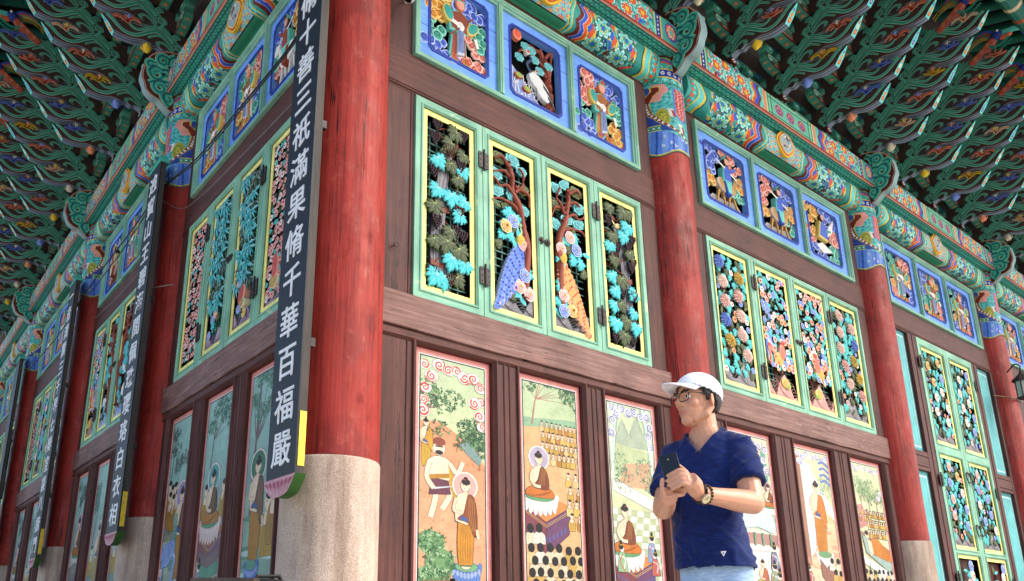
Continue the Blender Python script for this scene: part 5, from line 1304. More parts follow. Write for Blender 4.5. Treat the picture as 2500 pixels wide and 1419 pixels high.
    def backhead(s, x, z, r_, col='#efe6d4'):
        s.out(smooth_path([(x-r_*1.5, z-r_*3.2), (x-r_*1.4, z-r_*1.5), (x-r_*.6, z-r_*.8), (x+r_*.6, z-r_*.8), (x+r_*1.4, z-r_*1.5), (x+r_*1.5, z-r_*3.2)], 3), col, '#6a5a4a', .003)
        for q in (-.5, .2, .8): s.line([(x+q*r_, z-r_*1.2), (x+q*r_*1.3, z-r_*2.8)], .003, '#b08a4a')
        s.ell(x, z, r_*.85, r_, '#1b1a20', n=12)
    def crowd_back(s, x0, x1, z0, z1, nx, nz, r_, seed, cols=('#ddcfb4', '#d6bd88', '#e4dccb', '#c9a45a')):
        rs = random.Random(seed)
        for j in range(nz):
            for i in range(nx): s.backhead(x0+(x1-x0)*(i+.5+.4*(j % 2))/nx+rs.uniform(-.01, .01), z1-(z1-z0)*j/max(1, nz-1)+rs.uniform(-.012, .012), r_, rs.choice(cols))
    def crowd_front(s, x0, x1, z0, z1, nx, nz, h, seed, look=-1):
        rs = random.Random(seed)
        for j in range(nz):
            for i in range(nx): s.monk(x0+(x1-x0)*(i+.5+.35*(j % 2))/nx+rs.uniform(-.01, .01), z1-(z1-z0)*j/max(1, nz-1), h*(.85+.2*j/max(1, nz)), look, rs.choice(('#d9b65a', '#c9a24a', '#e0c68a', '#b5803a')))
    def lady(s, x, z, h, robe, look=1):
        s.out(smooth_path([(x-.2*h, z), (x-.17*h, z+.3*h), (x-.1*h, z+.6*h), (x+.1*h, z+.6*h), (x+.18*h, z+.3*h), (x+.24*h, z)], 3), robe)
        s.line(smooth_path([(x-.1*h, z+.5*h), (x+.12*h, z+.4*h), (x+.05*h, z+.1*h)], 4), .06*h, mixc(robe, '#ffffff', .45)); s.line(smooth_path([(x+.02*h, z+.55*h), (x-.1*h, z+.3*h), (x+.1*h, z+.02*h)], 4), .035*h, '#c9583f')
        s.oell(x, z+.72*h, .085*h, .11*h, '#f4e6d6'); s.poly(circ(x-look*.03*h, z+.78*h, .10*h, .10*h, 10), '#1c1a1e'); s.ell(x-look*.03*h, z+.91*h, .05*h, .07*h, '#1c1a1e'); s.line([(x-.09*h, z+.83*h), (x+.09*h, z+.83*h)], .02*h, '#d8b04a')
    def checker(s, z0, z1, nx, nz, a, b2, line):
        for j in range(nz):
            for i in range(-2, nx+2):
                x = lambda u, t: (u+t*.9)*s.w/nx
                t0, t1 = j/nz, (j+1)/nz; za, zb = z0+(z1-z0)*t0, z0+(z1-z0)*t1
                s.poly([(x(i, t0*2), za), (x(i+1, t0*2), za), (x(i+1, t1*2), zb), (x(i, t1*2), zb)], a if (i+j) % 2 else b2)
        for j in range(nz+1): s.line([(0, z0+(z1-z0)*j/nz), (s.w, z0+(z1-z0)*j/nz)], .003, line)
    def mountain(s, pts, col, shade):
        s.poly(pts, col)
        for (x0, z0), (x1, z1) in zip(pts, pts[1:]):
            for q in range(3): s.line([(x0+(x1-x0)*(.2+.25*q), z0+(z1-z0)*(.2+.25*q)), (x0+(x1-x0)*(.2+.25*q)+.012, z0+(z1-z0)*(.2+.25*q)-.10)], .007, shade, .001)

GW = ('#c9d2a2', '#d3dab0', '#cfd6aa')
def art_bandit(a):
    a.sky(('#e2a583', '#e0ad88', '#d8c49a', '#cbd3a4', '#c4d2a6', '#b9cda4'), 0, a.h); W_, H = a.w, a.h
    a.poly([(0, H-.62), (W_*.3, H-.60), (W_*.7, H-.74), (W_, H-.96), (W_, 0), (0, 0)], '#dd9a70'); a.poly([(0, H-1.0), (W_, H-1.2), (W_, 0), (0, 0)], '#e2a67e')
    a.tree(.02, H-.72, .42, .16, 3, n=16, spread=.16); a.tree(W_*.55, H-.86, .24, .05, 5, n=18, spread=.24); a.tree(W_*.92, H-1.0, .26, -.02, 6, n=18, spread=.14)
    a.poly([(W_*.6, H-.78), (W_*.75, H-.74), (W_*.95, H-.9), (W_*.9, H-.96), (W_*.7, H-.86)], '#7d9a96')
    a.tufts(46, .2, H-.95, '#a8643c', 2)
    a.clouds('#c4483a', '#f6e6dc', [(.06, .08), (.16, .18), (.07, .30), (.05, .42), (.28, .06), (.42, .09), (.56, .08), (.68, .13), (.82, .12), (.94, .2), (.95, .34), (.84, .36), (.92, .48), (.96, .58), (.04, .52)], .055)
    a.standing(.06, H-1.05, .50, None, 1, '#c9a23a', '#c9962e')
    # the running swordsman
    x, z = W_*.30, H-1.42; sk = '#f0d9bd'
    for p in ([(x+.02, z+.24), (x+.10, z+.16), (x+.02, z+.02)], [(x-.03, z+.22), (x-.05, z+.08), (x-.09, z-.06)]): a.line(smooth_path(p, 4), .062, '#4a3a30'); a.line(smooth_path(p, 4), .054, sk)
    a.out([(x-.11, z+.14), (x+.11, z+.16), (x+.08, z+.30), (x-.08, z+.30)], '#6a3a4a'); a.out(smooth_path([(x-.12, z+.30), (x-.12, z+.45), (x, z+.50), (x+.12, z+.44), (x+.09, z+.28)], 3), sk)
    a.line([(x-.1, z+.30), (x+.1, z+.33)], .04, '#b5832e'); a.line(smooth_path([(x+.10, z+.44), (x+.12, z+.25), (x+.16, z+.12)], 4), .035, '#c9a23a')
    for p in ([(x-.1, z+.44), (x-.13, z+.30), (x-.06, z+.20)], [(x+.1, z+.44), (x+.17, z+.36), (x+.23, z+.47)]): a.line(smooth_path(p, 4), .052, '#4a3a30'); a.line(smooth_path(p, 4), .045, sk)
    a.line([(x-.06, z+.2), (x+.15, z+.24)], .018, '#c9d0d6', .006); a.oell(x-.01, z+.57, .06, .07, sk); a.ell(x-.01, z+.63, .065, .04, '#8a4438'); a.ell(x-.01, z+.53, .04, .022, '#2a2020'); a.line([(x-.05, z+.585), (x+.03, z+.585)], .012, '#2a2020')
    a.standing(W_*.68, H-1.92, .90, '#e0a8a0', -1); a.lotus(W_*.70, H-1.91, .27, .18, '#5c86cc', '#2c4a8a', '#6fa878'); 
    a.standing(W_*.68, H-1.915, .90, None, -1)
    for x, z, rx, rz, q in ((.12, .62, .14, .12, 3), (.2, .45, .16, .14, 4), (.08, .3, .13, .14, 6), (.22, .2, .2, .14, 8), (.4, .12, .16, .1, 9)):
        a.ell(x, z-.05+H-2.27, rx*.9, rz*.9, '#6f9a68'); a.leaves(x, z-.05+H-2.27, rx, rz, 60, ('#3d7048', '#5a8a58', '#a9c79a', '#2f5a3c'), q, .03)
def art_assembly(a):
    a.sky(('#e3c08e', '#e6c9a0', '#dccf9e', '#c9d3a2', '#bed0a4', '#b6caa0'), 0, a.h); W_, H = a.w, a.h+0.18
    a.poly([(0, H-.56), (W_, H-.50), (W_, H-.62), (0, H-.7)], '#8fb592'); a.poly([(0, H-.66), (W_, H-.58), (W_, 0), (0, 0)], '#dfae7c'); a.tufts(30, .3, H-.7, '#b5894a', 4)
    a.tree(.10, H-.62, .5, .12, 8, n=26, limbs=[(-.05, .42), (.1, .52), (.25, .5), (.4, .48), (.55, .44), (.6, .3), (.45, .38)], trunk='#a8746a')
    a.crowd_front(.28*W_, W_*1.02, H-1.02, H-.68, 8, 4, .14, 5); a.throne(W_*.36, H-1.42, .62, .50)
    a.seated(W_*.26, H-1.36, .50, '#b3a7bd', 1)
    a.crowd_front(W_*.72, W_*1.02, H-1.66, H-1.22, 2, 4, .19, 6); a.crowd_back(0, W_*.32, H-1.95, H-1.66, 2, 2, .048, 7); a.crowd_back(0, W_*1.0, H-2.3, H-1.85, 6, 5, .047, 9)
def art_teaching(a):
    a.sky(('#e0c9a0', '#d8cfa2', '#cdd6aa', '#d3dcb2', '#c6d6ae'), 0, a.h); W_, H = a.w, a.h+0.27
    a.mountain([(.05, H-.75), (.2, H-.42), (.3, H-.6), (.42, H-.36), (.52, H-.55), (.62, H-.45), (.76, H-.75)], '#a9b8a0', '#6f8478')
    a.poly([(0, H-.72), (W_, H-.78), (W_, H-1.1), (0, H-1.05)], '#b9c79a'); a.poly([(.2, H-.95), (W_, H-.88), (W_, H-1.2), (.1, H-1.2)], '#dba683')
    for x, z, q in ((.1, .95, 1), (.2, 1.12, 2), (.5, 1.0, 3), (.62, 1.12, 4)): a.leaves(x, H-z, .15, .15, 90, ('#5f8a68', '#86ab84', '#a9c3a0', '#4a7556'), q)
    a.out([(.02, H-1.12), (W_, H-1.32), (W_, H-1.46), (.02, H-1.26)], '#e9e6de', '#6a6a66', .004)
    for i in range(8): a.line([(i*.1, H-1.13-.027*i), (i*.1, H-1.27-.027*i)], .003, '#6a6a66')
    a.checker(0, H-1.45, 7, 14, '#e6e6d6', '#b3bf94', '#8f9a78')
    for sgn, x in ((1, .0), (-1, W_)):
        for q in range(4): a.line(smooth_path([(x+sgn*.2*(1-q*.2), H-.12), (x+sgn*.10*(1-q*.2), H-.6), (x+sgn*.03, H-1.2)], 5), .04, ('#8fb59a', '#d9e6dc', '#a9c9b4', '#e9efe8')[q], .02)
    a.clouds('#5a6aa8', '#f0f0f2', [(.08, .06), (.2, .12), (.1, .2), (.32, .05), (.46, .08), (.6, .06), (.74, .1), (.88, .08), (.94, .2), (.9, .32), (.95, .44), (.07, .34)], .05)
    a.throne(W_*.42, H-1.98, .6, .42); a.seated(W_*.26, H-1.92, .56, None, 1); a.lady(W_*.80, H-2.0, .34, '#7f9fc4', -1); a.lady(W_*.86, H-2.14, .30, '#b5605a', -1); a.lady(W_*.14, H-2.12, .34, '#8fb58a', 1)
def art_palace(a):
    a.sky(('#e6e3d6', '#e2e2d2', '#cfd8b4', '#d6dcb4'), 0, a.h); W_, H = a.w, a.h+0.08
    for i, c in enumerate(('#5a6aa8', '#8fa9d0', '#b5574a', '#d9c9a0', '#6fa89a')): a.poly([(W_*.12+.11*i, H-.2), (W_*.12+.11*i+.1, H-.2), (W_*.14+.11*i+.08, H-.85), (W_*.14+.11*i, H-.85)], c)
    a.clouds('#6a6a92', '#f2f0ea', [(.08, .08), (.22, .1), (.4, .07), (.6, .08), (.78, .1), (.92, .14), (.86, .28), (.93, .42)], .055)
    a.seated(W_*.55, H-1.05, .5, '#8fa6c9', 1, '#c4803a', '#7d4a2a', '#b9b5d0'); a.seated(W_*.88, H-.98, .32, '#b58a8a', -1)
    a.out(smooth_path([(.05, H-1.1), (W_*.5, H-1.02), (W_*.95, H-1.12), (W_*.92, H-1.32), (W_*.5, H-1.26), (.08, H-1.32)], 3), '#cfe4e4', '#7f9a9a')
    for i in range(14): a.line([(.08+.045*i, H-1.1), (.08+.045*i, H-1.3)], .004, '#8fb0b0')
    a.poly([(0, H-1.34), (W_, H-1.34), (W_, H-1.48), (0, H-1.48)], '#b58a80')
    for i in range(5): a.poly([(W_*i/5, H-1.33), (W_*i/5+.03, H-1.33), (W_*i/5+.03, H-1.5), (W_*i/5, H-1.5)], '#6f9a80')
    a.checker(0, H-1.5, 9, 12, '#f2efe6', '#ece9df', '#a9a89e')
    a.seated(W_*.55, H-1.98, .34, None, 1, '#d0b85a', '#b5604a', '#d9c46a'); a.lady(W_*.16, H-1.82, .36, '#b56a7a'); a.lady(W_*.2, H-2.05, .38, '#6a86b5'); a.lady(W_*.86, H-1.78, .36, '#6f7f9a', -1); a.lady(W_*.82, H-2.05, .4, '#8aa58a', -1); a.lady(W_*.94, H-2.15, .4, '#b58f5a', -1)
def art_departure(a):
    a.sky(('#e2c4a0', '#e6cfae', '#dcbf9a', '#d6d2a6', '#d3d8ac', '#dadcae'), 0, a.h); W_, H = a.w, a.h+0.1
    for q in range(24): a.ell(random.Random(q).uniform(0, W_), random.Random(q+50).uniform(.5, H-1), .12, .035, '#dba886' if q % 2 else '#d9c49a')
    a.poly([(.1, H-.28), (.3, H-.32), (.3, H-.9), (.2, H-1.5), (.1, H-1.6)], '#d3e0e4'); a.poly([(.26, H-.32), (W_, H-.9), (W_, H-1.05), (.26, H-.75)], '#dfe6e2')
    for i in range(5): a.poly([(.1+.045*i, H-.24-.012*i), (.135+.045*i, H-.25-.012*i), (.135+.045*i, H-.3-.012*i), (.1+.045*i, H-.3-.012*i)], '#cfdde0')
    a.poly([(0, H-.12), (.10, H-.12), (.09, H-.3), (.10, H-1.7), (0, H-1.75)], '#b98a72')
    for q in range(5): a.line([(.018*q+.008, H-.2), (.018*q+.008, H-1.6)], .006, '#8f5f4a')
    a.leaves(W_*.82, H-.58, .14, .16, 80, ('#7fa57a', '#a3c096', '#5f8a62'), 4); a.clouds('#6f7fb0', '#f0f0f2', [(.1, .06), (.24, .1), (.38, .05), (.52, .09), (.68, .06), (.84, .1), (.95, .06), (.14, .17)], .045)
    for q in range(4): a.line(smooth_path([(W_*.7, H-.25-.09*q), (W_*.85, H-.22-.09*q), (W_, H-.28-.09*q)], 4), .035, '#6f86c4')
    a.standing(W_*.52, H-1.55, 1.12, None, -1, '#c9822e', '#c9762a'); a.lotus(W_*.56, H-1.56, .3, .18, '#f0eee8', '#7a6a60', '#6fa070'); a.out([(W_*.38, H-1.6), (W_*.56, H-1.72), (W_*.76, H-1.62), (W_*.76, H-1.86), (W_*.58, H-1.98), (W_*.4, H-1.84)], '#9a6a5a')
    a.crowd_back(W_*.66, W_, H-2.1, H-1.62, 2, 4, .042, 3); a.crowd_back(W_*.3, W_*.9, H-2.25, H-2.0, 3, 2, .042, 5); a.lady(W_*.12, H-2.15, .36, '#8fb5a0'); a.lady(W_*.28, H-2.2, .30, '#3f9a90'); a.lady(W_*.06, H-1.95, .28, '#b5655a')
def art_nirvana(a):
    a.sky(('#e6d3ae', '#dcd2a6', '#cfd6aa', '#d3d8ae', '#cdd6ac'), 0, a.h); W_, H = a.w, a.h+0.1
    for i in range(4): a.tree(.16+.17*i, H-1.0, .55, .02*(i-1), 20+i, ('#8fb07c', '#a9c290', '#6f946a'), '#a08a6a', 10, .14)
    a.clouds('#8a86a8', '#f2efe8', [(.08, .05), (.2, .09), (.34, .05), (.5, .07), (.66, .06), (.8, .09), (.93, .07), (.95, .42), (.84, .5)], .042)
    a.poly([(.02, H-.75), (.16, H-.72), (.26, H-1.02), (.04, H-1.1)], '#c48a80'); a.crowd_front(.2, W_, H-1.22, H-.92, 9, 3, .14, 8)
    a.crowd_front(0, .3, H-.98, H-.88, 3, 2, .12, 12)
    a.out([(.05, H-1.18), (W_*.9, H-1.42), (W_, H-1.62), (W_*.9, H-1.72), (.1, H-1.45)], '#9fb8ac'); a.line([(.05, H-1.15), (W_, H-1.4)], .035, '#b58470')
    a.out(smooth_path([(.2, H-1.27), (.36, H-1.22), (.55, H-1.36), (.68, H-1.46), (.66, H-1.55), (.45, H-1.52), (.24, H-1.46)], 3), '#cf7f2e')
    for i in range(5): a.line(smooth_path([(.28+.07*i, H-1.28-.02*i), (.33+.07*i, H-1.4-.02*i), (.3+.07*i, H-1.47-.01*i)], 3), .005, '#8a4a1c')
    a.out([(.14, H-1.24), (.24, H-1.28), (.26, H-1.45), (.18, H-1.5)], '#ecd3b4'); a.head(.16, H-1.19, .05, 1); a.poly([(0, H-1.48), (W_, H-1.74), (W_, H-1.86), (0, H-1.6)], '#efece2')
    a.crowd_back(0, W_, H-2.3, H-1.72, 7, 6, .036, 14); a.line([(.14, H-1.7), (.14, H-1.5)], .03, '#8aa5a0', .004)
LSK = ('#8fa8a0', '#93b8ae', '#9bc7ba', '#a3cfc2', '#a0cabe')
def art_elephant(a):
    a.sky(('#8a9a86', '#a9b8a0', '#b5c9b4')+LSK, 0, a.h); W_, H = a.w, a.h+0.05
    a.tree(.06, H-.8, .6, .1, 31, ('#5a7068', '#6f8478', '#4a5f58'), '#6a6a62', 16, .12); a.tree(.3, H-.85, .3, .06, 32, ('#5a7068', '#6f8478'), '#6a6a62', 14, .14); a.tufts(30, .1, .8, '#5f7a66', 8)
    for i, (x, z) in enumerate(((.08, .86), (.17, .92), (.27, .9), (.12, 1.0), (.24, 1.04), (.34, 1.0))): a.monk(x, H-z-.35, .46, 1, '#b5873c')
    for i in range(9): a.line(smooth_path([(.02+.04*i, H-1.1), (.05+.04*i, H-1.3), (.02+.045*i, H-1.5)], 4), .012, '#8a5f2a')
    a.standing(W_*.74, H-1.98, 1.18, '#a892b8', -1, '#b5802e', '#6a3f30')
    for i in range(7): a.line(smooth_path([(W_*.45+.02*i, H-1.2), (W_*.52+.015*i, H-1.5), (W_*.4+.02*i, H-1.85)], 4), .012, ('#7fb5a8', '#4f8f88')[i % 2])
    # kneeling elephant
    b_ = '#8fa9dc'; a.oell(.17, H-1.66, .17, .14, b_); a.oell(.33, H-1.60, .10, .11, b_); a.out([(.05, H-1.7), (.11, H-1.72), (.10, H-1.95), (.04, H-1.95)], b_); a.line(smooth_path([(.38, H-1.6), (.44, H-1.75), (.40, H-1.95), (.48, H-2.0)], 5), .07, '#5a74b0'); a.line(smooth_path([(.38, H-1.6), (.44, H-1.75), (.40, H-1.95), (.48, H-2.0)], 5), .06, b_)
    a.oell(.27, H-1.58, .05, .08, '#7f98d0'); a.ell(.36, H-1.57, .012, .012, '#222'); a.line([(.39, H-1.66), (.46, H-1.70)], .018, '#f4f2ea')
    a.clouds('#b58478', '#efe9e2', [(.06, 2.05/2.27*2.0), (.2, 1.98), (.12, 2.12), (.4, 2.06), (.62, 2.1), (.75, 2.0), (.85, 2.12), (.3, 2.15)], .055)
def art_sermon(a):
    a.sky(('#8fa08c', '#a9b49c', '#b9c4aa', '#a9c4b4')+LSK, 0, a.h); W_, H = a.w, a.h+0.08
    a.tree(.14, H-1.0, .85, .12, 33, ('#4a8068', '#5f9478', '#3a6a56'), '#7a7468', 30, .3, [(.0, .62), (.1, .8), (.25, .85), (.4, .8), (.5, .62), (.3, .7)])
    for x in (.1, .56, .64, .72): a.monk(x, H-1.42, .42, -1, '#b5933c')
    a.throne(W_*.46, H-1.52, .68, .5, '#8a5a5a', '#cf7a3c'); a.seated(W_*.42, H-1.45, .62, '#5aa9a6', -1, '#b57a2e', '#5f3a2c', '#e0c9c0')
    for z, c, d in ((1.72, '#7f6a6a', '#5f4a4a'), (1.84, '#5f9a80', '#3a6a5a'), (2.0, '#8a4a5a', '#6a3444')): a.out([(.06, H-z), (W_*.45, H-z-.07), (W_*.85, H-z), (W_*.85, H-z-.12), (W_*.45, H-z-.19), (.06, H-z-.12)], c, d)
    for x, z, c in ((.74, 1.62, '#4a6a5a'), (.70, 1.9, '#6a8a6a'), (.62, 2.1, '#8a9a6a'), (.08, 2.0, '#7fa0b5'), (.3, 2.25, '#5a7f8a'), (.76, 2.2, '#3f5f8a')): a.lady(x, H-z-.2, .42, c, -1)
def art_walking(a):
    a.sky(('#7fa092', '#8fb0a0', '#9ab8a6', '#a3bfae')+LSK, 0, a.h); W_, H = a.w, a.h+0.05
    a.tree(.12, H-1.5, 1.4, .06, 36, ('#4a8068', '#5f9478', '#3a6a56', '#7fa88c'), '#7d6468', 34, .3, [(-.06, 1.2), (.06, 1.4), (.2, 1.42), (.34, 1.3), (.1, 1.05), (.3, 1.1), (.5, 1.35)])
    for q in range(14): a.ell(random.Random(q).uniform(0, W_), random.Random(q+9).uniform(0, .75), .18, .03, '#6f9a80' if q % 2 else '#b9d6cc')
    a.tufts(50, .0, .8, '#4a7a5a', 5, .04); a.monk(W_*.75, H-1.85, .62, -1, '#b5933c'); a.monk(W_*.93, H-1.75, .6, -1, '#a8803a')
    a.standing(W_*.36, H-1.92, 1.12, '#3f7a5c', -1, '#b5802e', '#6a4a38'); a.lotus(W_*.34, H-1.93, .26, .2, '#4a78cc', '#24438a', '#5f9a80')
def art_meditation(a):
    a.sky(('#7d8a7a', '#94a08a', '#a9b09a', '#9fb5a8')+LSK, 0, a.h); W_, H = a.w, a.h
    a.tree(.2, H-.9, .7, .1, 41, ('#4a6f62', '#5f8474', '#3f5f56'), '#6a6a62', 24, .25); a.seated(W_*.5, H-1.3, .66, '#b59aa8', 1, '#b5752e', '#6a3f30', '#d9d0c4'); a.throne(W_*.5, H-1.5, .6, .4, '#7a6f74', '#8a8f8a')
    a.crowd_back(0, W_, H-2.3, H-1.85, 4, 4, .05, 17)
def art_river(a):
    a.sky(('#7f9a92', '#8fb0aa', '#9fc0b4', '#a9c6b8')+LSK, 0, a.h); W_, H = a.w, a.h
    a.tree(.1, H-1.2, .9, .16, 45, ('#4a7f6a', '#6a9a80', '#3f6a5a'), '#6a6458', 26, .3); a.standing(W_*.6, H-1.9, 1.05, '#8fb0a6', -1, '#b59a4a', '#8a6a4a'); a.lotus(W_*.6, H-1.95, .24, .18, '#5a88cc', '#2a4f8a'); a.monk(.14, H-1.7, .5, 1); a.monk(.64, H-1.3, .4, -1)
    a.tufts(40, 0, .8, '#4f7f68', 6); a.leaves(.15, .35, .16, .2, 80, ('#4a7f6a', '#6a9a80'), 4)
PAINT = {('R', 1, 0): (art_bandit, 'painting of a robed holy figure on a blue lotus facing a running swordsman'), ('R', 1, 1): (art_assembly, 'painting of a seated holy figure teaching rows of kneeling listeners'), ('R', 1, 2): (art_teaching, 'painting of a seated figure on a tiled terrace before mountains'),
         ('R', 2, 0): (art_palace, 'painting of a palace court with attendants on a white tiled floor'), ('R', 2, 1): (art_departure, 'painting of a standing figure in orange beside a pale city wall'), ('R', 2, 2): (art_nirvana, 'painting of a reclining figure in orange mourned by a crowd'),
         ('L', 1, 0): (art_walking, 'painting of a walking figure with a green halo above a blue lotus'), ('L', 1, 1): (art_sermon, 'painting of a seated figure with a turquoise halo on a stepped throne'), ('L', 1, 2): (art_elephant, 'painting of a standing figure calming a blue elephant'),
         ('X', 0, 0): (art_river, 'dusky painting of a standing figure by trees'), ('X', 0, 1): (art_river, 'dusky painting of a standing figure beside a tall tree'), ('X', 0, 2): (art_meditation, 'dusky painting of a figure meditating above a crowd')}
_art = {}
def painting(M, c0, c1, z0, z1, spec, seed, flip):
    w_, h = c1-c0, z1-z0
    base = MB(); o = .062
    base.box(c0-.02, c1+.02, -o, -.0, z0-.02, z1+.02, '#ee9f92')
    p = base.build('painted_panel', 'art', hall, M); p['label'] = spec[1]
    fr = MB()
    for d, e, col, oo in ((.0, .008, '#b5322e', .0006), (.008, .048, '#f3a097', .0012), (.048, .056, '#f4f0ea', .0024), (.056, .066, '#2a3038', .0036)):
        ring(fr, fr, c0+d, c1-d, z0+d, z1-d, [(0, o+oo), (e-d, o+oo)], col)
    fr.build('painted_border', 'art', p)
    key = spec[0].__name__, flip
    if key not in _art:
        a = Art(.66, 2.14, flip); spec[0](a); _art[key] = a.mb.mesh('painting', 'art')
    place('painting', _art[key], p, T((c0+.066, -o-.002, z0+.066)) @ Matrix.Diagonal(((w_-.132)/.66, 1, (h-.132)/2.14, 1)))
# ================================================================ bays of the near wall and the return wall
window_bay(MR, RB[0], RB[1], 1, ['figure', 'crane', 'figure'], ['grape', 'peacock_blue', 'peacock_orange', 'grape'],
    ['green shutter carved with cyan vine leaves round a grey trunk, next to the corner column', 'green shutter carved with a blue-tailed peacock under a pine', 'green shutter carved with an orange-tailed peacock under a pine', 'green shutter carved with cyan vine leaves, next to the second column'],
    'blue frieze of three carved boards with warriors and a crane by a pine')
window_bay(MR, RB[1], RB[2], 2, ['rider', 'rider', 'flyer'], ['mum', 'rooster', 'rooster', 'mum'],
    ['green shutter carved with large chrysanthemums above a grey rock, nearer the man', 'green shutter carved with a blue-tailed rooster under blossoms', 'green shutter carved with a red-tailed rooster under blossoms', 'green shutter carved with large chrysanthemums, nearer the door bay'],
    'blue frieze of three carved boards with horse riders in clouds')
window_bay(ML, LB[0], LB[1], 1, ['rider', 'figure', 'figure'], ['plum_bird', 'bamboo_bird', 'bamboo', 'plum'],
    ['green shutter with blossom carving half hidden by the name board', 'green shutter carved with bamboo and a red pheasant', 'green shutter carved with cyan bamboo leaves and canes', 'green shutter carved with dense pink plum blossom'],
    'shaded blue frieze carved with figures and a mount in clouds')
window_bay(ML, LB[1], LB[2], 3, ['figure', 'figure', 'rider'], ['pine_crane', 'pine_crane', 'pine_crane', 'rooster'],
    ['shaded green shutter carved with pale cranes, nearest the second board', 'shaded green shutter carved with cranes below a pine', 'shaded green shutter carved with cranes and brown boughs', 'shaded green shutter carved with small pink flowers'],
    'shaded blue frieze with a pink cloud board and a pale figure board')
window_bay(ML, LB[2], LB[3], 4, ['figure', 'figure', 'figure'], ['mixed', 'mixed', 'mixed', 'plum'],
    ['far shaded shutter carved with blue flowers by the third board', 'far shaded shutter carved with large blue flowers', 'far shaded shutter carved with orange and blue flowers', 'far shaded shutter carved with brown plum boughs'],
    'far shaded blue frieze crowded with carved figures')
window_bay(ML, LB[3], LB[4], 5, ['figure', 'figure', 'figure'], [None]*4, ['farthest shaded shutter with carved flowers']*4, 'farthest shaded frieze of carved figures')

def door_bay(M, a, b2, seed, lab, full=True):
    common(M, a, b2, seed, ['figure', 'figure', 'figure'], lab)
    c = (a+b2)/2; d0, d1 = c-1.03, c+1.03
    zb = -.75
    for e0, e1 in ((a+.22, a+.40), (d0-.27, d0), (d1, d1+.27), (b2-.40, b2-.22)): bar('wall_post', 'brown_v', M, e0, e1, zb, Z_WT, -.02, .12, [((e0+e1)/2, .01)])
    for e0, e1 in ((a+.40, d0-.27), (d1+.27, b2-.40)):
        bar('wall_rail', 'brown_h', M, e0, e1, 1.83, 2.12, -.02, .115, [(1.90, .012), (2.05, .012)])
        for z0, z1 in ((2.12, Z_WT), (zb, 1.83)):
            p = MB(); p.box(e0, e1, -.07, -.02, z0, z1, '#66aaaa'); pp = p.build('side_panel', 'teal_v', hall, M)
            q = MB(); ring(q, q, e0+.05, e1-.05, z0+.07, z1-.07, [(0, .072), (.012, .072)], '#e6ece6'); ring(q, q, e0+.02, e1-.02, z0+.03, z1-.03, [(0, .0715), (.010, .0715)], '#2f7f80'); q.build('painted_line', 'paint', pp)
    bar('wall_sill', 'brown_h', M, a+.2, b2-.2, Z_TER, zb, -.02, .17)
    st = ['mixed', 'mixed', 'lotus']
    for i, (x0, x1) in enumerate(((d0, c), (c, d1))):
        L = leaf_panel(M, x0, x1, zb, Z_WT, None, 60+i+seed, 'door_leaf', 'green door leaf with carved flower panes, %s the column nearer the corner' % ('beside' if i == 0 else 'away from'),
                       [(-.65, .70, 'lotus'), (.78, 2.16, 'mixed'), (2.32, 3.84, 'mixed')] if full else [(-.65, .70, 'lotus'), (.78, 2.16, 'mum'), (2.32, 3.84, 'mum')], .12)
        hx = d0-.02 if i == 0 else d1+.02
        hinges(L, hx, (3.55, 1.75, .35))
        for z in (1.95, 1.15): place('ring_handle', RINGH, L, T((c+(-.07 if i == 0 else .07), -FO-.004, z)))
door_bay(MR, RB[2], RB[3], 3, 'blue frieze above the double door carved with figures')
common(MR, RB[3], RB[4], 4, ['figure', 'rider', 'figure'], 'blue frieze beyond the fourth column carved with figures')
bar('wall_panel', 'brown_v', MR, RB[3]+.22, RB[4]-.22, Z_TER, Z_WT, -.02, .09)
backing(MR, RB[4], RB[5])
# ================================================================ hanging verse boards on the return wall's columns
def glyph(ch, name):
    cu = bpy.data.curves.new(name, 'FONT'); cu.body = ch; cu.align_x = 'CENTER'; cu.align_y = 'CENTER'
    cu.size = 1; cu.extrude = .012; cu.offset = .009; cu.resolution_u = 4
    ob = bpy.data.objects.new(name, cu); sc.collection.objects.link(ob)
    dg = bpy.context.evaluated_depsgraph_get(); me = bpy.data.meshes.new_from_object(ob.evaluated_get(dg))
    bpy.data.objects.remove(ob); bpy.data.curves.remove(cu)
    n = len(me.vertices); co = np.empty(n*3); me.vertices.foreach_get('co', co); co = co.reshape(-1, 3)
    if n:
        lo, hi = co.min(0), co.max(0); c = (lo+hi)/2
        co[:, 0] -= c[0]; co[:, 1] -= c[1]; me.vertices.foreach_set('co', co.ravel())
        me['w'] = float(hi[0]-lo[0]); me['h'] = float(hi[1]-lo[1])
    me.materials.clear(); me.materials.append(MAT['chalk'])
    return me
GL_ = {}
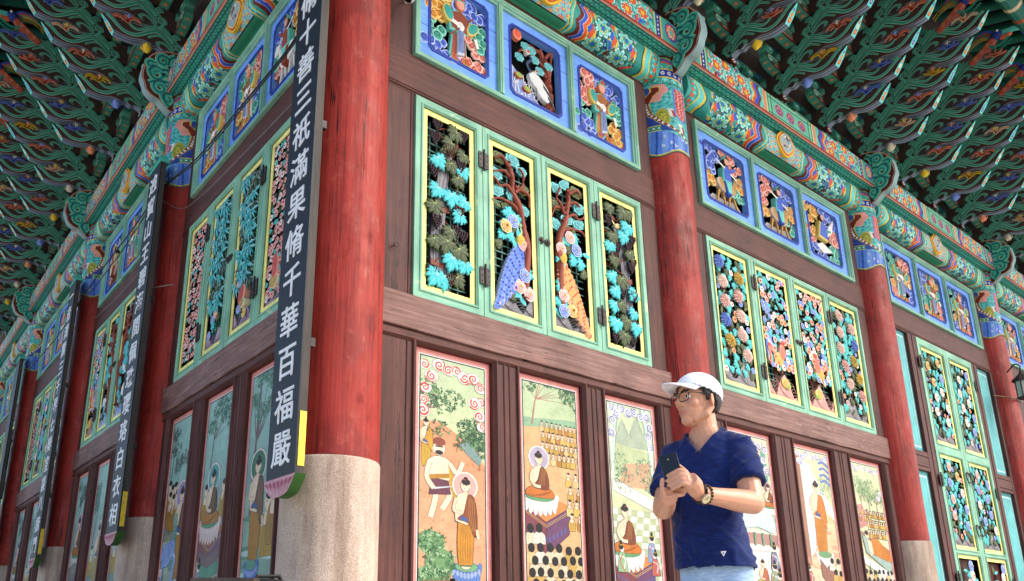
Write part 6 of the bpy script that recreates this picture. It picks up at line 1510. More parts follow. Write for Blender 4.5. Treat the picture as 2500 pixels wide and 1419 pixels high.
def verse_board(y, text, lab, top=4.80, bot=.60, n=14):
    """board facing away from the hall on the shaded side: its face looks along -x"""
    root = empty('verse_board', None, T((-.46, y, 0))); tag(root, lab, 'sign board', 'hanging verse boards')
    hw = .205
    mb = MB(); mb.box(0, .012, -hw, hw, bot, top, '#222'); mb.build('face_board', 'board_blue', root)
    mb = MB(); mb.box(.0121, .064, -hw+.002, hw-.002, bot+.001, top-.001, '#555'); mb.build('back_board', 'edge_wood', root)
    # lotus foot
    f = MB()
    out = smooth_path([(-hw-.02, 0), (-hw+.02, -.05), (-.12, -.105), (0, -.125), (.12, -.105), (hw-.02, -.05), (hw+.02, 0)], 5)
    pts = [(p[0], p[1]+bot) for p in out]; k = len(pts)
    n0 = f.verts([(-.006, p[0], p[1]) for p in pts]+[(.07, p[0], p[1]) for p in pts])
    f.quad(range(n0, n0+k), '#e0a0ac'); f.quad(range(n0+2*k-1, n0+k-1, -1), '#4a7a3a')
    for i in range(k): j = (i+1) % k; f.quad((n0+i, n0+j, n0+k+j, n0+k+i), '#3f6d2e' if i < k-1 else '#8fd0c4')
    for i in range(7):
        a = (i-3)/3.2; cx = a*.19; ln = .105*(1-.42*a*a)
        for sc_, col, d in ((1, '#f3d3d6', .008), (.82, '#dd8f9e', .010), (.42, '#a8506a', .012)):
            w_ = .036*sc_; z0 = bot-.012-(1-sc_)*.02; q = ln*sc_
            f.face([(-d, cx-w_*.7, z0), (-d, cx+w_*.7, z0), (-d, cx*.93+w_, z0-q*.45), (-d, cx*.80, z0-q), (-d, cx*.93-w_, z0-q*.45)], col)
    f.build('lotus_foot', 'art', root)
    # lotus leaf cap
    c = MB(); c.box(-.012, .09, -hw-.012, hw+.012, top, top+.035, '#4fb8a4')
    c.prism([(-.02, top+.035), (.095, top+.035), (.06, top+.10), (0, top+.10)], -hw*.9, hw*.9, '#3fa894'); c.build('cap', 'paint', root)
    g = MB(); g.box(.016, .062, -hw-.002, -hw+.001, bot+.05, bot+.40, '#d8b030'); g.build('gold_label', 'gold_paper', root)
    for z in (1.45, 3.1): h = MB(); h.box(.064, .105, -hw+.02, -hw+.055, z, z+.06, '#222'); h.build('mount', 'iron', root)
    if text:
        step = (top-bot-.10)/n
        for i, ch in enumerate(text):
            if ch not in GL_: GL_[ch] = glyph(ch, 'character')
            me = GL_[ch]
            if not len(me.vertices): continue
            z = top-.06-step*(i+.5)
            # glyph x -> -y (reads from outside), glyph y -> z, glyph z -> -x
            W_ = min(.255, .9/max(.001, 1)*.29); s_ = .275
            Mx = Matrix(((0, 0, -1, -.0008), (-1, 0, 0, 0), (0, 1, 0, z), (0, 0, 0, 1)))
            place('character', me, root, Mx @ Matrix.Diagonal((s_*1.02, s_*.90, .35, 1)))
verse_board(-.175, '因脩十善三祇滿果脩千華百福嚴', 'large dark blue board of white characters on the corner column')
verse_board(LB[1]-.15, '逈寶山王碧海間佩珠瓔珞白衣相', 'dark board of white characters on the shaded wall, second from the corner')
verse_board(LB[2]-.15, '一音清震三千界七辯宣談八諦門', 'narrow dark board of white characters, third from the corner')
verse_board(LB[3]-.15, '', 'dark board at the photo edge, fourth from the corner')

# ================================================================ cables, wires, lantern, lamp, small fittings
def cable(name, pts, r_, mat, lab, n=8):
    mb = MB(); p = smooth_path(pts, n); mb.tube(p, r_, '#222', 6); return tag(mb.build(name, mat), lab, 'cable')
def sag(a, b2, d, n=6):
    return [tuple(a[q]+(b2[q]-a[q])*i/n-(d*4*(i/n)*(1-i/n) if q == 2 else 0) for q in range(3)) for i in range(n+1)]
cable('power_cable', [(-.36, -.05, 4.42), (-.30, .5, 4.42), (-.30, 1.5, 4.44), (-.30, 2.7, 4.49), (-.35, 3.72, 4.60), (-.31, 5.2, 4.66), (-.31, 6.5, 4.66), (-.35, 7.7, 4.50), (-.31, 9.5, 4.46), (-.34, 12.3, 4.5)], .009, 'cable', 'black cable slung across the shaded frieze from column to column', 4)
cable('power_cable', [(-.35, -.05, 4.39), (-.30, .5, 4.385), (-.30, 1.5, 4.40), (-.30, 2.7, 4.45), (-.35, 3.75, 4.58), (-.31, 5.2, 4.54), (-.31, 6.5, 4.50), (-.35, 7.75, 4.46)], .007, 'cable', 'thinner black cable just below the slung cable on the shaded frieze', 4)
cable('thin_wire', [(-.155, .35, 4.03), (-.155, 1.5, 4.08), (-.155, 3.0, 4.19), (-.20, 3.5, 4.28), (-.34, 3.72, 4.44), (-.36, 3.9, 4.50), (-.30, 4.15, 4.30), (-.155, 4.5, 4.18), (-.155, 6.0, 4.10), (-.155, 7.4, 4.20)], .004, 'wire', 'thin white wire running below the shaded friezes', 4)
cable('wire_loop', [(-.20, 3.40, 3.30), (-.36, 3.58, 3.28), (-.40, 3.75, 3.26)], .006, 'wire', 'short pale wire bracket on the second shaded column', 3)
# rope with clamps across the fourth column
mb = MB(); mb.tube(smooth_path([(12.68, -.13, 3.53), (12.88, -.22, 3.52), (13.0, -.31, 3.50), (13.17, -.345, 3.50), (13.36, -.31, 3.48)], 5), .011, '#7a5a3a', 6)
for x in (13.10, 13.18, 13.26): mb.ball((x, -.355, 3.495), .028, '#bdbdb8', 6, 4)
tag(mb.build('rope', 'paint'), 'brown rope with metal clamps tied round the column beside the lantern', 'rope')
# lantern hanging at the right edge
root = empty('lantern', None, T((12.86, -.54, 3.42))); tag(root, 'black framed glass lantern hung beside the fourth bright column', 'lantern')
mb = MB(); mb.lathe([(.10, .02), (.11, .04), (.105, .27), (.10, .30)], '#ccc', 6); mb.build('glass', 'lamp_glass', root)
mb = MB()
mb.lathe([(.16, .30), (.15, .33), (.07, .40), (.03, .44), (.012, .5)], '#222', 6); mb.lathe([(.05, -.03), (.13, .0), (.13, .02), (.10, .03)], '#222', 6)
for i in range(6): a = i*math.pi/3; mb.box(.108*math.cos(a)-.008, .108*math.cos(a)+.008, .108*math.sin(a)-.008, .108*math.sin(a)+.008, .02, .30, '#222')
mb.build('cage', 'iron', root)
mb = MB(); mb.tube(smooth_path([(0, 0, .5), (.02, .0, .58), (.0, .06, .62), (.1, .15, .6), (.16, .24, .55)], 5), .012, '#222', 6); mb.build('hanger', 'iron', root)
# flood lamp by the corner column, under the frieze
root = empty('flood_lamp', None, T((.36, -.28, 4.735))); tag(root, 'small white flood lamp fixed above beside the corner column', 'lamp')
mb = MB(); mb.lathe([(.05, .10), (.065, .06), (.068, .0), (.06, -.01)], '#ddd', 14, Matrix.Rotation(R(35), 4, 'Y') @ Matrix.Rotation(R(20), 4, 'X')); mb.build('housing', 'white_metal', root, None, True)
mb = MB(); mb.lathe([(.055, -.0125), (.05, -.016), (.01, -.017)], '#222', 14, Matrix.Rotation(R(35), 4, 'Y') @ Matrix.Rotation(R(20), 4, 'X')); mb.build('lens', 'black', root)
mb = MB(); mb.tube([(.05, .02, .09), (.09, .12, .12), (.10, .18, .12)], .015, '#ddd', 8); mb.build('arm', 'white_metal', root)
# iron eyelets beside the columns
for x, z, q in ((.40, 2.52, 'corner'), (4.40, 2.02, 'second bright'), (9.0, 2.3, 'third bright')):
    mb = MB(); mb.tube([(x+.022*math.cos(a), -.14, z+.022*math.sin(a)) for a in [i*.45 for i in range(13)]], .004, '#222', 5); mb.tube([(x-.02, -.14, z-.01), (x-.03, -.09, z-.02)], .004, '#222', 5)
    tag(mb.build('iron_eyelet', 'iron'), f'small iron eyelet screwed into the post by the {q} column', 'eyelet')
# low things whose tops just reach into the frame: stand and bags on the terrace
def at(u, v, d):
    f_ = 1905.62; dr = fwd+r2*((u-1250+153.71)/f_)-u2*((v-709.5-263.5)/f_); return CAM+dr*d
p = at(570, 1412, 3.9)
mb = MB(); mb.box(-.20, .12, -.05, .05, Z_TER-p.z, 0, '#9a938c'); 
tag(mb.build('notice_stand', 'edge_wood', None, T(p) @ Matrix.Rotation(R(-40), 4, 'Z')), 'top edge of a low grey stand below the walking figure painting', 'stand')
p = at(655, 1413, 4.1)
root = empty('black_bag', None, T((p.x, p.y, Z_TER))); tag(root, 'rounded black bag top showing beside the low stand', 'bag'); hh = p.z-Z_TER
mb = MB(); mb.lathe([(.17, 0), (.19, .1), (.185, hh*.6), (.15, hh*.93), (.07, hh*.995), (.01, hh)], '#1a1a1a', 14, Matrix.Diagonal((1.15, .7, 1, 1))); mb.build('body', 'cable', root, None, True)
mb = MB(); mb.tube([(-.12, 0, hh*.9), (-.06, 0, hh*1.01), (.06, 0, hh*1.015), (.12, 0, hh*.9)], .012, '#1a1a1a', 6); mb.build('strap', 'cable', root)
p = at(1075, 1417, 4.0)
mb = MB(); mb.box(-.09, .09, -.02, .02, Z_TER-p.z, 0, '#a8805a'); mb.box(.05, .075, -.024, .024, -.02, .008, '#1a1a1a')
tag(mb.build('wooden_stand', 'dim', None, T(p) @ Matrix.Rotation(R(-35), 4, 'Z')), 'top edge of a tan wooden stand with a black clip', 'stand')
# ================================================================ the man with the phone
from mathutils import noise as mnoise
from mathutils.bvhtree import BVHTree
flat('cap_cloth', '#eeeef0', .8, .2, 0, .06)
flat('hair', '#14100e', .45, .4, 0, .3)
flat('rubber', '#101012', .35, .5)
flat('phone_glass', '#121316', .18, .6)
flat('steel', '#b9b09a', .3, .5, .8)
flat('dial', '#e3d3a0', .4, .5)
flat('leather', '#2a1c16', .5, .4)
def skinmat():
    m, nt, b = newmat('skin', .42, .4)
    a = N(nt, 'ShaderNodeVertexColor', layer_name='Col')
    c = mix(nt, a.outputs[0], ramp(nt, noise(nt, 45, 4, .6), [(.3, .88), (.7, 1.06)]), .8, 'MULTIPLY')
    nt.links.new(c, b.inputs['Base Color']); b.inputs['Subsurface Weight'].default_value = .12; b.inputs['Subsurface Radius'].default_value = (.02, .008, .004); b.inputs['Subsurface Scale'].default_value = .5
    bump(nt, b, noise(nt, 260, 3, .6), .08, .001); MAT['skin'] = m
skinmat()
def clothmat(name, dark, mid, light, fine=260, rough=.85, slub=True):
    m, nt, b = newmat(name, rough, .15)
    f = noise(nt, 1, 5, .6, stretch=(30, 30, 190)); f2 = noise(nt, fine, 2, .5); f3 = noise(nt, 5, 4, .55)
    c = ramp(nt, f, [(.3, dark), (.5, mid), (.72, light)]); c = mix(nt, c, ramp(nt, f3, [(.3, .85), (.7, 1.12)]), .8, 'MULTIPLY')
    nt.links.new(c, b.inputs['Base Color']); bump(nt, b, mix(nt, f, f2, .5), .22, .002); b.inputs['Sheen Weight'].default_value = .12
    MAT[name] = m
clothmat('navy', '#0a1740', '#0f2157', '#182d6b')
clothmat('denim', '#7f9dc0', '#9db8d6', '#b7cde4', 300)

fh = Vector((fwd.x, fwd.y, 0)).normalized()
DMAN = 3.31
def J(u, v, dy=0):
    dr = fwd+r2*((u-1250+153.71)/1905.62)-u2*((v-709.5-263.5)/1905.62)
    return CAM+dr*((DMAN+dy)/dr.dot(fh))
foot = J(1730, 1150); foot.z = Z_TER
XM, YM = rgt.copy(), fh.copy()
man = empty('person', None, T(foot)); tag(man, 'man in white cap, glasses and navy T-shirt looking aside with a phone in both hands', 'person')
def W2(p): return p-foot                       # world to the man's own axes
def remesh(mb, name, mat, vox, smooth=6, fac=.5, post=None, parent=None):
    me = mb.mesh(name, mat); ob = bpy.data.objects.new(name, me); sc.collection.objects.link(ob)
    md = ob.modifiers.new('r', 'REMESH'); md.mode = 'VOXEL'; md.voxel_size = vox
    sm = ob.modifiers.new('s', 'SMOOTH'); sm.factor = fac; sm.iterations = smooth
    dg = bpy.context.evaluated_depsgraph_get(); out = bpy.data.meshes.new_from_object(ob.evaluated_get(dg))
    bpy.data.objects.remove(ob); bpy.data.meshes.remove(me)
    if post: out = post(out) or out
    out.polygons.foreach_set('use_smooth', [True]*len(out.polygons)); out.name = name
    if not out.materials: out.materials.append(MAT[mat])
    return place(name, out, parent or man)
def ellipsoid(mb, c, ax, r_, n=18, m=12, col='#fff'):
    M = Matrix.Identity(4)
    for i in range(3):
        for j in range(3): M[j][i] = ax[i][j]*r_[i]
        M[i][3] = c[i]
    prof = [(max(.03, math.sin(math.pi*i/m)), -math.cos(math.pi*i/m)) for i in range(m+1)]
    mb.lathe(prof, col, n, M)
UP = Vector((0, 0, 1))
def frame(ang):
    f = (XM*math.cos(ang)+YM*math.sin(ang)).normalized(); return f, UP.cross(f).normalized()
FB, LB_ = frame(R(180+52))      # chest direction and his left
FH, LH = frame(R(180+23))       # face direction
# --- joints (world axes relative to the man's feet)
HC = W2(J(1703, 978)); 
def H(f, l, z): return HC+FH*f+LH*l+UP*z
NB = W2(J(1723, 1070, .01))
SHL = NB+LB_*.145-UP*.050; SHR = NB-LB_*.150-UP*.050
EL = W2(J(1838, 1228, -.19)); WL = W2(J(1704, 1205, -.33)); ER = W2(J(1619, 1243, -.04)); WR = W2(J(1634, 1213, -.25))
# --- skin
SK = C('#cf9778')
b = MB()
ellipsoid(b, H(-.008, 0, .018), (FH, LH, UP), (.097, .075, .103)); ellipsoid(b, H(.028, 0, -.042), (FH, LH, UP), (.066, .055, .082))
b.ball(H(.060, 0, -.095), .030, SK, 12, 8)
for s in (-1, 1):
    b.tube([H(-.020, .056*s, -.035), H(.005, .053*s, -.072), H(.05, .020*s, -.096)], [.020, .020, .020], SK, 10)
    b.ball(H(.054, .032*s, -.026), .028, SK, 12, 8); b.ball(H(.100, .013*s, -.033), .0095, SK, 8, 6)
    ellipsoid(b, H(-.012, .079*s, -.012), ((FH+LH*s*.5).normalized(), LH, UP), (.017, .007, .031), 12, 8)
    b.tube([H(.084, .012*s, .020), H(.080, .045*s, .020)], [.013, .011], SK, 8)
b.tube([H(.086, 0, .012), H(.103, 0, -.014), H(.114, 0, -.030)], [.009, .012, .013], SK, 10)
b.tube([H(.080, -.024, -.065), H(.096, 0, -.060), H(.080, .024, -.065)], [.007, .010, .007], SK, 8); b.tube([H(.078, -.020, -.076), H(.092, 0, -.076), H(.078, .020, -.076)], [.007, .010, .007], SK, 8)
b.tube([H(-.022, 0, -.05), NB+UP*.03, NB-UP*.05], [.050, .055, .072], SK, 18)
# chest and shoulders under the shirt
for t, hw, hd in ((-.03, .080, .056), (-.10, .115, .07), (-.2, .11, .08), (-.36, .10, .075)): ellipsoid(b, NB+UP*t+FB*.01, (FB, LB_, UP), (hd, hw, .10))
b.tube([SHR-UP*.03+LB_*.02, SHL-UP*.03-LB_*.02], .03, SK, 10)
def limb(pts, rad): b.tube(smooth_path([tuple(p) for p in pts], 4), list(np.interp(np.linspace(0, 1, 4*(len(pts)-1)+1), np.linspace(0, 1, len(rad)), rad)), SK, 14)
limb([SHL-UP*.03, (SHL+EL)/2, EL], [.036, .048, .046]); limb([EL, EL*.55+WL*.45, WL], [.046, .047, .036, .029])
limb([SHR-UP*.03, (SHR+ER)/2, ER], [.036, .046, .044]); limb([ER, (ER+WR)/2, WR], [.044, .044, .034, .028])
b.ball(EL, .046, SK, 12, 8); b.ball(ER, .044, SK, 12, 8)
# --- hands: phone held upright between them
PC = W2(J(1643, 1160, -.34)); PS = .92                                       # phone centre
PU = (UP*.93+XM*-.10+YM*.26).normalized(); PN = (YM*-.86+XM*-.40-UP*.10).normalized(); PN = (PN-PU*PN.dot(PU)).normalized(); PR = PU.cross(PN).normalized()
if PR.dot(XM) < 0: PR = -PR
def Pp(r_, u, n): return PC+(PR*r_+PU*u)*PS+PN*n
def finger(pts, r0, r1): 
    b.tube(smooth_path([tuple(p) for p in pts], 4), list(np.linspace(r0, r1, 4*(len(pts)-1)+1)), SK, 9); b.ball(pts[-1], r1, SK, 9, 6)
# his left hand comes from the image right: palm beside the phone's lower half, fingers across its back
KN = Pp(.062, -.045, .012)
b.tube([WL, WL*.5+KN*.5+UP*.004, KN], [.028, .036, .032], SK, 12); ellipsoid(b, WL*.42+KN*.58, ((KN-WL).normalized(), PU, PN), (.048, .038, .022))
tips = [(-.018, -.004, .020), (-.026, -.026, .021), (-.026, -.047, .021), (-.016, -.066, .020)]
for i, (r_, u, n) in enumerate(tips):
    k = KN+PU*(.028-.019*i)+PR*(-.002*abs(i-1.2)); finger([k, Pp(.036, u+.004, .026), Pp(.008, u, .026), Pp(r_, u, n-.004)], .0100, .0078)
finger([KN*.5+WL*.5+PU*.022, Pp(.055, -.008, -.012), Pp(.042, .022, -.016), Pp(.030, .040, -.014)], .0125, .0088)
# his right hand cups the phone from below and the far side
KR = Pp(-.045, -.085, -.010)
b.tube([WR, WR*.5+KR*.5, KR], [.027, .035, .032], SK, 12); ellipsoid(b, WR*.4+KR*.6, ((KR-WR).normalized(), PR, PN), (.046, .036, .022))
for i, (r_, u, n) in enumerate(((-.030, -.045, -.016), (-.012, -.050, -.018), (.006, -.056, -.018), (.022, -.064, -.016))):
    finger([KR+PR*(.012*i-.004), Pp(r_-.006, u-.018, -.026), Pp(r_, u, n)], .0100, .0080)
finger([KR-PR*.012-UP*.004, Pp(-.058, -.062, .008), Pp(-.052, -.032, .012), Pp(-.046, -.012, .010)], .0125, .0088)
# legs
for s in (-1, 1):
    hip = NB-UP*.56-XM*.008+LB_*.06*s; kn = hip-UP*.40+FB*.015; an = kn-UP*.42; an.z = .09
    b.tube([hip, kn, an], [.06, .05, .04], SK, 12)
b.tube([NB-UP*.30-XM*.02, NB-UP*.57-XM*.022], [.085, .085], SK, 14)
lip = H(.094, 0, -.067)
def paint_skin(me):
    me.color_attributes.new('Col', 'FLOAT_COLOR', 'POINT') if 'Col' not in me.color_attributes else None
    ca = me.color_attributes.get('Col')
    if ca.domain != 'POINT': me.color_attributes.remove(ca); ca = me.color_attributes.new('Col', 'FLOAT_COLOR', 'POINT')
    n = len(me.vertices); co = np.empty(n*3, np.float32); me.vertices.foreach_get('co', co); co = co.reshape(-1, 3)
    col = np.ones((n, 4), np.float32); col[:, :3] = SK
    d = np.linalg.norm((co-np.array(lip))*np.array([1, 1, 1.7]), axis=1); t = np.clip(1-d/.030, 0, 1)[:, None]; t = np.minimum(1, t*2)
    col[:, :3] = col[:, :3]*(1-t*.75)+np.array(C('#b5635a'))*t*.75
    for p, rr, cc, k in ((H(.06, .045, -.035), .035, '#d08a70', .45), (H(-.012, .085, -.01), .035, '#d98a74', .5), (H(.115, 0, -.032), .018, '#cf8a70', .5), (KN, .05, '#e0a08a', .4), (KR, .05, '#dc9a84', .4)):
        t = np.clip(1-np.linalg.norm(co-np.array(p), axis=1)/rr, 0, 1)[:, None]*k; col[:, :3] = col[:, :3]*(1-t)+np.array(C(cc))*t
    ca.data.foreach_set('color', col.ravel())
remesh(b, 'body', 'skin', .0036, 3, .5, paint_skin)
# --- eyes, brows, glasses
for s in (-1, 1):
    e = MB(); ellipsoid(e, H(.079, .032*s, .0), (FH, LH, UP), (.010, .014, .0075), 10, 6); e.build('eye', 'chalk', man)
    e = MB(); ellipsoid(e, H(.087, .033*s, .0), (FH, LH, UP), (.0035, .006, .0062), 8, 6); e.build('iris', 'hair', man)
    e = MB(); e.tube([H(.098, .012*s, .022), H(.097, .03*s, .028), H(.086, .05*s, .023)], [.0035, .0045, .003], '#111', 6); e.build('eyebrow', 'hair', man)
g = MB()
for s in (-1, 1):
    q = [(.106, .008, .012), (.106, .030, .015), (.098, .055, .013), (.096, .058, -.004), (.098, .050, -.021), (.105, .022, -.022), (.107, .009, -.014), (.106, .008, .012)]
    g.tube([H(f, l*s, z) for f, l, z in smooth_path(q, 3)], .0021, '#111', 6)
    g.tube([H(.098, .056*s, .009), H(.09, .070*s, .010), H(.0, .080*s, .012), H(-.022, .083*s, .006), H(-.032, .080*s, -.012)], .0021, '#111', 6)
g.tube([H(.107, -.009, .004), H(.112, 0, .007), H(.107, .009, .004)], .0018, '#111', 6)
g.build('glasses', 'rubber', man)
# --- hair and cap
def shell(rad, cen, keep, name, mat, nu=44, nv=30, thick=0):
    mb = MB(); P = {}
    for i in range(nu):
        for j in range(nv+1):
            a, t = 2*math.pi*i/nu, math.pi*j/nv; P[i, j] = (rad[0]*math.sin(t)*math.cos(a)+cen[0], rad[1]*math.sin(t)*math.sin(a)+cen[1], rad[2]*math.cos(t)+cen[2])
    idx = {k: mb.verts([H(*p)]) for k, p in P.items()}
    for i in range(nu):
        for j in range(nv):
            q = [(i, j), ((i+1) % nu, j), ((i+1) % nu, j+1), (i, j+1)]
            c = [sum(P[k][d] for k in q)/4 for d in range(3)]
            if keep(*c): mb.quad([idx[k] for k in q], '#fff')
    me = mb.mesh(name, mat, True)
    bm = bmesh.new(); bm.from_mesh(me); bmesh.ops.delete(bm, geom=[v for v in bm.verts if not v.link_faces], context='VERTS'); bm.to_mesh(me); bm.free()
    o = place(name, me, man); md = o.modifiers.new('t', 'SOLIDIFY'); md.thickness = .004; md.offset = -1
    return o
shell((.101, .080, .107), (-.010, 0, .016), lambda f, l, z: (f < .030 and z > .0 and f > -.03) or (f < -.03 and z > -.062-.2*(f+.03)) or (.006 < f < .022 and z > -.016) or (f < .045 and z > .03), 'hair', 'hair')
edge = lambda f: .024+.34*f
shell((.108, .087, .094), (-.008, 0, .030), lambda f, l, z: z > edge(f) and not (f < -.085 and z < edge(f)+.035 and abs(l) < .03), 'cap', 'cap_cloth', 60, 44)
br = MB()
rows = []
for i in range(9):
    t = i/8
    row = []
    for j in range(17):
        a = R(-64+128*j/16); r0f, r0l = .099, .085
        f0, l0 = -.008+r0f*math.cos(a), r0l*math.sin(a); ext = .088*max(0, math.cos(a*1.22))**.7
        f = f0+ext*t; l = l0*(1-.10*t); z = edge(f0)+.002-.03*t*t*.5+.012*t-.020*(abs(l)/.085)**2*t
        row.append(H(f, l, z))
    rows.append(row)
for i in range(8):
    for j in range(16): br.face([rows[i][j], rows[i][j+1], rows[i+1][j+1], rows[i+1][j]], '#fff')
me = br.mesh('cap_brim', 'cap_cloth', True); bm = bmesh.new(); bm.from_mesh(me); bmesh.ops.remove_doubles(bm, verts=bm.verts, dist=.0005); bm.to_mesh(me); bm.free()
o = place('cap_brim', me, man); md = o.modifiers.new('t', 'SOLIDIFY'); md.thickness = .005; md.offset = 0
kb = MB(); kb.ball(H(-.008, 0, .124), .008, '#fff', 10, 6, (1, 1, .6)); kb.build('cap_button', 'cap_cloth', man)
sm_ = MB()
for a in (0, 60, 120, 180, 240, 300):
    pts = []
    for q in range(12):
        t = R(4+q*7.2); p = (-.008+.1086*math.sin(t)*math.cos(R(a)), .0876*math.sin(t)*math.sin(R(a)), .030+.0946*math.cos(t))
        if p[2] > edge(p[0])+.003 and not (p[0] < -.08 and p[2] < edge(p[0])+.04): pts.append(H(*p))
    if len(pts) > 2: sm_.tube(pts, .0010, '#fff', 5)
sm_.build('cap_seams', 'cap_cloth', man)
# --- shirt
s = MB()
ring_ = [(-.565, .158, .132, .006), (-.50, .152, .130, .012), (-.40, .142, .124, .016), (-.30, .135, .115, .014), (-.20, .144, .108, .010), (-.12, .152, .100, .006), (-.06, .150, .090, .0), (-.015, .125, .080, -.006), (.015, .092, .074, -.010), (.03, .08, .07, -.01)]
rid = []
for z, hw, hd, off in ring_:
    rid.append(s.verts([NB+UP*z-XM*.020*max(0, math.sin(min(math.pi, max(0, -z/.60*math.pi))))+FB*(off+hd*math.copysign(abs(math.cos(a))**.85, math.cos(a)))+LB_*hw*math.copysign(abs(math.sin(a))**.85, math.sin(a)) for a in [2*math.pi*q/40 for q in range(40)]]))
for i in range(len(rid)-1):
    for q in range(40): r_ = (q+1) % 40; s.quad((rid[i]+q, rid[i]+r_, rid[i+1]+r_, rid[i+1]+q), '#fff')
s.quad([rid[0]+q for q in range(40)][::-1], '#fff'); s.quad([rid[-1]+q for q in range(40)], '#fff')
SLE = SHL+(EL-SHL)*.66; SRE = SHR+(ER-SHR)*.72
for a0, a1, sg in ((SHL-LB_*.03, SLE, 1), (SHR+LB_*.03, SRE, -1)):
    p = smooth_path([tuple(a0), tuple(a0*.55+a1*.45+LB_*.012*sg), tuple(a1)], 5); s.tube(p, list(np.linspace(.060, .069, len(p))), '#fff', 20)
for sg, sh in ((1, SHL), (-1, SHR)): s.tube([NB+LB_*.05*sg-UP*.035, NB+LB_*.10*sg-UP*.042, sh+LB_*.0*sg-UP*.008, sh+LB_*.008*sg-UP*.05], [.050, .054, .060, .062], '#fff', 18)
COLLAR = {-1: [], 1: []}
def shirt_post(me):
    n = len(me.vertices); co = np.empty(n*3, np.float32); me.vertices.foreach_get('co', co); co = co.reshape(-1, 3)
    no = np.empty(n*3, np.float32); me.vertices.foreach_get('normal', no); no = no.reshape(-1, 3)
    nb = np.array(NB); fb, lb = np.array(FB), np.array(LB_); d = co-nb; f, l, z = d@fb, d@lb, d[:, 2]
    disp = np.zeros(n)
    sl, el = np.array(SHL), np.array(EL)
    for i in range(n):
        p = co[i]
        # soft drag folds: from the armpits across the chest and bunching at the hem
        a = mnoise.noise(Vector((f[i]*5+1.7, l[i]*5, z[i]*9)))
        c = mnoise.noise(Vector(((l[i]*.8+z[i]*.9)*17, (l[i]-z[i])*4, f[i]*6+3)))
        e = mnoise.noise(Vector(((l[i]*.8-z[i]*.7)*24, (l[i]+z[i])*5, f[i]*8+9)))
        k = .35+.65*min(1, max(0, (-.18-z[i])/.25))
        disp[i] = .006*a+.0075*(1-min(1, abs(c)*3.2))*k+.0050*(1-min(1, abs(e)*3.4))-.004
    co += no*disp[:, None]
    me.vertices.foreach_set('co', co.ravel())
    tree = BVHTree.FromPolygons([Vector(c) for c in co], [tuple(p.vertices) for p in me.polygons])
    for sg in (-1, 1):
        for q in range(13):
            z_ = -.082+.104*q/12; l_ = sg*(.006+.070*(z_+.082)/.09)
            h_ = tree.ray_cast(NB+FB*.35+LB_*l_+UP*z_, -FB)
            if h_[0] is not None and abs(l_) < .082: COLLAR[sg].append(h_[0]+FB*.001)
        for q in range(12):
            a_ = R(75+105*q/11); dr_ = FB*math.cos(a_)+LB_*math.sin(a_)*sg
            h_ = tree.ray_cast(NB+UP*.3+dr_*.078-FB*.004, -UP)
            if h_[0] is not None: COLLAR[sg].append(h_[0]+UP*.001)
    bm = bmesh.new(); bm.from_mesh(me); bm.verts.ensure_lookup_table()
    kill = []
    for v in bm.verts:
        dd = np.array(v.co)-nb; ff, ll, zz = dd@fb, dd@lb, dd[2]
        vneck = ff > -.02 and zz > -.082 and abs(ll) < .006+.070*(zz+.082)/.09 and zz < .06 and abs(ll) < .085
        neck = zz > -.028 and math.hypot(ff+.004, ll) < .080
        under = zz < -.556 and v.normal.z < -.6
        if vneck or neck or under: kill.append(v)
    bmesh.ops.delete(bm, geom=kill, context='VERTS'); bm.to_mesh(me); bm.free()
shirt = remesh(s, 'shirt', 'navy', .0060, 8, .5, shirt_post)
md = shirt.modifiers.new('t', 'SOLIDIFY'); md.thickness = .003; md.offset = 1
cb = MB()
for sg in (-1, 1):
    if len(COLLAR[sg]) > 3: cb.tube(COLLAR[sg], .0075, '#fff', 7)
cb.build('neck_band', 'navy', man, None, True)
bt = BVHTree.FromObject(shirt, bpy.context.evaluated_depsgraph_get()) if False else None
me = shirt.data; vs = [v.co.copy() for v in me.vertices]; bt = BVHTree.FromPolygons(vs, [tuple(p.vertices) for p in me.polygons])
def on_shirt(u, v):
    o_ = CAM-foot; dr = (fwd+r2*((u-1250+153.71)/1905.62)-u2*((v-709.5-263.5)/1905.62)).normalized()
    h = bt.ray_cast(o_, dr); return h
h = on_shirt(1766, 1351)
if h[0] is not None:
    n_ = h[1] if h[1].dot(CAM-foot-h[0]) > 0 else -h[1]; t_ = UP.cross(n_).normalized(); w_ = n_.cross(t_)
    em = MB(); c0 = h[0]+n_*.0045
    em.face([c0+t_*.012+w_*.009, c0-t_*.012+w_*.009, c0-w_*.013], '#e9e9ea'); em.face([c0+n_*.0006+t_*.004+w_*.003, c0+n_*.0006-t_*.004+w_*.003, c0+n_*.0006-w_*.004], '#33343a')
    em.build('emblem', 'paint', man)
# --- trousers and shoes
j = MB()
for s_ in (-1, 1):
    hip = NB-UP*.56-XM*.008+LB_*.068*s_; kn = hip-UP*.40+FB*.015; an = Vector((kn.x, kn.y, .06))
    j.tube([hip+UP*.04, hip-UP*.08, kn, an], [.082, .084, .078, .072], '#fff', 20)
ellipsoid(j, NB-UP*.56-XM*.008+FB*.005, (FB, LB_, UP), (.104, .120, .11))
remesh(j, 'trousers', 'denim', .009, 6, .5)
for s_ in (-1, 1):
    sh = MB(); c0 = NB+LB_*.085*s_+FB*.05; c0.z = .04; ellipsoid(sh, c0, (FB, LB_, UP), (.14, .05, .045)); sh.box(-.0001, .0001, -.0001, .0001, 0, .0001, '#222', T(c0-UP*.0)); sh.build('shoe', 'leather', man, None, True)
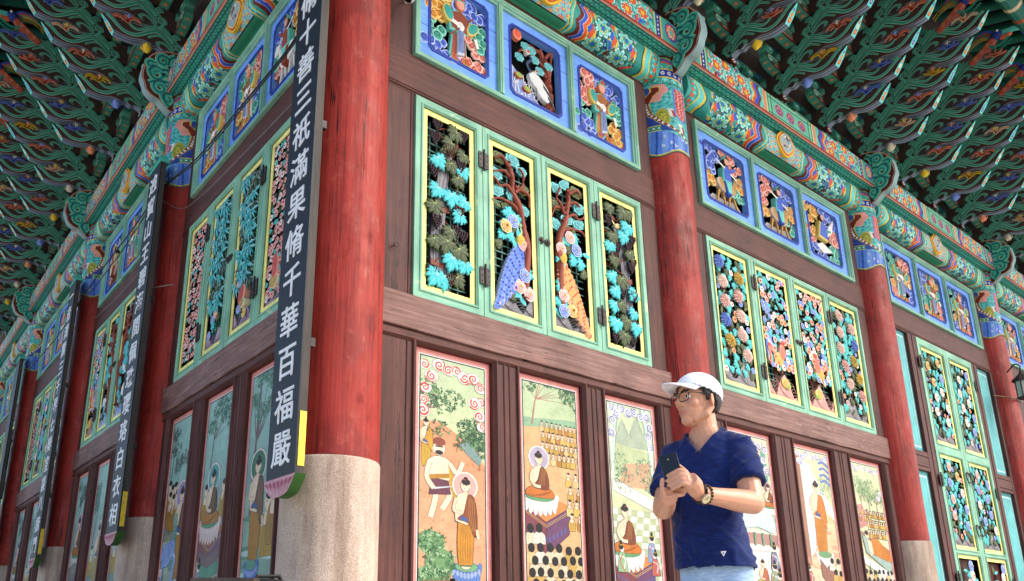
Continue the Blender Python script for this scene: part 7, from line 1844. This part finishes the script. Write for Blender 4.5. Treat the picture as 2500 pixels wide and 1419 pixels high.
# --- watch and bracelet on his left wrist
ax = (WL-EL).normalized(); q0 = WL-ax*.012; toc = (CAM-foot-q0).normalized(); toc = (toc-ax*toc.dot(ax)).normalized(); sd_ = ax.cross(toc)
wt = empty('wristwatch', man)
mb = MB(); mb.tube([q0+toc*.0315*math.cos(a)*1.02+sd_*.0325*math.sin(a) for a in [i*2*math.pi/24 for i in range(25)]], .0085, '#222', 8, False); mb.build('strap', 'leather', wt)
wd = (toc*.82-UP*.35+XM*-.2).normalized(); wd = (wd-ax*wd.dot(ax)).normalized(); c0 = q0+wd*.034; t1 = ax; t2 = ax.cross(wd)
Mw = Matrix((t1, t2, wd)).transposed().to_4x4(); Mw.translation = c0
mb = MB(); mb.lathe([(.019, -.004), (.021, 0), (.021, .006), (.0185, .008), (.018, .0065)], '#bbb', 20, Mw); mb.build('case', 'steel', wt)
mb = MB(); mb.lathe([(.0178, .0066), (.001, .0067)], '#ddd', 20, Mw); mb.build('dial', 'dial', wt)
mb = MB(); mb.box(-.0008, .0008, 0, .012, .0072, .0078, '#222', Mw); mb.box(0, .008, -.0008, .0008, .0072, .0078, '#222', Mw); mb.build('hands', 'rubber', wt)
q1 = WL-ax*.040; mb = MB()
for i in range(18):
    a = i*2*math.pi/18; mb.ball(q1+toc*.036*math.cos(a)+sd_*.036*math.sin(a), .0056, ['#3a2c1c', '#5a4a2a'][i % 2], 7, 5)
mb.build('bead_bracelet', 'paint', man)
# --- phone
ph = empty('phone', None, T(foot)); tag(ph, 'black smartphone held upright in both hands of the man', 'phone')
Mp = Matrix((PR*PS, PU*PS, PN)).transposed().to_4x4(); Mp.translation = PC+PU*.020
mb = MB(); ol = []
for cx, cz, a0 in ((.029, .067, 0), (-.029, .067, 90), (-.029, -.067, 180), (.029, -.067, 270)):
    ol += [(cx+.008*math.cos(R(a0+d)), cz+.008*math.sin(R(a0+d))) for d in (0, 30, 60, 90)]
def slab(mb, ol, z0, z1, col):
    k = len(ol); n0 = mb.verts([Mp @ Vector((x, y, z0)) for x, y in ol]+[Mp @ Vector((x, y, z1)) for x, y in ol])
    mb.quad(range(n0, n0+k), col); mb.quad(range(n0+2*k-1, n0+k-1, -1), col)
    for i in range(k): j_ = (i+1) % k; mb.quad((n0+i, n0+j_, n0+k+j_, n0+k+i), col)
slab(mb, ol, -.004, .004, '#111'); mb.build('body', 'phone_glass', ph)
mb = MB(); slab(mb, [(x*1.02, y*1.01) for x, y in ol], -.0025, .0025, '#888'); mb.build('rim', 'steel', ph)
mb = MB(); slab(mb, [(x*.26-.002, y*.12+.05) for x, y in ol], .004, .0052, '#111'); mb.build('camera_bump', 'rubber', ph)
mb = MB(); mb.lathe([(.004, .0053), (.003, .0058), (.0005, .0058)], '#333', 12, Mp @ T((-.002, .05, 0))); mb.build('camera_lens', 'steel', ph)
